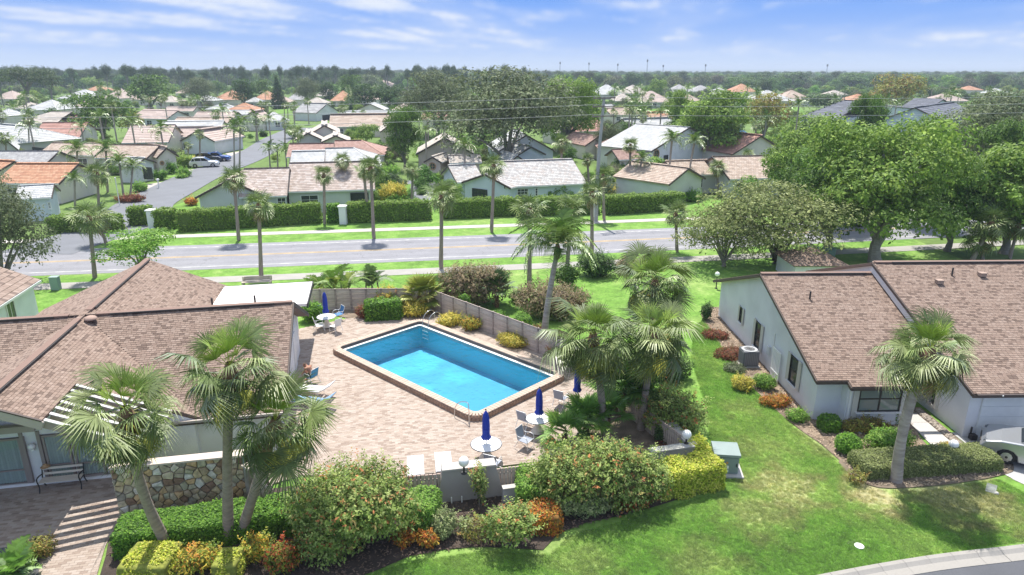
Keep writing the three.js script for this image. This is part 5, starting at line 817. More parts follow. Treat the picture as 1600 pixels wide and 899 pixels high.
// ---------------------------------------------------------------- pool furniture
const cushionWhite = mt(0.74, 0.75, 0.76, 0.8), slingBlue = mt(0.07, 0.20, 0.42, 0.8), slingGrey = mt(0.30, 0.33, 0.40, 0.8), umbBlue = mt(0.022, 0.055, 0.42, 0.75), alu = mt(0.74, 0.75, 0.76, 0.35, { metalness: 0.3 });
function umbrella(p, label, h = 2.5, y0 = 0) {
  const t = thing('umbrella', label, 'umbrella', p), L = [], n = 16, R = mulberry((p.x * 77) | 0), prof = [[1.05, 0.14], [1.15, 0.17], [1.3, 0.12], [1.7, 0.125], [2.1, 0.11], [2.32, 0.10], [2.42, 0.05], [2.5, 0.012]], pos = [], idx = [];
  prof.forEach(([y, r]) => { for (let j = 0; j <= n; j++) { const a = j / n * Math.PI * 2, q = r * (1 + 0.32 * Math.cos(a * 8) * (y < 2.3 ? 1 : 0.3)); pos.push(Math.cos(a) * q, y * h / 2.5, Math.sin(a) * q); } });
  for (let i = 0; i < prof.length - 1; i++) for (let j = 0; j < n; j++) { const q = i * (n + 1) + j; idx.push(q, q + n + 1, q + 1, q + 1, q + n + 1, q + n + 2); }
  const g = new THREE.BufferGeometry(); g.setAttribute('position', new THREE.Float32BufferAttribute(pos, 3)); g.setIndex(idx); g.computeVertexNormals();
  part('canopy', g, umbBlue, t); part('tie', cyl(0.145, 0.145, 0.05, 0, 1.5 * h / 2.5, 0, 14), umbBlue, t); part('pole', cyl(0.022, 0.022, h - y0, 0, (h + y0) / 2, 0), MT.white, t); part('finial', ball(0.035, 0, h + 0.03, 0, 10, 8), MT.trimDark, t); part('base', cyl(0.2, 0.24, 0.08, 0, 0.12, 0, 18), MT.concrete, t); return t;
}
function roundTable(p, label, r = 0.62) { const t = thing('round_table', label, 'table', p), y = 0.74; part('tabletop', cyl(r, r, 0.035, 0, y, 0, 32), mt(0.80, 0.80, 0.79, 0.35), t); part('rim', new THREE.TorusGeometry(r, 0.022, 8, 36).rotateX(Math.PI / 2).translate(0, y + 0.005, 0), mt(0.10, 0.11, 0.13, 0.5), t); part('pedestal', new THREE.LatheGeometry([[0.32, 0.08], [0.30, 0.12], [0.15, 0.35], [0.09, 0.72]].map((q) => new THREE.Vector2(...q)), 16), mt(0.62, 0.58, 0.52, 0.8), t); return t; }
function slingChair(p, turn, label, sling = slingGrey, group) {   // aluminium frame, strap seat and back, arms; faces +z
  const t = thing('pool_chair', label, 'chair', p, turn, group), y = 0.42;
  for (const s of [-1, 1]) { part('frame', tube([[s * 0.28, 0.08, 0.3], [s * 0.28, 0.62, 0.26], [s * 0.28, 0.66, 0.1], [s * 0.28, 0.64, -0.2], [s * 0.27, 0.95, -0.33]], 0.016), alu, t); part('leg', tube([[s * 0.28, 0.08, -0.36], [s * 0.28, 0.40, -0.18], [s * 0.28, 0.64, -0.1]], 0.016), alu, t); }
  for (const [a, z] of [[0.95, -0.33], [0.42, 0.28], [0.08, 0.3]]) part('crossbar', rod([-0.28, a, z], [0.28, a, z], 0.015), alu, t);
  part('seat', box(0.52, 0.02, 0.48, 0, y, 0.04, 0.06), sling, t); part('backrest', box(0.52, 0.5, 0.02, 0, 0.69, -0.27, -0.24), sling, t); return t;
}
function lounger(p, turn, label, group, strap = cushionWhite, rise = 0.6) {   // chaise; head end towards −z
  const t = thing('chaise_lounge', label, 'lounge chair', p, turn, group);
  for (const s of [-1, 1]) part('frame', [bar([s * 0.32, 0.36, -0.35], [s * 0.32, 0.36, 1.15], 0.04), tube([[s * 0.32, 0.08, 0.9], [s * 0.32, 0.34, 0.98]], 0.018), tube([[s * 0.32, 0.08, -0.3], [s * 0.32, 0.34, -0.2]], 0.018), bar([s * 0.32, 0.36, -0.35], [s * 0.32, 0.36 + 0.75 * Math.sin(rise), -0.35 - 0.75 * Math.cos(rise)], 0.04)], alu, t);
  const n = 10; for (let i = 0; i < n; i++) part('strap', box(0.64, 0.012, 0.125, 0, 0.385, -0.25 + i * 0.145), strap, t);
  for (let i = 0; i < 5; i++) { const q = 0.1 + i * 0.145; part('strap', box(0.64, 0.012, 0.125, 0, 0.39 + q * Math.sin(rise), -0.37 - q * Math.cos(rise), -rise * -1), strap, t); }
  for (const [y, z] of [[0.36 + 0.75 * Math.sin(rise), -0.35 - 0.75 * Math.cos(rise)], [0.36, 1.15]]) part('crossbar', rod([-0.32, y, z], [0.32, y, z], 0.02), slingGrey, t); return t;
}
const DY = 0.075, onDeck = (x, y) => G(x, y, DY);
{ const p = onDeck(760, 718); umbrella(p.clone(), 'nearest closed blue umbrella over the white table by the gate wall', 2.35, 0.1); roundTable(p, 'white round table under the nearest blue umbrella', 0.66); slingChair(onDeck(770, 737), Math.PI - 0.4, 'pool chair tucked behind the grey gate wall'); }
{ const p = onDeck(842, 676); umbrella(p.clone(), 'middle closed blue umbrella behind the fan palms', 2.25, 0.1); roundTable(onDeck(840, 677), 'glass round table half hidden by the fan palms', 0.55); slingChair(onDeck(820, 668), Math.PI * 0.8, 'far pool chair at the half hidden table'); slingChair(onDeck(820, 700), 1.0, 'near pool chair at the half hidden table'); }
{ const p = onDeck(901, 640); umbrella(p, 'closed blue umbrella right of the pool corner', 2.3, 0.1); slingChair(onDeck(876, 634), 2.6, 'lone pool chair right of the near pool corner'); }
{ const p = onDeck(511, 512); umbrella(p.clone(), 'farthest closed blue umbrella below the white flat roof', 2.45, 0.1); roundTable(p, 'white round table under the farthest blue umbrella', 0.6);
  [[503, 500, 0.9, 'rear left'], [530, 500, -0.9, 'rear right'], [499, 518, 2.0, 'front left'], [525, 519, -2.2, 'front right']].forEach(([x, y, a, w]) => slingChair(onDeck(x, y), a, w + ' pool chair at the farthest white table', w.startsWith('rear') ? slingBlue : cushionWhite, 'four chairs round the farthest table')); }
lounger(onDeck(650, 748), Math.PI + 0.15, 'left one of two white loungers by the front picket fence', 'white loungers by the front fence');
lounger(onDeck(694, 742), Math.PI + 0.15, 'right one of two white loungers by the front picket fence', 'white loungers by the front fence');
lounger(onDeck(494, 618), -Math.PI / 2 - 0.2, 'white lounger just below the seated man', 'loungers along the clubhouse wall', cushionWhite);
lounger(onDeck(494, 637), -Math.PI / 2 - 0.2, 'blue strapped lounger partly behind the short leaning palm', 'loungers along the clubhouse wall', mt(0.20, 0.34, 0.50, 0.8));
// benches
function bench(p, turn, label, w, wood, iron) { const t = thing('bench', label, 'bench', p, turn);
  for (const s of [-1, 1]) part('side_frame', [tube([[s * w / 2, 0, 0.28], [s * w / 2, 0.25, 0.2], [s * w / 2, 0.42, 0.26], [s * w / 2, 0.62, 0.28], [s * w / 2, 0.64, 0.05], [s * w / 2, 0.58, -0.18]], 0.025), tube([[s * w / 2, 0, -0.3], [s * w / 2, 0.3, -0.16], [s * w / 2, 0.85, -0.3]], 0.025), rod([s * w / 2, 0.4, 0.24], [s * w / 2, 0.4, -0.2], 0.02)], iron, t);
  for (let i = 0; i < 4; i++) part('slat', box(w, 0.03, 0.085, 0, 0.43, 0.2 - i * 0.11), wood, t);
  for (let i = 0; i < 2; i++) part('back_slat', box(w, 0.09, 0.028, 0, 0.58 + i * 0.2, -0.23 - i * 0.045, -0.2), wood, t); return t; }
{ const p = G(99, 762, 0.05); bench(p, CA, 'wooden slatted bench with black iron sides before the clubhouse windows', 1.5, mt(0.60, 0.54, 0.46, 0.8), MT.iron);
  const h = thing('straw_hat', 'tan straw hat hung on the left end of the clubhouse bench', 'hat', [p.x - 0.62, 0.92, p.z - 0.10], 0); part('brim', new THREE.SphereGeometry(0.19, 16, 6, 0, 7, 0, 1.2).scale(1, 0.25, 1), mt(0.42, 0.26, 0.14, 0.95), h); part('hat_crown', new THREE.SphereGeometry(0.11, 14, 8, 0, 7, 0, 1.57).translate(0, 0.03, 0), mt(0.42, 0.26, 0.14, 0.95), h); }
{ const p = G(402, 449); const t = thing('timber_bench', 'weathered timber bench frame by the near pavement', 'bench', p, 0.17); for (const x of [-1.0, 1.0]) part('post', [box(0.12, 0.8, 0.12, x, 0.4, -0.25), box(0.12, 0.5, 0.12, x, 0.25, 0.25)], fenceMat[1], t); for (let i = 0; i < 3; i++) part('slat', box(2.2, 0.05, 0.15, 0, 0.47, 0.22 - i * 0.19), fenceMat[i], t); part('back_slat', box(2.2, 0.14, 0.05, 0, 0.74, -0.3), fenceMat[0], t); part('back_slat', box(2.2, 0.14, 0.05, 0, 0.58, -0.3), fenceMat[2], t); }
// ---------------------------------------------------------------- utilities and small things on the lawn
{ const p = G(1131, 736), t = thing('transformer_box', 'large grey green utility box on a slab beside the lime hedge', 'utility box', p, -0.12), m = mt(0.22, 0.29, 0.27, 0.6, { map: rep(TX.stain, 1.2) }), lid = mt(0.24, 0.31, 0.295, 0.5, { map: rep(TX.stain, 1.5) });
  t.scale.set(0.95, 0.84, 0.95); part('slab', rbox(1.5, 0.12, 1.2, 0.02, 0, 0.06, 0), MT.concrete, t); part('cabinet', rbox(1.05, 0.95, 0.85, 0.04, 0, 0.6, -0.05), m, t); part('lid', prism([[-0.5, 0], [0.5, 0], [0.5, 0.14], [-0.35, 0.24], [-0.5, 0.22]], 1.12, new THREE.Matrix4().makeRotationY(-Math.PI / 2).setPosition(0.56, 1.06, -0.05)), lid, t); part('door', rbox(0.98, 0.86, 0.03, 0.01, 0, 0.58, 0.395), m, t);
  part('sticker', box(0.2, 0.16, 0.006, 0, 0.5, 0.414), MT.white, t); part('sticker', box(0.2, 0.12, 0.006, 0, 0.3, 0.414), mt(0.7, 0.72, 0.7, 0.6), t); part('sticker', box(0.08, 0.1, 0.006, 0.02, 0.74, 0.414), mt(0.6, 0.3, 0.06, 0.6), t); part('handle', box(0.04, 0.16, 0.03, 0.42, 0.62, 0.42), MT.iron, t); }
const greenBox = (x, y, w, h, label) => { const t = thing('utility_box', label, 'utility box', G(x, y), 0.1), m = mt(0.20, 0.30, 0.26, 0.6); part('cabinet', rbox(w, h, w * 0.8, 0.05, 0, h / 2, 0), m, t); part('lid', rbox(w * 1.05, 0.08, w * 0.86, 0.03, 0, h + 0.03, 0), mt(0.30, 0.40, 0.36, 0.5), t); };
greenBox(88, 453, 0.6, 1.0, 'green utility box on the near verge at left'); greenBox(1268, 404, 0.8, 1.0, 'left green utility box behind the villa roof'); greenBox(1294, 404, 0.9, 0.9, 'right green utility box behind the villa roof');
{ const t = thing('kiosk_roof', 'small brown pyramid roof peeping over the villa ridge', 'shelter', G(1262, 432)); t.scale.y = 0.62; roofFace(t, [[-2.2, 2.4, 2.2], [2.2, 2.4, 2.2], [0, 4.0, 0]], { seed: 71 }); roofFace(t, [[-2.2, 2.4, -2.2], [2.2, 2.4, -2.2], [0, 4.0, 0]], { seed: 72 }); roofFace(t, [[-2.2, 2.4, -2.2], [-2.2, 2.4, 2.2], [0, 4.0, 0]], { seed: 73 }); roofFace(t, [[2.2, 2.4, -2.2], [2.2, 2.4, 2.2], [0, 4.0, 0]], { seed: 74 }); part('wall', box(3.8, 2.4, 3.8, 0, 1.2, 0), MT.wall, t); }
{ const t = thing('valve_cover', 'white drain lid half open in the front lawn', 'cover', G(1336, 852), 0.3); part('rim', slabOf([[-0.2, -0.2], [0.22, -0.2], [0.22, 0.2], [-0.2, 0.2]], 0, 0.025), MT.trimDark, t); part('lid', cyl(0.16, 0.16, 0.03, 0.05, 0.05, 0.14, 14), MT.white, t); }
{ const t = thing('stepping_stone', 'grey slate slab lying on the dry lawn by the driveway', 'stone', G(1549, 765), 0.9); part('slab', rbox(0.75, 0.05, 0.36, 0.02, 0, 0.03, 0), mt(0.26, 0.28, 0.27, 0.9, { map: rep(TX.blotch, 1) }), t); part('pebble', ball(0.08, -0.3, 0.05, 0.2, 8, 6), MT.concrete, t); }
{ const p = G(1187, 592), t = thing('air_conditioner', 'grey louvred air conditioner unit beside the villa wall', 'air conditioner', [hxz(-0.85, 1.0).x, 0, hxz(-0.85, 1.0).z], HA), m = mt(0.13, 0.135, 0.15, 0.6);
  part('slab', box(1.05, 0.08, 1.05, 0, 0.04, 0), MT.concrete, t); part('cabinet', rbox(0.88, 0.9, 0.88, 0.06, 0, 0.53, 0), m, t); for (const a of [0, 1, 2, 3]) for (let k = 0; k < 8; k++) part('louvre', box(0.06, 0.74, 0.02).applyMatrix4(mat4(-0.35 + k * 0.1, 0.52, 0.445)).applyMatrix4(mat4(0, 0, 0, 0, a * Math.PI / 2)), mt(0.20, 0.205, 0.22, 0.6), t);
  part('top_plate', new THREE.RingGeometry(0.3, 0.44, 24).rotateX(-Math.PI / 2).translate(0, 0.995, 0), mt(0.42, 0.43, 0.45, 0.5), t); part('fan_guard', [0.08, 0.16, 0.24, 0.3].map((r) => new THREE.TorusGeometry(r, 0.008, 5, 24).rotateX(Math.PI / 2).translate(0, 1.0, 0)), mt(0.5, 0.5, 0.5, 0.5), t); for (let k = 0; k < 4; k++) part('fan_blade', box(0.24, 0.01, 0.12, 0.14, 0, 0).applyMatrix4(mat4(0, 0.985, 0, 0, k * Math.PI / 2)), MT.trimDark, t); }
// stones along the entrance walk
{ const R = mulberry(64), tone = [mt(0.40, 0.34, 0.28, 0.95), mt(0.30, 0.26, 0.23, 0.95), mt(0.50, 0.46, 0.42, 0.95)]; const bed = new THREE.Group(); bed.name = 'gravel_strip'; bed.userData.kind = 'structure'; scene.add(bed); const list = []; for (let i = 0; i < 420; i++) { const u = R(), x = mix(19.85, 20.15, R()) + u * 0.05, z = mix(-30.3, -26.6, u); list.push([mat4(x, 0.03, z, R() * 3, R() * 3, R() * 3, 0.04 + R() * 0.06), (() => { const v = 0.5 + R() * 0.7; return C(0.36 * v, 0.31 * v, 0.26 * v); })()]); } struct('mulch_bed_005', sheet([[19.72, -30.6], [20.35, -30.6], [20.35, -26.4], [19.72, -26.4]], 0.012), MT.mulch); inst('stone', new THREE.IcosahedronGeometry(1, 0), mt(1, 1, 1, 0.95), list, bed);
  // wood chips and leaf litter over the beds
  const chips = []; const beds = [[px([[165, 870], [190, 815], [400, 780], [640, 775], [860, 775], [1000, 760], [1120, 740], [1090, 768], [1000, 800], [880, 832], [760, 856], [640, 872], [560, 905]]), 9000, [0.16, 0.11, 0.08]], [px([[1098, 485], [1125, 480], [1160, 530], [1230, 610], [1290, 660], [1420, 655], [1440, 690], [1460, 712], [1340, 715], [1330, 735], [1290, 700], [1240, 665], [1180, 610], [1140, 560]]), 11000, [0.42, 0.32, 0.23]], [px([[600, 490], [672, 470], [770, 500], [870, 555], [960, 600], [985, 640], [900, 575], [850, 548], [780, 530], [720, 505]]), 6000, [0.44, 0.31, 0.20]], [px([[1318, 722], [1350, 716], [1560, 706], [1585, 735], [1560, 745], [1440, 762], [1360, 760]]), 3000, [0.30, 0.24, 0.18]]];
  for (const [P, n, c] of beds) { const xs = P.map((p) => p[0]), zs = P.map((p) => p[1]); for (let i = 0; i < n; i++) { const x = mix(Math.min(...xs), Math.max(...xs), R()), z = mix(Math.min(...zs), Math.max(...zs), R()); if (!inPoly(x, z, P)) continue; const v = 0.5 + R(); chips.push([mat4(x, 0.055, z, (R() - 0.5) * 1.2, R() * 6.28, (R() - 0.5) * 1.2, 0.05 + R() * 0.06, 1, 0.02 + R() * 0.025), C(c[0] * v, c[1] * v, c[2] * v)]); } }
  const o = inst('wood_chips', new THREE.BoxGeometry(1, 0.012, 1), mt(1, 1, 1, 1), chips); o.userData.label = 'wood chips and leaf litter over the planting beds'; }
// ---------------------------------------------------------------- cars
function car(p, turn, paint, label, o = {}) {   // length along +x (front), metres
  const t = thing(o.name || 'car', label, o.cat || 'car', p, turn), L = 4.7, W = 1.86, k = o.k || 1, pm = new THREE.MeshPhysicalMaterial({ roughness: 0.32, metalness: 0.55, clearcoat: 1, clearcoatRoughness: 0.05, side: THREE.DoubleSide }); pm.color.setRGB(...paint);
  const lower = [[-2.32, 0.42], [-2.34, 0.78], [-2.2, 1.02], [-1.0, 1.08], [0.85, 1.06], [1.7, 0.98], [2.2, 0.84], [2.36, 0.62], [2.32, 0.36], [1.86, 0.30], [1.80, 0.55], [1.62, 0.70], [1.42, 0.74], [1.20, 0.68], [1.04, 0.52], [0.98, 0.28], [-0.98, 0.28], [-1.04, 0.52], [-1.2, 0.68], [-1.42, 0.74], [-1.62, 0.70], [-1.80, 0.55], [-1.86, 0.32]];
  const ext = (pts, w, bev) => new THREE.ExtrudeGeometry(new THREE.Shape(pts.map((q) => new THREE.Vector2(...q))), { depth: w - 2 * bev, bevelEnabled: true, bevelThickness: bev, bevelSize: bev * 0.6, bevelSegments: 3, curveSegments: 6 }).translate(0, 0, -w / 2 + bev);
  part('body', ext(lower, W, 0.09), pm, t);
  const cab = o.pickup ? [[-0.9, 1.05], [-0.75, 1.62], [0.2, 1.66], [1.0, 1.06]] : [[-2.12, 1.02], [-1.78, 1.52], [-1.0, 1.66], [0.05, 1.62], [1.05, 1.06]];
  const g = ext(cab, W - 0.3, 0.10); part('cabin_glass', g, mt(0.02, 0.025, 0.03, 0.06), t);
  const roof = o.pickup ? [[-0.76, 1.60], [-0.72, 1.655], [0.16, 1.685], [0.26, 1.62]] : [[-1.80, 1.50], [-1.72, 1.57], [-1.0, 1.70], [0.04, 1.665], [0.14, 1.60], [-1.0, 1.63]];
  part('roof', ext(roof, W - 0.26, 0.09), pm, t);
  for (const s of [-1, 1]) { const z = s * (W / 2 - 0.13); part('pillar', o.pickup ? [bar([0.98, 1.06, z], [0.2, 1.64, z * 0.93], 0.06), bar([-0.9, 1.05, z], [-0.76, 1.62, z * 0.93], 0.08)] : [bar([1.04, 1.06, z], [0.06, 1.64, z * 0.93], 0.07), bar([-0.35, 1.06, z], [-0.45, 1.64, z * 0.93], 0.07), bar([-1.35, 1.04, z], [-1.5, 1.58, z * 0.93], 0.10), bar([-2.1, 1.02, z], [-1.76, 1.54, z * 0.93], 0.08)], pm, t);
    for (const x of [-1.42, 1.42]) { const w = new THREE.Group(); w.name = 'wheel'; w.position.set(x, 0.35, s * (W / 2 - 0.12)); t.add(w); part('tyre', new THREE.TorusGeometry(0.265, 0.09, 10, 28), mt(0.02, 0.02, 0.02, 0.85), w); part('rim', [cyl(0.2, 0.2, 0.06, 0, 0, s * 0.04, 24, Math.PI / 2), ...Array.from({ length: 9 }, (_, i) => box(0.05, 0.2, 0.03, 0, 0.11, s * 0.085).applyMatrix4(mat4(0, 0, 0, 0, 0, i * Math.PI * 2 / 9)))], mt(0.5, 0.5, 0.5, 0.35, { metalness: 0.7 }), w); part('hub', cyl(0.055, 0.055, 0.04, 0, 0, s * 0.09, 12, Math.PI / 2), MT.trimDark, w); }
    part('headlight', rbox(0.5, 0.13, 0.26, 0.05, 2.06, 0.86, s * 0.70, 0, s * 0.2, -0.22), mt(0.10, 0.11, 0.12, 0.08), t); part('taillight', rbox(0.10, 0.26, 0.2, 0.03, -2.28, 0.84, s * 0.74), mt(0.35, 0.02, 0.02, 0.2), t);
    part('mirror', rbox(0.16, 0.14, 0.22, 0.05, 0.72, 1.12, s * (W / 2 + 0.06)), pm, t); part('door_handle', box(0.18, 0.03, 0.03, -0.15, 0.92, s * (W / 2 + 0.005)), pm, t); part('door_line', [box(0.012, 0.62, 0.01, 0.75, 0.72, s * (W / 2 + 0.001)), box(0.012, 0.62, 0.01, -0.4, 0.72, s * (W / 2 + 0.001))], MT.trimDark, t); }
  part('grille', box(0.04, 0.16, 1.0, 2.40, 0.60, 0), MT.trimDark, t); part('bumper', box(0.06, 0.14, 1.5, 2.36, 0.40, 0), MT.trimDark, t); if (o.pickup) part('bed_liner', box(1.2, 0.04, 1.4, -1.6, 1.06, 0), MT.trimDark, t); t.scale.setScalar(k); return t;
}
{ const p = G(1568, 722); car(V3(p.x + 1.55, 0.03, p.z + 0.35), 2.52, [0.36, 0.37, 0.385], 'large silver car entering the driveway at the right edge'); }
{ car(G(320, 261), 0.25, [0.70, 0.71, 0.72], 'white silver car nearest in the street parking'); car(G(326, 253), 0.25, [0.05, 0.06, 0.09], 'dark car between the white car and the blue pickup'); car(G(339, 252), 0.2, [0.03, 0.09, 0.30], 'bright blue pickup truck in the street parking', { pickup: 1, name: 'pickup_truck', cat: 'pickup truck' }); }
{ const p = G(1356, 352); car(V3(p.x, 0.02, p.z), 0.17, [0.04, 0.07, 0.14], 'dark blue car on the road behind the great ficus'); }
// ---------------------------------------------------------------- the power pole and its wires
{ const b = G(931, 346), t = thing('power_pole', 'tall concrete power pole with three crossarms across the road', 'power pole', b), h = topOf(b, 940, 151).y, a = 9.8 * D2R, grey = mt(0.42, 0.42, 0.42, 0.85, { map: rep(TX.concrete, 3) });
  part('shaft', taper([[0, -0.2, 0], [0.05, h * 0.5, 0], [0.4, h, 0]], [0.24, 0.19, 0.14], 10), grey, t); const arms = [];
  for (const y of [h - 0.15, h - 1.0, h - 2.0]) { const x = 0.4 * y / h, q = part('crossarm', box(2.9, 0.12, 0.12, x, y, 0.14, 0, 0.5), mt(0.20, 0.17, 0.15, 0.9), t); for (const s of [-1.3, 1.3]) { part('insulator', cyl(0.05, 0.07, 0.16, x + s * 0.88, y + 0.14, 0.14 - s * 0.48), mt(0.30, 0.25, 0.22, 0.4), q); arms.push([x + s * 0.88, y + 0.2, 0.14 - s * 0.48]); } }
  part('riser', box(0.2, 2.2, 0.15, -0.3, 1.6, 0.1), MT.white, t);
  const span = V3(Math.cos(a), 0, -Math.sin(a)); let n = 0;
  for (const dirn of [-1, 1]) arms.forEach((p, i) => { if (i % 2) return; const A = V3(b.x + p[0], p[1], b.z + p[2]), B = A.clone().addScaledVector(span, dirn * 75); B.y += dirn < 0 ? -0.4 : 0.2; const w = thing('power_line', ['upper', 'middle', 'lower'][i / 2] + ' wire running ' + (dirn < 0 ? 'left' : 'right') + ' from the concrete power pole', 'wire', A); const pts = []; for (let k = 0; k <= 12; k++) { const u = k / 12, q = A.clone().lerp(B, u); q.y -= 1.5 * 4 * u * (1 - u) * 0.35; pts.push(q.sub(A)); } part('cable', tube(pts, 0.017, 5, 24), mt(0.36, 0.37, 0.38, 0.6), w); }); }
// gate pillars across the road
for (const [x, y, w] of [[240, 357, 'pale gate pillar at the street mouth'], [537, 350, 'white pillar in the gap of the long road hedge']]) { const t = thing('pillar', w, 'pillar', G(x, y)); part('shaft', rbox(0.75, 1.9, 0.75, 0.02, 0, 0.95, 0), MT.wall, t); part('cap', rbox(0.95, 0.14, 0.95, 0.03, 0, 1.97, 0), MT.white, t); }
{ const t = thing('mailbox', 'white mailbox post left of the street', 'mailbox', G(248, 294)); part('post', box(0.12, 1.1, 0.12, 0, 0.55, 0), MT.white, t); part('box', rbox(0.25, 0.25, 0.5, 0.06, 0, 1.2, 0), MT.white, t); }
{ const t = thing('sign_post', 'slim white pole before the red flower bed', 'pole', G(187, 322)); part('pole', cyl(0.05, 0.05, 3.4, 0, 1.7, 0), MT.white, t); part('cap', ball(0.1, 0, 3.45, 0, 8, 6), MT.white, t); }
// ---------------------------------------------------------------- the man bending forward on the blue chair
{ const p = onDeck(487, 600), turn = -2.05; slingChair(p, turn, 'blue sling chair under the seated man', mt(0.05, 0.24, 0.42, 0.8));
  const t = thing('person', 'shirtless man in dark shorts bending forward on the blue chair', 'person', p, turn), skin = mt(0.36, 0.17, 0.105, 0.6), J = { pelvis: [0, 0.53, -0.10, 0.135], belly: [0, 0.68, -0.04, 0.125], chest: [0, 0.86, 0.12, 0.145], neck: [0, 0.98, 0.26, 0.06], head: [0, 1.02, 0.37, 0.098], chin: [0, 0.93, 0.42, 0.06] };
  const bones = [[J.pelvis, J.belly], [J.belly, J.chest], [J.chest, J.neck], [J.neck, J.head], [J.head, J.chin]];
  for (const s of [-1, 1]) { const sh = [s * 0.185, 0.92, 0.16, 0.062], el = [s * 0.24, 0.66, 0.30, 0.045], wr = [s * 0.13, 0.56, 0.47, 0.032], hip = [s * 0.10, 0.50, -0.02, 0.092], kn = [s * 0.15, 0.50, 0.42, 0.062], an = [s * 0.15, 0.09, 0.46, 0.042], toe = [s * 0.16, 0.04, 0.64, 0.03]; bones.push([[s * 0.08, 0.9, 0.13, 0.1], sh], [sh, el], [el, wr], [wr, [s * 0.09, 0.53, 0.54, 0.034]], [hip, kn], [kn, an], [an, toe]); for (let f = 0; f < 4; f++) bones.push([[s * 0.095 + (f - 1.5) * 0.018, 0.525, 0.55, 0.011], [s * 0.07 + (f - 1.5) * 0.017, 0.50, 0.60 - Math.abs(f - 1.3) * 0.008, 0.0085]]); bones.push([[s * 0.06, 0.54, 0.52, 0.011], [s * 0.03, 0.53, 0.555, 0.009]]); }
  function blob(bones, lo, size, res, k) { const mc = new MarchingCubes(res, new THREE.MeshStandardMaterial(), false, false, 120000); mc.isolation = 0; const cell = size / res; for (let z = 0; z < res; z++) for (let y = 0; y < res; y++) for (let x = 0; x < res; x++) { const q = [lo[0] + (x / (res / 2) / 2) * size, lo[1] + (y / (res / 2) / 2) * size, lo[2] + (z / (res / 2) / 2) * size]; let e = 0; for (const [a, b] of bones) { const ab = [b[0] - a[0], b[1] - a[1], b[2] - a[2]], ap = [q[0] - a[0], q[1] - a[1], q[2] - a[2]], h = clamp((ap[0] * ab[0] + ap[1] * ab[1] + ap[2] * ab[2]) / (ab[0] ** 2 + ab[1] ** 2 + ab[2] ** 2)), d = Math.hypot(ap[0] - ab[0] * h, ap[1] - ab[1] * h, ap[2] - ab[2] * h) - mix(a[3], b[3], h); e += Math.exp(-d / k); } mc.field[x + y * res + z * res * res] = Math.log(e) * k; } mc.update(); const n = mc.count, g = new THREE.BufferGeometry(); const P = mc.positionArray.slice(0, n * 3), N = mc.normalArray.slice(0, n * 3); for (let i = 0; i < n; i++) for (let c = 0; c < 3; c++) P[i * 3 + c] = lo[c] + (P[i * 3 + c] + 1) / 2 * size; g.setAttribute('position', new THREE.BufferAttribute(P, 3)); g.setAttribute('normal', new THREE.BufferAttribute(N, 3)); return g; }
  part('body', blob(bones, [-0.62, -0.05, -0.4], 1.24, 104, 0.014), skin, t);
  const sb = [[J.pelvis, [0, 0.6, -0.08, 0.13]]]; for (const s of [-1, 1]) sb.push([[s * 0.10, 0.50, -0.03, 0.108], [s * 0.14, 0.50, 0.27, 0.085]]); part('shorts', blob(sb, [-0.35, 0.3, -0.35], 0.75, 48, 0.02), mt(0.02, 0.025, 0.06, 0.85), t);
  part('hair', new THREE.SphereGeometry(0.105, 16, 10, 0, 7, 0, 1.5).applyMatrix4(mat4(0, 1.03, 0.36, 0.5)), mt(0.10, 0.07, 0.05, 0.9), t);
  part('face', [ball(0.016, 0, 0.985, 0.475, 8, 6), ball(0.012, -0.035, 1.01, 0.46, 8, 6), ball(0.012, 0.035, 1.01, 0.46, 8, 6), new THREE.SphereGeometry(0.025, 8, 6).scale(0.4, 1, 0.7).translate(-0.1, 1.0, 0.37), new THREE.SphereGeometry(0.025, 8, 6).scale(0.4, 1, 0.7).translate(0.1, 1.0, 0.37)], skin, t); }
// ---------------------------------------------------------------- the neighbourhood across the road
const ROOF = {
  shingle: shingleTones.map((c) => c.map((q) => q * 1.2)),
  beige: [[0.50, 0.40, 0.34], [0.56, 0.46, 0.40], [0.44, 0.35, 0.30], [0.60, 0.51, 0.46]], white: [[0.62, 0.62, 0.61], [0.68, 0.67, 0.66], [0.56, 0.56, 0.55]],
  stonewhite: [[0.60, 0.57, 0.54], [0.66, 0.63, 0.60], [0.50, 0.47, 0.45], [0.56, 0.50, 0.46]], pink: [[0.52, 0.32, 0.26], [0.58, 0.37, 0.31], [0.47, 0.28, 0.23]], orange: [[0.60, 0.31, 0.18], [0.64, 0.36, 0.22], [0.54, 0.26, 0.15]],
  red: [[0.50, 0.27, 0.22], [0.55, 0.31, 0.25], [0.46, 0.24, 0.19]], tan: [[0.56, 0.43, 0.34], [0.61, 0.49, 0.40], [0.50, 0.38, 0.30]], brown: [[0.40, 0.25, 0.20], [0.45, 0.29, 0.24], [0.36, 0.22, 0.18]],
  grey: [[0.47, 0.46, 0.45], [0.53, 0.52, 0.51], [0.41, 0.40, 0.40]], slate: [[0.17, 0.18, 0.22], [0.20, 0.21, 0.25], [0.15, 0.16, 0.19]], pale: [[0.62, 0.54, 0.47], [0.66, 0.59, 0.52], [0.57, 0.50, 0.44]], rose: [[0.60, 0.47, 0.41], [0.64, 0.51, 0.45], [0.55, 0.43, 0.37]],
};
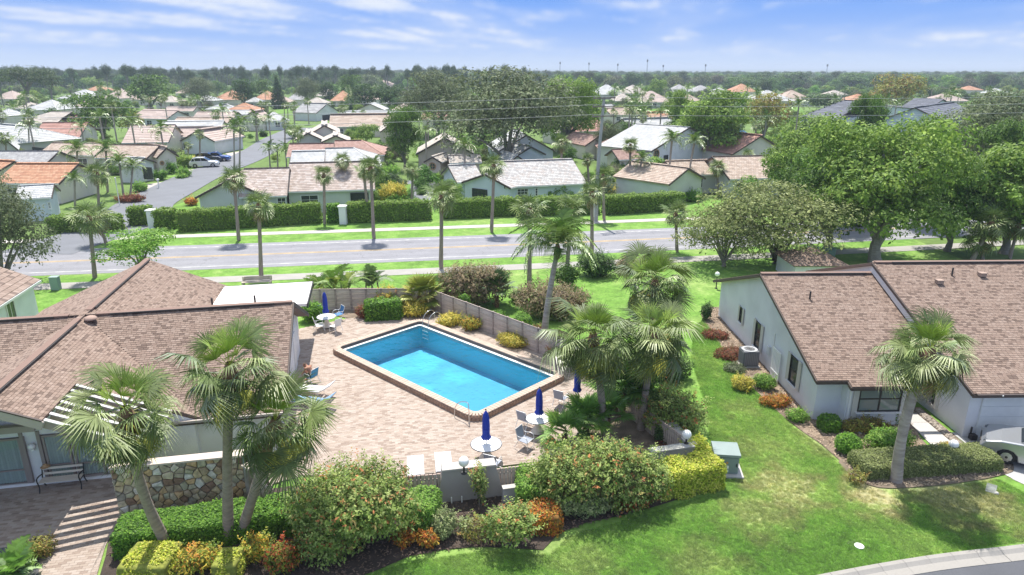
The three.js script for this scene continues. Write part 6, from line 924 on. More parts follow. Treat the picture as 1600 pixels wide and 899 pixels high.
const WALL = { green: mt(0.64, 0.65, 0.63, 0.9, { map: rep(TX.stain, 4) }), blue: mt(0.66, 0.71, 0.79, 0.9, { map: rep(TX.stain, 4) }), tan: mt(0.58, 0.50, 0.42, 0.9, { map: rep(TX.stain, 4) }), cream: mt(0.74, 0.68, 0.61, 0.9, { map: rep(TX.stain, 4) }), white: mt(0.72, 0.73, 0.74, 0.9, { map: rep(TX.stain, 4) }), grey: mt(0.55, 0.53, 0.52, 0.9, { map: rep(TX.stain, 4) }), pink: mt(0.62, 0.52, 0.46, 0.9, { map: rep(TX.stain, 4) }) };
const tileGeo = boxUV(flat(new THREE.BoxGeometry(1, 0.035, 1))), tileMat = mt(1, 1, 1, 0.85, { map: rep(TX.stain, 1.7) }), farRoofMat = {};
const deckOf = (key) => farRoofMat[key] ??= mt(...ROOF[key][0].map((q, i) => (q + ROOF[key][1][i]) / 2), 0.9, { map: rep(TX.blotch, 5) });
const sub = (p, o) => [p.x - o.x, p.y, p.z - o.z];
const lerp3 = (a, b, t) => a.clone().lerp(b, t);
function gableBlock(H, O, A, B, perp, wf, wb, hr, he, roof, wallM, o) {   // ridge A-B (ground points), perp: unit vector towards the front
  const dir = B.clone().sub(A).normalize(), L = A.distanceTo(B), far = depthAt(A) > 130, sf = (hr - he) / wf, key = roof;
  const P = (s, q, y) => { const p = A.clone().addScaledVector(dir, s).addScaledVector(perp, q); return [p.x - O.x, y, p.z - O.z]; };
  const h0 = o.hip?.[0] ? Math.min(wf, L * 0.48) : 0, h1 = o.hip?.[1] ? Math.min(wf, L * 0.48) : 0, yb = hr - sf * wb;
  const ro = { tones: ROOF[roof].map((c) => c.map((q, i) => q * (0.8 + i * 0.015))), geo: tileGeo, mat: tileMat, piece: 'roof_tile', row: far ? 0.7 : 0.38, w: far ? 1.4 : 0.34, tilt: 0.075, lift: 0.03, gap: 0.016, lap: 1.1, thick: 0.16, deck: deckOf(key), seed: (A.x * 13) | 0, stagger: (r) => (r % 2) * 0.5 };
  roofFace(H, [P(h0, 0, hr), P(L - h1, 0, hr), P(L, wf, he), P(0, wf, he)], { ...ro, label: o.slopeLabel });
  roofFace(H, [P(h0, 0, hr), P(L - h1, 0, hr), P(L, -wb, yb), P(0, -wb, yb)], ro);
  if (h0) roofFace(H, [P(h0, 0, hr), P(0, wf, he), P(0, -wb, yb)], ro); if (h1) roofFace(H, [P(L - h1, 0, hr), P(L, wf, he), P(L, -wb, yb)], ro);
  const i = 0.35, wl = [[-(wf - i), 0], [wb - i, 0], [wb - i, yb + sf * i - 0.15], [0, hr - 0.17], [-(wf - i), he + sf * i - 0.15]];
  if (h0 || h1) part('wall', (() => { const c = [P(i, wf - i, 0), P(L - i, wf - i, 0), P(L - i, -wb + i, 0), P(i, -wb + i, 0)].map((p) => [p[0], p[2]]); return slabOf(c, 0, he + 0.05); })(), wallM, H);
  else { const m = new THREE.Matrix4().makeBasis(perp.clone().negate(), V3(0, 1, 0), dir.clone()); if (m.determinant() < 0) { /* the other way round */ const m2 = new THREE.Matrix4().makeBasis(perp.clone().negate(), V3(0, 1, 0), dir.clone().negate()); const b = P(L - i, 0, 0); m2.setPosition(V3(...b)); part('wall', prism(wl, L - 2 * i, m2), wallM, H); } else { const b = P(i, 0, 0); m.setPosition(V3(...b)); part('wall', prism(wl, L - 2 * i, m), wallM, H); } }
  const cap = mt(...ROOF[roof][2].map((q) => q * 0.9), 0.9);
  part('ridge_cap', bar(V3(...P(h0, 0, hr + 0.05)), V3(...P(L - h1, 0, hr + 0.03)), 0.2, 0.08), cap, H);
  if (h0) for (const q of [wf, -wb]) part('hip_cap', bar(V3(...P(h0, 0, hr + 0.05)), V3(...P(0.05, q, (q > 0 ? he : yb) + 0.05)), 0.2, 0.09), cap, H); else part('fascia', [bar(V3(...P(-0.02, 0, hr - 0.09)), V3(...P(-0.02, wf, he - 0.09)), 0.06, 0.22), bar(V3(...P(-0.02, 0, hr - 0.09)), V3(...P(-0.02, -wb, yb - 0.09)), 0.06, 0.22)], o.trim || MT.trimBrown, H);
  if (h1) for (const q of [wf, -wb]) part('hip_cap', bar(V3(...P(L - h1, 0, hr + 0.05)), V3(...P(L - 0.05, q, (q > 0 ? he : yb) + 0.05)), 0.2, 0.09), cap, H); else part('fascia', [bar(V3(...P(L + 0.02, 0, hr - 0.09)), V3(...P(L + 0.02, wf, he - 0.09)), 0.06, 0.22), bar(V3(...P(L + 0.02, 0, hr - 0.09)), V3(...P(L + 0.02, -wb, yb - 0.09)), 0.06, 0.22)], o.trim || MT.trimBrown, H);
  part('gutter', bar(V3(...P(0, wf + 0.04, he - 0.06)), V3(...P(L, wf + 0.04, he - 0.06)), 0.08, 0.14), o.gutter || MT.frameWhite, H);
}
function house(label, roof, wall, blocks, o = {}) {
  const first = blocks[0], c = first.r ? G(...first.r[0], 4) : G((first.l[0] + first.rr[0]) / 2, (first.l[1] + first.rr[1]) / 2, 2.6), O = V3(c.x, 0, c.z), H = thing(o.name || 'house', label, o.cat || 'house', O), wallM = WALL[wall];
  for (const b of blocks) {
    const he = b.he || o.he || 2.6, S = b.S || 0.40, rf = b.roof || roof; let plane;
    if (b.r) {   // ridge seen along its length: solve its height from the pitch
      const E = G(...b.e, he); let lo = he + 0.2, hi = 9, A, B, perp, w; const at = (h) => { A = G(...b.r[0], h); B = G(...b.r[1], h); const d = B.clone().sub(A); d.y = 0; d.normalize(); perp = V3(-d.z, 0, d.x); if (perp.z < 0) perp.negate(); w = E.clone().sub(A).setY(0).dot(perp); return w; };
      for (let k = 0; k < 40; k++) { const m = (lo + hi) / 2; if ((m - he) / S < at(m)) lo = m; else hi = m; } at(lo); A.y = B.y = 0; w = Math.max(w, 1.2);
      gableBlock(H, O, A, B, perp, w, b.bk || w, lo, he, rf, b.wall ? WALL[b.wall] : wallM, { ...o, ...b });
      plane = [A.clone().addScaledVector(perp, w - 0.34), perp];
      if (!b.win && A.distanceTo(B) > 5 && depthAt(A) < 330) { const L = A.distanceTo(B), d = B.clone().sub(A).normalize(), nw = Math.min(4, Math.max(1, Math.round(L / 5))); for (let k = 0; k < nw; k++) { const m = A.clone().addScaledVector(d, L * (k + 0.5) / nw).addScaledVector(perp, w - 0.34); windowOn(H, mat4(m.x - O.x, 0.85, m.z - O.z, 0, Math.atan2(perp.x, perp.z)), 1.3 + (k % 2) * 0.5, 1.25, { frame: MT.frameWhite, nx: 2, ny: 2, t: 0.1, deep: 0.1, sill: MT.frameWhite }); } }
    } else {      // gable end towards the camera
      const l = G(...b.l, he), r = G(...b.rr, he), mid = lerp3(l, r, 0.5), w = l.distanceTo(r) / 2, d = r.clone().sub(l).setY(0).normalize(); let away = V3(d.z, 0, -d.x); if (away.z > 0) away.negate(); if (b.turn) away.applyAxisAngle(V3(0, 1, 0), b.turn * D2R);
      const hr = Math.max(atZ(800 + FL * 0, b.apex, mid.z).y, he + 0.3), A = mid.clone().setY(0), B = A.clone().addScaledVector(away, b.len || 9); const perp = V3(-away.z, 0, away.x); const pr = perp.x > 0 ? perp : perp.clone().negate();
      gableBlock(H, O, A, B, pr, w, w, hr, he, rf, b.wall ? WALL[b.wall] : wallM, { ...o, ...b });
      plane = [A.clone().addScaledVector(away, 0.35), away.clone().negate()];
    }
    for (const q of b.win || []) {   // [x0, y0, x1, y1, kind] in photograph pixels on that wall
      const [p0, n] = plane, hit = (x, y) => { const r = V3(...rayOf(x, y)), t = (p0.clone().sub(camera.position)).setY(0).dot(n) / r.clone().setY(0).dot(n); return camera.position.clone().addScaledVector(r, t); };
      const a = hit(q[0], q[3]), e = hit(q[2], q[3]), top = hit((q[0] + q[2]) / 2, q[1]), w = a.distanceTo(e), h = Math.max(top.y - a.y, 0.4), m = lerp3(a, e, 0.5), mx = mat4(m.x - O.x, Math.max(a.y, 0.05), m.z - O.z, 0, Math.atan2(n.x, n.z));
      if (q[4] === 'garage') { const gdr = part('garage_door', box(w, h, 0.06).applyMatrix4(mat4(0, h / 2, 0.04)).applyMatrix4(mx), MT.white, H); part('door_window', Array.from({ length: 8 }, (_, i) => cyl(0.16, 0.16, 0.02, -w / 2 + (i + 0.5) * w / 8, h * 0.86, 0.08, 10, Math.PI / 2)).map((g) => g.applyMatrix4(mx)), MT.darkGlass, gdr); }
      else if (q[4] === 'round') { const W = new THREE.Group(); W.name = 'window'; W.applyMatrix4(mx); H.add(W); part('frame', new THREE.TorusGeometry(w / 2, 0.09, 8, 20).translate(0, w / 2, 0.04), mt(0.4, 0.25, 0.15, 0.7), W); part('pane', cyl(w / 2, w / 2, 0.02, 0, w / 2, 0.03, 20, Math.PI / 2), MT.darkGlass, W); part('glazing_bar', [box(w, 0.05, 0.04, 0, w / 2, 0.05), box(0.05, w, 0.04, 0, w / 2, 0.05)], mt(0.4, 0.25, 0.15, 0.7), W); }
      else if (q[4] === 'door') part('door', box(w, h, 0.06).applyMatrix4(mat4(0, h / 2, 0.04)).applyMatrix4(mx), MT.interior, H);
      else windowOn(H, mx, w, h, { frame: q[4] === 'dark' ? MT.frameDark : MT.frameWhite, nx: q[5] || 2, ny: q[6] || 2, t: 0.1, deep: 0.1, sill: MT.frameWhite });
    }
  }
  return H;
}
// nearest row, left to right
house('white flat tiled house end beside the dark oak on the left', 'white', 'blue', [{ r: [[28, 291], [84, 288]], e: [72, 309], win: [[76, 316, 80, 326]] }], {});
house('cream house with bright orange tiled roof left of the street', 'orange', 'cream', [{ r: [[24, 256], [122, 256]], e: [80, 287], bk: 4 }, { r: [[-20, 250], [22, 252]], e: [10, 270] }]);
house('house with long grey flat tiled roof behind the orange roof', 'grey', 'cream', [{ r: [[-12, 236], [92, 236]], e: [45, 257], bk: 4 }]);
house('house with tan tiled roof and round window left of the street', 'tan', 'cream', [{ r: [[82, 223], [170, 224]], e: [120, 243], bk: 4 }, { r: [[172, 226], [250, 227]], e: [215, 248], bk: 4 }, { l: [244, 247], rr: [279, 244], apex: 231, len: 7, win: [[250, 251, 256, 258, 'round']] }]);
house('low white roofed house front with dark garage grille left of the street', 'white', 'white', [{ r: [[196, 246], [226, 247]], e: [228, 260], win: [[226, 262, 239, 280, 'dark', 3, 3]] }]);
house('beige tiled house with gable behind the roadside hedge right of the street', 'beige', 'green', [{ r: [[452, 255], [584, 252]], e: [520, 298], bk: 4, win: [[471, 305, 498, 320], [549, 302, 576, 320, 'dark', 3, 3]] }, { r: [[381, 264], [452, 262]], e: [446, 306], bk: 4, win: [[434, 309, 447, 321]] }, { l: [304, 309], rr: [416, 307], apex: 281, len: 8 }]);
house('white tiled house directly behind the beige tiled house', 'white', 'white', [{ r: [[456, 237], [508, 236]], e: [490, 262], bk: 4 }, { r: [[508, 232], [592, 230]], e: [540, 260], bk: 4, hip: [0, 1] }]);
house('house with pink tiled ridge behind the white tiled house', 'pink', 'cream', [{ r: [[452, 225], [522, 224]], e: [490, 245], bk: 4 }, { r: [[523, 220], [602, 219]], e: [560, 243], bk: 4, hip: [0, 1] }]);
house('house with grey front gables and pale tiled roof beside the street', 'pale', 'grey', [{ l: [484, 209], rr: [531, 208], apex: 196, len: 12, he: 3.2 }, { l: [460, 219], rr: [503, 218], apex: 208, len: 9 }, { l: [502, 222], rr: [547, 221], apex: 212, len: 9, wall: 'cream' }]);
house('pale blue house with grid windows and stone white roof behind the road hedge', 'stonewhite', 'blue', [{ r: [[772, 253], [894, 249]], e: [850, 290], bk: 4, win: [[808, 295, 825, 309, 'white', 3, 3], [836, 294, 840, 306, 'white', 1, 3]] }, { l: [720, 285], rr: [798, 294], apex: 272, len: 9, win: [[739, 296, 761, 313, 'dark', 4, 4]] }, { r: [[700, 259], [742, 257]], e: [705, 286] }]);
house('white roofed house with stepped blue gables behind the pale blue house', 'white', 'blue', [{ l: [776, 238], rr: [868, 236], apex: 211, len: 12 }, { l: [806, 244], rr: [853, 241], apex: 229, len: 9 }, { l: [797, 253], rr: [820, 252], apex: 243, len: 6 }]);
house('tan stepped gable house with a round porthole window', 'pale', 'pink', [{ l: [650, 241], rr: [740, 240], apex: 215, len: 10 }, { l: [662, 253], rr: [690, 254], apex: 245, len: 6, win: [[671, 258, 681, 265, 'round']] }, { r: [[700, 243], [750, 242]], e: [712, 255] }]);
house('cream garage house with tan tiled roof at the right end of the hedge', 'tan', 'green', [{ l: [1036, 287], rr: [1112, 280], apex: 263, len: 9, turn: 14 }, { r: [[1040, 252], [1112, 250]], e: [1075, 274], bk: 4 }, { r: [[1113, 245], [1204, 243]], e: [1150, 280], bk: 4, win: [[1150, 284, 1160, 293]] }]);
house('tall white gabled house with a dark round window', 'white', 'white', [{ l: [1018, 236], rr: [1126, 221], apex: 199, len: 11, he: 3.6, win: [[1104, 222, 1117, 237, 'dark', 3, 3], [1021, 241, 1029, 249, 'round'], [1037, 243, 1043, 250, 'dark']] }]);
house('brown roofed house with stepped gables and white garage door', 'brown', 'cream', [{ l: [938, 235], rr: [976, 235], apex: 225, len: 10 }, { l: [914, 228], rr: [955, 226], apex: 213, len: 10 }, { r: [[956, 234], [992, 233]], e: [965, 250], bk: 3, win: [[969, 256, 1001, 273, 'garage']] }]);
house('salmon red stepped roof house beside the blue pond', 'red', 'cream', [{ l: [1145, 241], rr: [1228, 236], apex: 212, len: 13 }]);
house('red roofed house left of the wooden power pole', 'red', 'cream', [{ r: [[884, 185], [934, 184]], e: [905, 206], hip: [1, 0] }]);
house('long white grey roofed house right of the power pole', 'white', 'green', [{ r: [[972, 186], [1046, 184]], e: [1005, 202], win: [[978, 204, 984, 212]] }]);
house('white flat roofed house behind the top of the power pole', 'white', 'cream', [{ r: [[916, 164], [956, 163]], e: [930, 173] }]);
house('tan tiled house just right of the power pole crossarms', 'tan', 'cream', [{ r: [[944, 169], [990, 168]], e: [960, 180] }]);
house('small bright orange roof right of the tall date palms', 'orange', 'cream', [{ r: [[1006, 176], [1040, 175]], e: [1020, 186] }]);
house('silver roofed house at the far left edge', 'white', 'grey', [{ r: [[2, 194], [70, 199]], e: [45, 229], hip: [0, 1], win: [[52, 231, 72, 237, 'dark']] }, { l: [-12, 236], rr: [28, 234], apex: 215, len: 8 }]);
house('wide brick red tiled house in the left middle distance', 'red', 'cream', [{ r: [[66, 192], [138, 191]], e: [110, 217], bk: 5 }, { l: [98, 189], rr: [122, 189], apex: 184, len: 5 }]);
house('large brownish tan roofed house left of the tall street palm', 'rose', 'cream', [{ r: [[204, 196], [274, 195]], e: [235, 223], bk: 5 }]);
house('house with white front gable and rosy roof near the parked cars', 'rose', 'white', [{ l: [281, 220], rr: [335, 221], apex: 205, len: 11, win: [[288, 224, 292, 232, 'dark']] }, { r: [[276, 199], [334, 198]], e: [300, 214], bk: 4 }]);
house('long white roofed house behind the rosy roofs', 'white', 'white', [{ r: [[254, 190], [350, 189]], e: [300, 200], bk: 5 }]);
house('long tan roofed house behind the long white roof', 'tan', 'cream', [{ r: [[276, 184], [362, 184]], e: [320, 192], bk: 5 }]);
house('rosy roof with two dark skylights beyond the long tan roof', 'rose', 'cream', [{ r: [[308, 175], [372, 175]], e: [340, 184], bk: 5 }]);
house('white and pink roofed pair house left of three thin palms', 'rose', 'white', [{ r: [[222, 172], [278, 173]], e: [250, 186], bk: 5 }]);
house('white flat roof strip beyond the street bend', 'white', 'white', [{ r: [[346, 172], [404, 172]], e: [380, 179], bk: 5 }]);
house('brownish gable house at the street bend', 'rose', 'cream', [{ l: [372, 190], rr: [412, 190], apex: 176, len: 10 }]);
house('white house with low roofs behind the twin street palms', 'white', 'white', [{ r: [[408, 176], [446, 175]], e: [425, 189], hip: [1, 1] }]);
house('grey gabled house with dark garage opening in the far street', 'grey', 'white', [{ l: [494, 177], rr: [530, 174], apex: 162, len: 10, win: [[504, 181, 516, 190, 'door']] }]);
house('very long tan tiled house in the centre distance', 'tan', 'cream', [{ r: [[516, 179], [620, 178]], e: [570, 198], bk: 6 }]);
house('long white topped roof behind the very long tan house', 'white', 'cream', [{ r: [[530, 174], [636, 173]], e: [580, 180], bk: 5 }]);
house('tan gable house half hidden by the bright green tree', 'pale', 'tan', [{ l: [594, 206], rr: [646, 205], apex: 187, len: 10 }]);
house('small white gabled roof above the long white topped roof', 'white', 'cream', [{ l: [556, 172], rr: [600, 172], apex: 162, len: 10 }]);
house('pink gabled roof left of the great silver tree', 'rose', 'cream', [{ l: [622, 174], rr: [664, 173], apex: 163, len: 10 }]);
house('rust red roof at the foot of the great silver tree', 'red', 'cream', [{ r: [[660, 176], [700, 176]], e: [675, 187] }]);
house('cream roofed house below the white hip roof at left', 'pale', 'cream', [{ r: [[56, 174], [112, 175]], e: [85, 190], hip: [1, 0] }]);
house('pale roof strip above the wide brick red house', 'pale', 'cream', [{ r: [[60, 186], [96, 186]], e: [75, 193] }]);
house('rosy roofed house left of the rosy roof with skylights', 'rose', 'cream', [{ r: [[262, 166], [308, 166]], e: [285, 174], bk: 5 }]);
house('white roofed house among palms left of the street end', 'white', 'cream', [{ r: [[326, 163], [372, 163]], e: [350, 171], hip: [1, 1] }]);
house('tan roofed house right of the grey gabled garage house', 'tan', 'cream', [{ r: [[470, 160], [498, 160]], e: [484, 170], hip: [1, 1] }]);
house('beige roofed house between the red roof and the immense fig', 'pale', 'cream', [{ r: [[856, 196], [884, 195]], e: [866, 208] }]);
[[30, 64, 160, 170, 'pale', 'cream roof strip under the spreading pine'], [120, 150, 158, 168, 'rose', 'rosy hip roof left of the round dark tree'], [212, 246, 146, 156, 'tan', 'tan hip roof under the tall green tree'], [250, 284, 150, 160, 'pale', 'pale hip roof left of four thin palms'], [386, 410, 152, 160, 'white', 'small white hip roof below the dark domed tree'], [430, 456, 151, 160, 'rose', 'rosy hip roof at the foot of the conical tree'], [478, 512, 152, 162, 'pale', 'pale hip roof right of the loose grey green tree'], [556, 592, 146, 156, 'tan', 'tan hip roof left of the centre woods'], [600, 640, 152, 162, 'white', 'white hip roof beside the centre left fig'], [0, 26, 170, 182, 'white', 'white hip roof at the left edge behind palms'], [1060, 1092, 148, 158, 'tan', 'tan hip roof behind the large light green tree'], [1120, 1156, 150, 160, 'pale', 'pale hip roof right of the large light green tree'], [1392, 1420, 138, 145, 'pale', 'far pale roof beyond the olive brown tree'], [1500, 1530, 134, 141, 'orange', 'far orange roof in the right woods'], [1540, 1572, 138, 146, 'white', 'far white roof in the right woods']].forEach(([a, b, c, d, r, l]) => house(l, r, 'cream', [{ r: [[a, c], [b, c]], e: [(a + b) / 2, d], hip: [1, 1], S: 0.42 }]));
// hipped houses far off
const hipHouse = (x0, x1, y0, y1, roof, wall, label, he = 2.6) => { const w = x1 - x0; return house(label, roof, wall, [{ r: [[x0, y0], [x1, y0]], e: [(x0 + x1) / 2, y1], hip: [1, 1], S: 0.42, he }]); };
hipHouse(-2, 38, 142, 155, 'rose', 'cream', 'pink hip roofed house behind the pine on the far left');
hipHouse(54, 106, 156, 172, 'white', 'cream', 'white hip roof right of the spreading pine tree');
hipHouse(104, 160, 140, 154, 'white', 'white', 'silver white hip roof above the round dark tree');
hipHouse(140, 170, 133, 142, 'orange', 'cream', 'leftmost orange hip roof under the dark woods');
hipHouse(172, 206, 139, 154, 'rose', 'cream', 'pinkish hip roof between the round dark tree and a bright tree');
hipHouse(280, 304, 137, 146, 'tan', 'cream', 'small tan hip roof left of the white topped trees');
hipHouse(306, 340, 148, 158, 'white', 'grey', 'white hip roof left of the orange pyramid roof');
hipHouse(342, 382, 141, 156, 'orange', 'cream', 'orange pyramid roof beside a dark rounded tree');
hipHouse(360, 404, 161, 173, 'orange', 'cream', 'wide low orange roof behind the long rosy roofs');
hipHouse(404, 430, 142, 156, 'orange', 'cream', 'amber hip roof left of the dark conical tree');
hipHouse(454, 478, 143, 156, 'grey', 'cream', 'greyish hip roof right of the dark conical tree');
hipHouse(496, 526, 139, 150, 'pale', 'cream', 'pale hip roof between far trees in the centre left');
hipHouse(522, 550, 142, 158, 'orange', 'cream', 'rightmost of the orange roofs in the centre left distance');
hipHouse(576, 624, 125, 136, 'rose', 'cream', 'large pinkish roof standing under the distant woods');
hipHouse(924, 972, 132, 148, 'white', 'grey', 'white hip roof at the right edge of the great silver tree');
hipHouse(966, 1012, 133, 146, 'pale', 'cream', 'pale tan hip roof left of the yellow green tree');
hipHouse(956, 990, 146, 158, 'pale', 'cream', 'cream hip roof in front of the pale tan hip roof');
hipHouse(988, 1046, 142, 160, 'rose', 'grey', 'broad rosy hip roof below the yellow green tree');
hipHouse(1044, 1078, 132, 144, 'grey', 'cream', 'grey white hip roof right of the yellow green tree');
hipHouse(1078, 1112, 133, 143, 'grey', 'cream', 'grey hip roof in the right far row');
hipHouse(1106, 1142, 137, 147, 'white', 'cream', 'small white hip roof in the right far row');
hipHouse(1140, 1178, 131, 144, 'orange', 'cream', 'brown orange hip roof in the right far row');
hipHouse(1166, 1232, 141, 158, 'white', 'grey', 'large white hip roof above the far lawn');
hipHouse(1212, 1262, 141, 157, 'tan', 'cream', 'peach hip roof right of the large white hip roof');
hipHouse(1286, 1322, 141, 149, 'pale', 'cream', 'small pale roof behind the round dark bush trees');
hipHouse(1318, 1364, 147, 158, 'orange', 'cream', 'orange hip roof behind the slate roofed block');
hipHouse(1448, 1504, 147, 158, 'rose', 'cream', 'pink hip roof behind the slate roofed block');
house('slate roofed two storey block left of three at the far lawn', 'slate', 'blue', [{ r: [[1292, 156], [1352, 158]], e: [1290, 186], he: 5.2, hip: [1, 0], S: 0.45, win: [[1306, 188, 1311, 196, 'dark']] }], { name: 'apartment_block', cat: 'apartment block' });
house('slate roofed two storey block in the middle of three', 'slate', 'blue', [{ r: [[1378, 163], [1428, 168]], e: [1366, 189], he: 5.2, hip: [1, 0], S: 0.45, win: [[1372, 192, 1377, 200, 'dark']] }], { name: 'apartment_block', cat: 'apartment block' });
house('slate roofed two storey block right of three behind the tree mass', 'slate', 'blue', [{ r: [[1430, 168], [1490, 160]], e: [1440, 196], he: 5.2, S: 0.45 }, { l: [1452, 170], rr: [1492, 168], apex: 155, len: 8, he: 6 }], { name: 'apartment_block', cat: 'apartment block' });

{ // the neighbouring building at the left edge
  const A = G(59, 440, 2.5), O = V3(A.x, 0, A.z), H = thing('bungalow', 'white building with brown shingled roof cut by the left edge', 'house', O), u = V3(CU[0], 0, CU[1]), w = V3(CW[0], 0, CW[1]), S0 = A.clone().setY(0).addScaledVector(u, -5.2).addScaledVector(w, -0.3);
  gableBlock(H, O, S0, S0.clone().addScaledVector(w, 13), u, 5.2, 5.2, 4.9, 2.5, 'shingle', MT.wallBlue, {});
  const c = A.clone().setY(0).addScaledVector(u, -0.34).addScaledVector(w, 3.4); windowOn(H, mat4(c.x - O.x, 1.0, c.z - O.z, 0, Math.atan2(u.x, u.z)), 0.95, 1.3, { nx: 2, ny: 1, frame: MT.frameWhite, sill: MT.frameWhite });
}
// ---------------------------------------------------------------- trees of the middle distance, one by one
const K = {
  ficus: mk(501, 14, 16, { n: 32000, size: 0.36, tones: 'light', lobes: 46, lump: 0.175, clear: 0.2, fork: 16, r: 0.5, ragged: 0.7, dome: 0.12, low: 0.12 }),
  ficus2: mk(502, 12, 13, { n: 20000, size: 0.36, tones: 'ficus', lobes: 32, lump: 0.2, clear: 0.2, fork: 10, r: 0.36, ragged: 0.7, dome: 0.2, low: 0.15 }),
  light: mk(503, 11, 11, { n: 17000, size: 0.36, tones: 'light', lobes: 30, lump: 0.21, clear: 0.18, fork: 9, ragged: 0.7, dome: 0.25, low: 0.15 }),
  olive: mk(504, 8, 12, { n: 17000, size: 0.24, tones: 'olive', lobes: 34, lump: 0.23, clear: 0.06, fork: 12, r: 0.2, ragged: 0.6, flat: 0.6 }),
  silver: mk(505, 16, 20, { n: 20000, size: 0.42, tones: 'silver', lobes: 24, lump: 0.32, clear: 0.12, fork: 6, ragged: 0.35, dome: 0.4 }),
  oak: mk(506, 10, 11, { n: 24000, size: 0.22, tones: 'silver', lobes: 26, lump: 0.28, clear: 0.02, fork: 8, ragged: 0.5 }),
  bright: mk(507, 7, 7, { n: 7000, size: 0.24, tones: 'bright', lobes: 14, lump: 0.28, clear: 0.15, fork: 5, ragged: 0.4, flat: 0.55 }),
  round: mk(508, 10, 11, { n: 5000, size: 0.5, tones: 'ficus', lobes: 12, lump: 0.32, clear: 0.12, fork: 4, ragged: 0.25 }),
  dark: mk(509, 10, 10, { n: 4500, size: 0.5, tones: 'dark', lobes: 12, lump: 0.32, clear: 0.15, fork: 4, ragged: 0.25 }),
  pale: mk(510, 10, 10, { n: 4500, size: 0.5, tones: 'light', lobes: 11, lump: 0.33, clear: 0.2, fork: 4, ragged: 0.3 }),
  autumn: mk(511, 10, 12, { n: 4500, size: 0.5, tones: 'autumn', lobes: 11, lump: 0.33, clear: 0.15, fork: 4, ragged: 0.35 }),
  pine: mk(512, 16, 12, { n: 4500, size: 0.5, tones: 'pine', lobes: 13, lump: 0.25, clear: 0.5, fork: 6, flat: 0.5, ragged: 0.35, dome: 0.3, asp: 0.3, r: 0.3 }),
  scrub: mk(514, 8, 9, { n: 3200, size: 0.55, tones: 'ficus', lobes: 10, lump: 0.36, clear: 0.02, fork: 2, ragged: 0.3 }), scrub2: mk(515, 8, 9, { n: 3200, size: 0.55, tones: 'dark', lobes: 10, lump: 0.36, clear: 0.02, fork: 2, ragged: 0.3 }), scrub3: mk(516, 8, 9, { n: 3000, size: 0.55, tones: 'light', lobes: 9, lump: 0.38, clear: 0.02, fork: 2, ragged: 0.35 }), scrub4: mk(517, 8, 9, { n: 3000, size: 0.55, tones: 'silver', lobes: 9, lump: 0.38, clear: 0.02, fork: 2, ragged: 0.35 }),
  cone: (() => { const R = mulberry(513), lobes = []; for (let i = 0; i < 8; i++) lobes.push([0, 1.2 + i * 1.35, 0, 2.3 - i * 0.26, 1.2, 2.3 - i * 0.26]); return [12, 4.6, crownOver(new Leaves(), lobes, 3800, 0.45, TN.dark, R, {}).geo(), taper([[0, 0, 0], [0, 3, 0], [0, 8, 0]], [0.25, 0.2, 0.08])]; })(),
};
const put = (bx, by, ty, wpx, k, label, o) => { const b = G(bx, by), h = topOf(b, bx, ty).y; return tree(b, Math.max(h, 1.5), wpx / pxm(b), K[k], label, o); };
put(4, 446, 258, 176, 'oak', 'dark silvery oak cut by the left edge beside the near road');
put(222, 432, 352, 122, 'bright', 'bright feathery tree showing behind the clubhouse hip roof');
put(1367, 410, 186, 262, 'ficus', 'great many stemmed ficus tree on the verge right of the villa roof', { bark: mt(0.42, 0.38, 0.34, 0.95, { map: rep(TX.bark, 1.5), bumpMap: rep(TX.bark, 1.5), bumpScale: 0.04 }) });
put(1292, 389, 240, 170, 'ficus2', 'straight trunked ficus left of the great many stemmed ficus');
put(1212, 412, 283, 250, 'olive', 'pale thin olive green tree with spreading dark limbs behind the villa', { bark: mt(0.10, 0.085, 0.075, 0.95) });
put(1130, 416, 320, 170, 'olive', 'low pale twiggy tree left of the spreading olive tree');
put(1568, 396, 228, 190, 'light', 'light green tree with bare pale limbs at the right edge');
put(1480, 392, 250, 150, 'ficus2', 'leafy ficus filling the gap right of the great ficus');
put(1572, 338, 190, 120, 'ficus2', 'rounded green tree top at the right edge above the light tree');
put(1432, 352, 182, 96, 'light', 'tall bright crown rising before the slate roofed blocks');
put(1294, 352, 192, 128, 'light', 'tall light green tree left of the slate roofed blocks');
put(1232, 330, 208, 110, 'light', 'light green tree between the salmon roof and the great ficus');
put(1348, 262, 150, 62, 'ficus2', 'thin dark branched tree crossing the left slate roof');
put(1532, 300, 144, 190, 'silver', 'broad silvery tree behind the green trees at right');
put(1108, 256, 142, 132, 'light', 'large light green tree left of the blue pond');
put(1062, 226, 142, 60, 'light', 'bright tree left of the large pond side tree');
put(1192, 222, 146, 86, 'autumn', 'yellowish tree right of the blue pond');
put(1258, 238, 172, 90, 'pale', 'bushy yellow green tree at the near edge of the far lawn');
put(1396, 182, 116, 92, 'autumn', 'olive brown tree behind the slate roofed blocks');
put(1288, 176, 145, 80, 'dark', 'dark rounded tree behind the peach hip roof');
put(1447, 164, 132, 18, 'cone', 'small dark cypress between the slate roofs and the pink roof');
put(792, 268, 107, 232, 'silver', 'immense silvery fig tree in the centre distance');
put(684, 214, 111, 122, 'silver', 'silvery tree joined to the left of the immense fig');
put(884, 236, 122, 130, 'ficus', 'deep green tree joined to the right of the immense fig');
put(910, 214, 132, 70, 'round', 'green tree between the deep green tree and the power pole');
put(632, 264, 168, 66, 'ficus2', 'bright large leaved tree among the tan gables');
put(572, 232, 190, 44, 'pale', 'yellow green tree before the very long tan house');
put(163, 224, 145, 96, 'round', 'round dark tree behind the brick red house');
put(236, 174, 117, 78, 'round', 'tall green tree above the left pink hip roof');
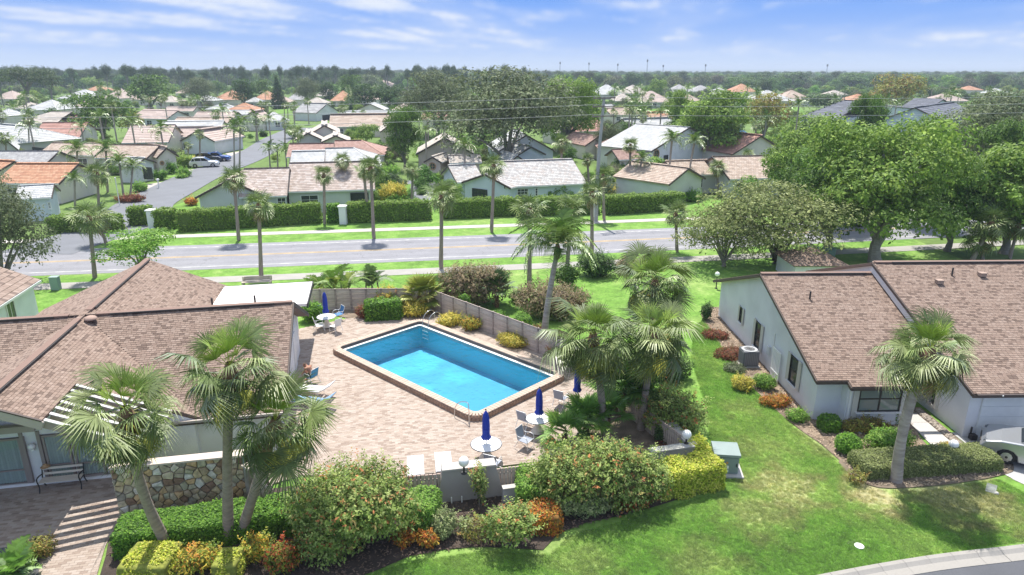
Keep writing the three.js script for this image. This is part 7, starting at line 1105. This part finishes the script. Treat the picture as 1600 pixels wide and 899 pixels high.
put(48, 174, 100, 100, 'pine', 'spreading flat topped pine at the far left');
put(84, 168, 112, 52, 'pine', 'smaller pine right of the spreading pine');
put(6, 168, 104, 34, 'pine', 'pine cut by the left edge of the view');
put(208, 214, 174, 40, 'autumn', 'small yellowing tree beside the round dark tree');
put(150, 146, 118, 40, 'pale', 'light tree below the leftmost woods');
put(316, 168, 121, 58, 'silver', 'grey green tree behind the white hip roof');
put(383, 170, 123, 40, 'dark', 'dark domed tree beside the orange pyramid roof');
put(413, 162, 124, 42, 'round', 'green tree right of the dark domed tree');
put(436, 170, 116, 26, 'cone', 'tall dark conical tree behind the street');
put(483, 170, 122, 44, 'silver', 'loose grey green tree right of the conical tree');
put(512, 162, 126, 36, 'dark', 'dark tree behind the rightmost orange roof');
put(548, 162, 117, 44, 'round', 'rounded tree below the distant woods left of centre');
put(572, 176, 130, 58, 'dark', 'dark tree left of the large pinkish roof');
put(612, 176, 132, 48, 'dark', 'dark tree right of the large pinkish roof');
put(262, 150, 128, 36, 'pale', 'pale tree right of the tall green tree');
put(340, 150, 126, 30, 'round', 'small round tree left of the dark domed tree');
put(1024, 160, 120, 36, 'pale', 'yellow green tree over the broad rosy roof');
put(985, 142, 113, 32, 'dark', 'dark tree behind the pale tan hip roof');
put(948, 248, 188, 46, 'silver', 'thin grey tree just right of the power pole');
put(979, 230, 190, 42, 'round', 'dense green tree beside the thin grey tree');
put(1160, 146, 120, 60, 'round', 'round tree in the right far row of roofs');
put(1240, 140, 112, 70, 'dark', 'dark tree above the peach hip roof');
put(1330, 142, 114, 60, 'round', 'green tree above the slate roofed blocks');
put(1195, 150, 122, 34, 'dark', 'dark tree beside the large white hip roof');
put(858, 308, 272, 40, 'ficus2', 'rounded green garden tree right of the bay window of the pale blue house');
put(705, 330, 282, 46, 'light', 'light garden tree left of the pale blue house');
put(885, 205, 128, 60, 'silver', 'pale crown above the red roof by the pole');

// ---------------------------------------------------------------- palms of the middle distance: crown and foot in photograph pixels
const pp = (cx, cy, bx, by, kind, label, o) => { const b = G(bx, by), t = topOf(b, cx, cy); return palm(b, t, kind, label, o); };
pp(404, 322, 408, 432, 'fan', 'slim sabal palm on the near verge behind the white flat roof', { k: 0.95 });
pp(139, 342, 148, 434, 'fan', 'sabal palm on the near verge left of the clubhouse hip roof', { k: 1.05 });
pp(690, 308, 689, 420, 'fan', 'tall sabal palm on the near verge above the purplish shrub tree', { k: 1.1 });
pp(828, 330, 827, 460, 'fan', 'thick tall sabal palm on the near lawn left of the queen palm', { k: 1.0 });
pp(893, 330, 884, 446, 'fan', 'sabal palm behind the queen palm crown', { k: 0.95 });
pp(925, 303, 925, 404, 'fan', 'sabal palm on the near verge right of the queen palm', { k: 0.9 });
pp(1056, 335, 1058, 394, 'fan', 'short sabal palm on the near verge left of the pale twiggy tree', { k: 1.0 });
pp(365, 280, 373, 376, 'fan', 'sabal palm on the far verge before the left gable of the beige house', { k: 1.0 });
pp(506, 274, 507, 350, 'fan', 'sabal palm between the windows of the beige tiled house', { k: 0.85 });
pp(535, 252, 537, 322, 'fan', 'taller sabal palm behind the hedge at the beige house middle', { k: 0.85 });
pp(579, 263, 584, 373, 'fan', 'front sabal palm of the pair at the right end of the beige house', { k: 1.05 });
pp(568, 268, 576, 346, 'fan', 'rear sabal palm of the pair at the right end of the beige house', { k: 0.8 });
pp(645, 268, 643, 322, 'fan', 'sabal palm beside the bright yellow shrub', { k: 0.9 });
pp(772, 260, 768, 363, 'fan', 'sabal palm on the far verge before the pale blue gable', { k: 0.95 });
pp(841, 262, 840, 304, 'fan', 'small sabal palm before the stone white roof', { k: 0.7 });
pp(918, 250, 921, 302, 'fan', 'sabal palm beside the foot of the power pole', { k: 0.75 });
pp(942, 275, 944, 345, 'fan', 'leafy sabal palm right of the power pole', { k: 0.95 });
pp(726, 230, 726, 304, 'queen', 'queen palm left of the pale blue gable', { k: 0.72 });
pp(878, 224, 876, 300, 'fan', 'tall sabal palm rising behind the stone white roof', { k: 0.95 });
pp(985, 228, 984, 303, 'fan', 'straight palm before the white garage door', { k: 0.85 });
pp(1003, 250, 992, 306, 'queen', 'leaning palm right of the white garage door', { k: 0.65 });
pp(1050, 220, 1042, 304, 'queen', 'left queen palm before the tall white gabled house', { k: 0.75 });
pp(1085, 224, 1071, 301, 'queen', 'right queen palm before the tall white gabled house', { k: 0.75 });
pp(1121, 262, 1122, 306, 'fan', 'bushy sabal palm beside the cream garage house', { k: 0.9 });
pp(1169, 243, 1169, 286, 'fan', 'sabal palm before the right tan tiled roof', { k: 0.8 });
pp(665, 206, 667, 270, 'queen', 'left queen palm at the stepped tan gables', { k: 0.75 });
pp(694, 202, 690, 270, 'queen', 'right queen palm at the stepped tan gables', { k: 0.75 });
pp(251, 206, 260, 262, 'queen', 'large leaning queen palm left of the street', { k: 0.95 });
pp(312, 211, 312, 256, 'fan', 'slim palm before the white gable near the parked cars', { k: 0.7 });
pp(294, 228, 293, 258, 'fan', 'small palm left of the white gable near the parked cars', { k: 0.6 });
pp(365, 204, 366, 266, 'queen', 'left of two tall street palms beside the parked cars', { k: 0.85 });
pp(375, 196, 374, 264, 'queen', 'right of two tall street palms beside the parked cars', { k: 0.9 });
pp(400, 193, 400, 220, 'fan', 'short palm at the street bend', { k: 0.8 });
pp(420, 234, 422, 262, 'queen', 'left of three palms before the white tiled house', { k: 0.7 });
pp(433, 236, 434, 262, 'queen', 'middle of three palms before the white tiled house', { k: 0.65 });
pp(446, 236, 448, 264, 'queen', 'right of three palms before the white tiled house', { k: 0.7 });
pp(445, 192, 445, 228, 'fan', 'palm before the grey gabled pale roof house', { k: 0.85 });
pp(457, 202, 458, 232, 'fan', 'shorter palm before the grey gabled pale roof house', { k: 0.8 });
pp(8, 216, 10, 262, 'fan', 'palm at the left edge before the silver roof', { k: 0.95 });
pp(44, 200, 46, 244, 'queen', 'queen palm crossing the silver roof', { k: 0.95 });
pp(44, 176, 46, 210, 'queen', 'queen palm behind the silver roof', { k: 0.85 });
pp(4, 182, 5, 214, 'fan', 'palm with russet boots at the left edge', { k: 0.9 });
pp(120, 236, 120, 290, 'queen', 'arching palm over the orange roof', { k: 0.9 });
pp(165, 236, 168, 300, 'queen', 'arching palm right of the orange roof', { k: 0.8 });
pp(152, 272, 154, 326, 'fan', 'big bushy sabal palm before the cream house wall', { k: 1.15 });
pp(116, 282, 117, 322, 'queen', 'palm before the cream wall of the orange roofed house', { k: 0.6 });
pp(186, 256, 193, 308, 'queen', 'palm above the red flower bed', { k: 0.75 });
pp(207, 262, 203, 306, 'queen', 'palm beside the dark garage grille', { k: 0.7 });
pp(152, 340, 166, 382, 'fan', 'silvery low sabal palm before the left roadside hedge', { k: 1.2 });
pp(408, 163, 410, 196, 'fan', 'left of twin palms beyond the street bend', { k: 0.8 });
pp(418, 163, 419, 195, 'fan', 'right of twin palms beyond the street bend', { k: 0.8 });
pp(444, 165, 444, 190, 'fan', 'left of three dense palms by the far green lawn', { k: 0.8 });
pp(449, 164, 450, 188, 'fan', 'middle of three dense palms by the far green lawn', { k: 0.8 });
pp(461, 164, 460, 192, 'fan', 'right of three dense palms by the far green lawn', { k: 0.85 });
pp(553, 178, 554, 198, 'fan', 'left of two palms on the very long tan house front', { k: 0.75 });
pp(567, 176, 567, 198, 'fan', 'right of two palms on the very long tan house front', { k: 0.75 });
[[283, 'first'], [289, 'second'], [295, 'third'], [302, 'fourth']].forEach(([x, w]) => pp(x, 162, x, 185, 'fan', w + ' from the left of four thin palms behind the rosy roofs', { k: 0.85, group: 'four thin palms in a row' }));
pp(232, 156, 233, 194, 'fan', 'left of two palms over the white and pink pair house', { k: 0.9 });
pp(251, 156, 252, 194, 'fan', 'right of two palms over the white and pink pair house', { k: 0.9 });
pp(414, 146, 415, 168, 'queen', 'far palm beside the amber hip roof', { k: 1.0 });
pp(990, 160, 990, 214, 'queen', 'tall date palm right of the power pole', { k: 1.25 });
pp(1001, 172, 1001, 214, 'queen', 'lower date palm right of the power pole', { k: 0.95 });
pp(890, 164, 890, 192, 'fan', 'left of two palms left of the power pole top', { k: 0.9 });
pp(905, 162, 905, 192, 'fan', 'right of two palms left of the power pole top', { k: 0.9 });
pp(1181, 196, 1182, 236, 'fan', 'palm over the salmon stepped roof', { k: 0.9 });
pp(1550, 350, 1518, 410, 'fan', 'leaning sabal palm with pale boots behind the villa roof', { k: 1.15, r: 0.22 });
pp(1592, 352, 1578, 404, 'fan', 'sabal palm at the right edge behind the villa roof', { k: 1.15 });
pp(1535, 375, 1536, 408, 'fan', 'low bushy palm below the leaning sabal palm', { k: 1.15 });
pp(510, 165, 511, 180, 'fan', 'small palm by the grey gabled garage house', { k: 0.7 });
pp(540, 168, 541, 182, 'fan', 'small palm right of the grey gabled garage house', { k: 0.7 });
pp(100, 165, 100, 192, 'queen', 'palm behind the wide brick red house', { k: 1.0 });
pp(112, 160, 113, 190, 'queen', 'taller palm behind the wide brick red house', { k: 1.0 });
pp(200, 190, 200, 222, 'queen', 'drooping palm right of the wide brick red house', { k: 1.0 });

// ---------------------------------------------------------------- hedges and garden shrubs across the road
const gp = (x, y) => G(x, y);
hedgeLine([80, 362], [190, 360], 1.6, 1.6, 'light', 'roadside hedge left of the street mouth behind the silvery palm', { bumpy: 0.5 });
hedgeLine([206, 351], [238, 350], 1.9, 1.7, 'light', 'short hedge block left of the gate pillar at the street mouth', { bumpy: 0.5 });
hedgeLine([246, 357], [276, 356], 2.0, 1.6, 'light', 'short hedge block right of the gate pillar at the street mouth', { bumpy: 0.5 });
hedgeLine([280, 361], [500, 347], 2.1, 1.6, 'light', 'long roadside hedge before the beige tiled house', { bumpy: 0.7, size: 0.22 });
hedgeLine([513, 348], [532, 347], 2.0, 1.4, 'hedge', 'square hedge block left of the white pillar', { bumpy: 0.4 });
hedgeLine([544, 347], [672, 342], 2.1, 1.6, 'light', 'roadside hedge right of the white pillar', { bumpy: 0.7, size: 0.22 });
hedgeLine([692, 341], [802, 336], 2.0, 1.6, 'light', 'roadside hedge before the pale blue gable', { bumpy: 0.6, size: 0.22 });
hedgeLine([806, 337], [932, 333], 2.0, 1.6, 'light', 'roadside hedge before the bay window of the pale blue house', { bumpy: 0.6, size: 0.22 });
hedgeLine([944, 334], [1064, 327], 2.0, 1.8, 'light', 'roadside hedge right of the power pole', { bumpy: 0.6, size: 0.22 });
bush([592, 286, 634, 322], 2.4, 'yellow', 'bright golden yellow shrub beside the beige tiled house', { size: 0.22 });
bush([600, 298, 632, 324], 1.4, 'hedge', 'dark green shrub below the golden yellow shrub', { size: 0.22 });
bush([172, 300, 219, 318], 0.8, 'maroon', 'red leaved flower bed left of the street', { size: 0.2, deep: 0.6 });
bush([287, 306, 306, 322], 0.9, 'orangecroton', 'orange shrub at the left gable of the beige house', { size: 0.2 });
bush([274, 262, 294, 277], 1.2, 'hedge', 'round clipped shrub left of the street before the round window', { size: 0.25 });
bush([272, 270, 290, 279], 0.6, 'bright', 'low clipped mound left of the street', { size: 0.25 });
bush([240, 264, 258, 282], 1.3, 'hedge', 'shrub beside the porthole wall left of the street', { size: 0.25 });
bush([260, 258, 274, 272], 1.6, 'hedge', 'taller shrub beside the porthole wall left of the street', { size: 0.25 });
bush([205, 286, 226, 300], 1.0, 'bright', 'green shrub before the dark garage grille', { size: 0.25 });
bush([292, 242, 312, 256], 0.9, 'yellow', 'yellowish shrub left of the parked cars', { size: 0.25 });
bush([276, 238, 298, 262], 1.8, 'light', 'spiky leafy shrub left of the parked cars', { size: 0.3, open: 1 });
bush([958, 262, 973, 276], 1.4, 'hedge', 'round shrub left of the white garage door', { size: 0.25 });
bush([944, 288, 966, 306], 1.1, 'yellow', 'yellow shrub before the white garage door drive', { size: 0.22 });
bush([890, 270, 922, 300], 1.8, 'silver', 'grey leaved shrub at the right end of the pale blue house', { size: 0.22 });
bush([845, 274, 874, 306], 2.4, 'hedge', 'large dark shrub beside the bay window', { size: 0.22 });
bush([1070, 298, 1096, 316], 1.2, 'hedge', 'dark shrub below the cream garage house wall', { size: 0.22 });
bush([590, 252, 622, 285], 2.2, 'bright', 'green shrub right of the white tiled house', { size: 0.25 });
bush([404, 206, 416, 214], 1.2, 'dark', 'dark shrub on the street bend lawn', { size: 0.35 });
bush([990, 215, 1018, 226], 1.6, 'bright', 'bright hedge mass behind the brown garage house', { size: 0.3 });
bush([862, 208, 884, 226], 2.5, 'light', 'light shrub right of the stepped blue gables', { size: 0.3, open: 1 });

// mown grass patches and drives seen between the far houses
const patch = (n, l, y, m) => struct(n, sheet(px(l), y), m);
const brightGrass = mt(0.17, 0.33, 0.045, 1, { map: rep(TX.blotch, 6) }), paleDrive = mt(0.50, 0.45, 0.41, 0.9, { map: rep(TX.concrete, 5) });
patch('lawn_001', [[258, 277], [300, 268], [318, 270], [290, 281]], 0.012, brightGrass); patch('lawn_002', [[236, 299], [262, 287], [280, 288], [255, 301]], 0.012, brightGrass); patch('lawn_003', [[160, 326], [196, 314], [228, 314], [205, 330]], 0.012, brightGrass);
patch('lawn_004', [[270, 322], [300, 312], [312, 328], [270, 340]], 0.012, brightGrass); patch('lawn_005', [[380, 231], [404, 229], [400, 238], [378, 238]], 0.012, brightGrass); patch('lawn_006', [[400, 212], [442, 209], [436, 217], [402, 218]], 0.012, brightGrass);
patch('lawn_007', [[1195, 187], [1262, 180], [1250, 166], [1198, 169]], 0.012, brightGrass); patch('lawn_008', [[952, 278], [975, 273], [984, 283], [958, 287]], 0.028, brightGrass); patch('lawn_009', [[620, 290], [642, 288], [640, 312], [622, 312]], 0.03, brightGrass); patch('lawn_010', [[430, 170], [470, 166], [468, 174], [432, 178]], 0.012, brightGrass); patch('lawn_011', [[1005, 172], [1034, 169], [1030, 174], [1008, 177]], 0.012, brightGrass);
patch('driveway_001', [[214, 291], [250, 285], [292, 282], [274, 290], [250, 296], [222, 297]], 0.016, paleDrive); patch('driveway_002', [[290, 266], [330, 262], [336, 266], [312, 272]], 0.016, paleDrive); patch('driveway_003', [[200, 312], [240, 302], [250, 304], [226, 316]], 0.016, paleDrive); patch('driveway_004', [[352, 240], [378, 236], [384, 241], [360, 246]], 0.016, paleDrive); patch('driveway_005', [[960, 286], [985, 281], [1010, 298], [970, 304]], 0.034, paleDrive);
// the pond
struct('water', sheet(smooth(px([[1112, 246], [1118, 206], [1150, 200], [1172, 212], [1160, 240], [1140, 252]])), 0.02), mt(0.10, 0.22, 0.40, 0.06));

// ---------------------------------------------------------------- woods beyond: nobody could count them
{ const R = mulberry(777), kinds = ['scrub', 'scrub2', 'scrub3', 'pine', 'scrub4'], lists = kinds.map(() => []);
  const homes = scene.children.filter((o) => ['house', 'apartment block'].includes(o.userData.category)).map((o) => [o.position.x, o.position.z]);
  const free = (x, z, r) => homes.every(([hx, hz]) => Math.hypot(hx - x, hz - z) > r), clear = (x, z) => { // keep the houses in view of the camera
    return homes.every(([hx, hz]) => { const t = z / hz; return !(t > 0.84 && t < 1 && Math.abs(x - hx * t) < 9); }); };
  const plant = (x, z, h, k, turn) => { const [H, W] = K[kinds[k]]; const s = h / H; lists[k].push([mat4(x, -0.2, z, 0, turn, 0, s * (0.9 + R() * 0.35), s, s * (0.9 + R() * 0.35)), C(0.85 + R() * 0.3, 0.85 + R() * 0.3, 0.85 + R() * 0.2)]); };
  for (let i = 0; i < 2200; i++) {   // between and behind the far houses
    const z = -170 - Math.pow(R(), 0.8) * 400, x = (R() - 0.5) * -z * 1.75; if (!free(x, z, 13) || !clear(x, z)) continue; if (Math.abs(x) < 4000 && inPoly(x, z, px([[1180, 190], [1275, 183], [1260, 164], [1180, 166]]))) continue;
    const far = sstep(-170, -420, z); plant(x, z, mix(2.2, 6.5, R() * R()) * mix(0.8, 1.3, far), [0, 1, 2, 4, 0, 2][Math.floor(R() * 6)], R() * 6.28); }
  for (let i = 0; i < 1700; i++) {   // garden shrubs between the nearer houses
    const z = -84 - R() * 90, x = (R() - 0.5) * -z * 1.7, q = R(); if (!free(x, z, 8.5)) continue; const sc = streetPts.some(([a, b], j) => j && (() => { const [c, d] = streetPts[j - 1], L2 = (a - c) ** 2 + (b - d) ** 2, t = clamp(((x - c) * (a - c) + (z - d) * (b - d)) / L2); return Math.hypot(x - c - (a - c) * t, z - d - (b - d) * t) < 6.5; })()); if (sc || homes.some(([hx, hz]) => { const t = z / hz; return t > 0.9 && t < 1 && Math.abs(x - hx * t) < 8; })) continue;
    plant(x, z, 0.8 + q * q * 2.6, [0, 2, 0, 4, 2][Math.floor(R() * 5)], R() * 6.28); }
  for (let i = 0; i < 6500; i++) {  // the wood itself
    const z = -520 - Math.pow(R(), 0.75) * 1500, x = (R() - 0.5) * -z * 1.9, left = sstep(0.25, -0.25, x / -z); if (!free(x, z, 20)) continue;
    const k = R() < 0.10 + 0.2 * left ? 3 : Math.floor(R() * 3) === 2 ? (R() < 0.25 ? 2 : 4) : Math.floor(R() * 2); plant(x, z, mix(9.5, 14.5, R()) * (k === 3 ? 1.25 : 1) * mix(0.92, 1.08, left), k, R() * 6.28); }
  for (let i = 0; i < 150; i++) { const z = -430 - R() * 220, u = mix(-0.80, 0.02, R()), h = mix(15.5, 21.5, R()), [H, W] = K.pine, s = h / H, q = s * (0.35 + R() * 0.3); lists[3].push([mat4(u * -z, -0.2, z, 0, R() * 6.28, 0, q, s, q), C(0.9, 0.95, 1)]); }
  lists.forEach((l, k) => { const o = inst('woods', K[kinds[k]][2], leafMat, l); o.name = numbered('woods'); });
  const trunks = lists[3]; const o = inst('woods', K.pine[3], barkMat, trunks.map((q) => [q[0]])); o.name = numbered('woods');
}
{ // palms too small and many to tell apart, over the far gardens
  const R = mulberry(991), cr = [[], []], tr = [], homes = scene.children.filter((o) => o.userData.category === 'house').map((o) => [o.position.x, o.position.z]);
  for (let i = 0; i < 190; i++) { const z = -125 - R() * 240, x = (R() - 0.5) * -z * 1.7, h = 4.5 + R() * 5; if (!homes.every(([a, b]) => Math.hypot(a - x, b - z) > 9)) continue; const s = 0.85 + R() * 0.35; cr[i % 2].push([mat4(x, h, z, 0, R() * 6, 0, s), null]); tr.push([mat4(x, 0, z, 0, 0, 0, 0.16, h, 0.16), null]); }
  cr.forEach((l, k) => { const o = inst('palms', k ? queenFar[0] : fanFar[0], palmMat, l); o.name = numbered('distant_palms'); }); const o = inst('palms', trunkUnit, palmGrey, tr); o.name = numbered('distant_palms');
}
// radio masts on the horizon
[[875, 96, 'first'], [920, 97, 'second'], [965, 99, 'third'], [1011, 92, 'tallest'], [1036, 101, 'fifth'], [1102, 100, 'sixth'], [1292, 100, 'rightmost']].forEach(([x, y, w]) => { const z = -1500, b = atZ(x, 112, z), t = atZ(x, y, z); const m = thing('radio_mast', w + ' thin radio mast from the left on the horizon', 'mast', [b.x, 0, z]); part('mast', rod([0, 0, 0], [0, t.y, 0], 1.0, 0.6, 5), mt(0.35, 0.37, 0.42, 0.7), m); part('antenna', [box(2.6, 4, 2.6, 0, t.y * 0.9, 0)], MT.trimDark, m); });
renderer.render(scene, camera);
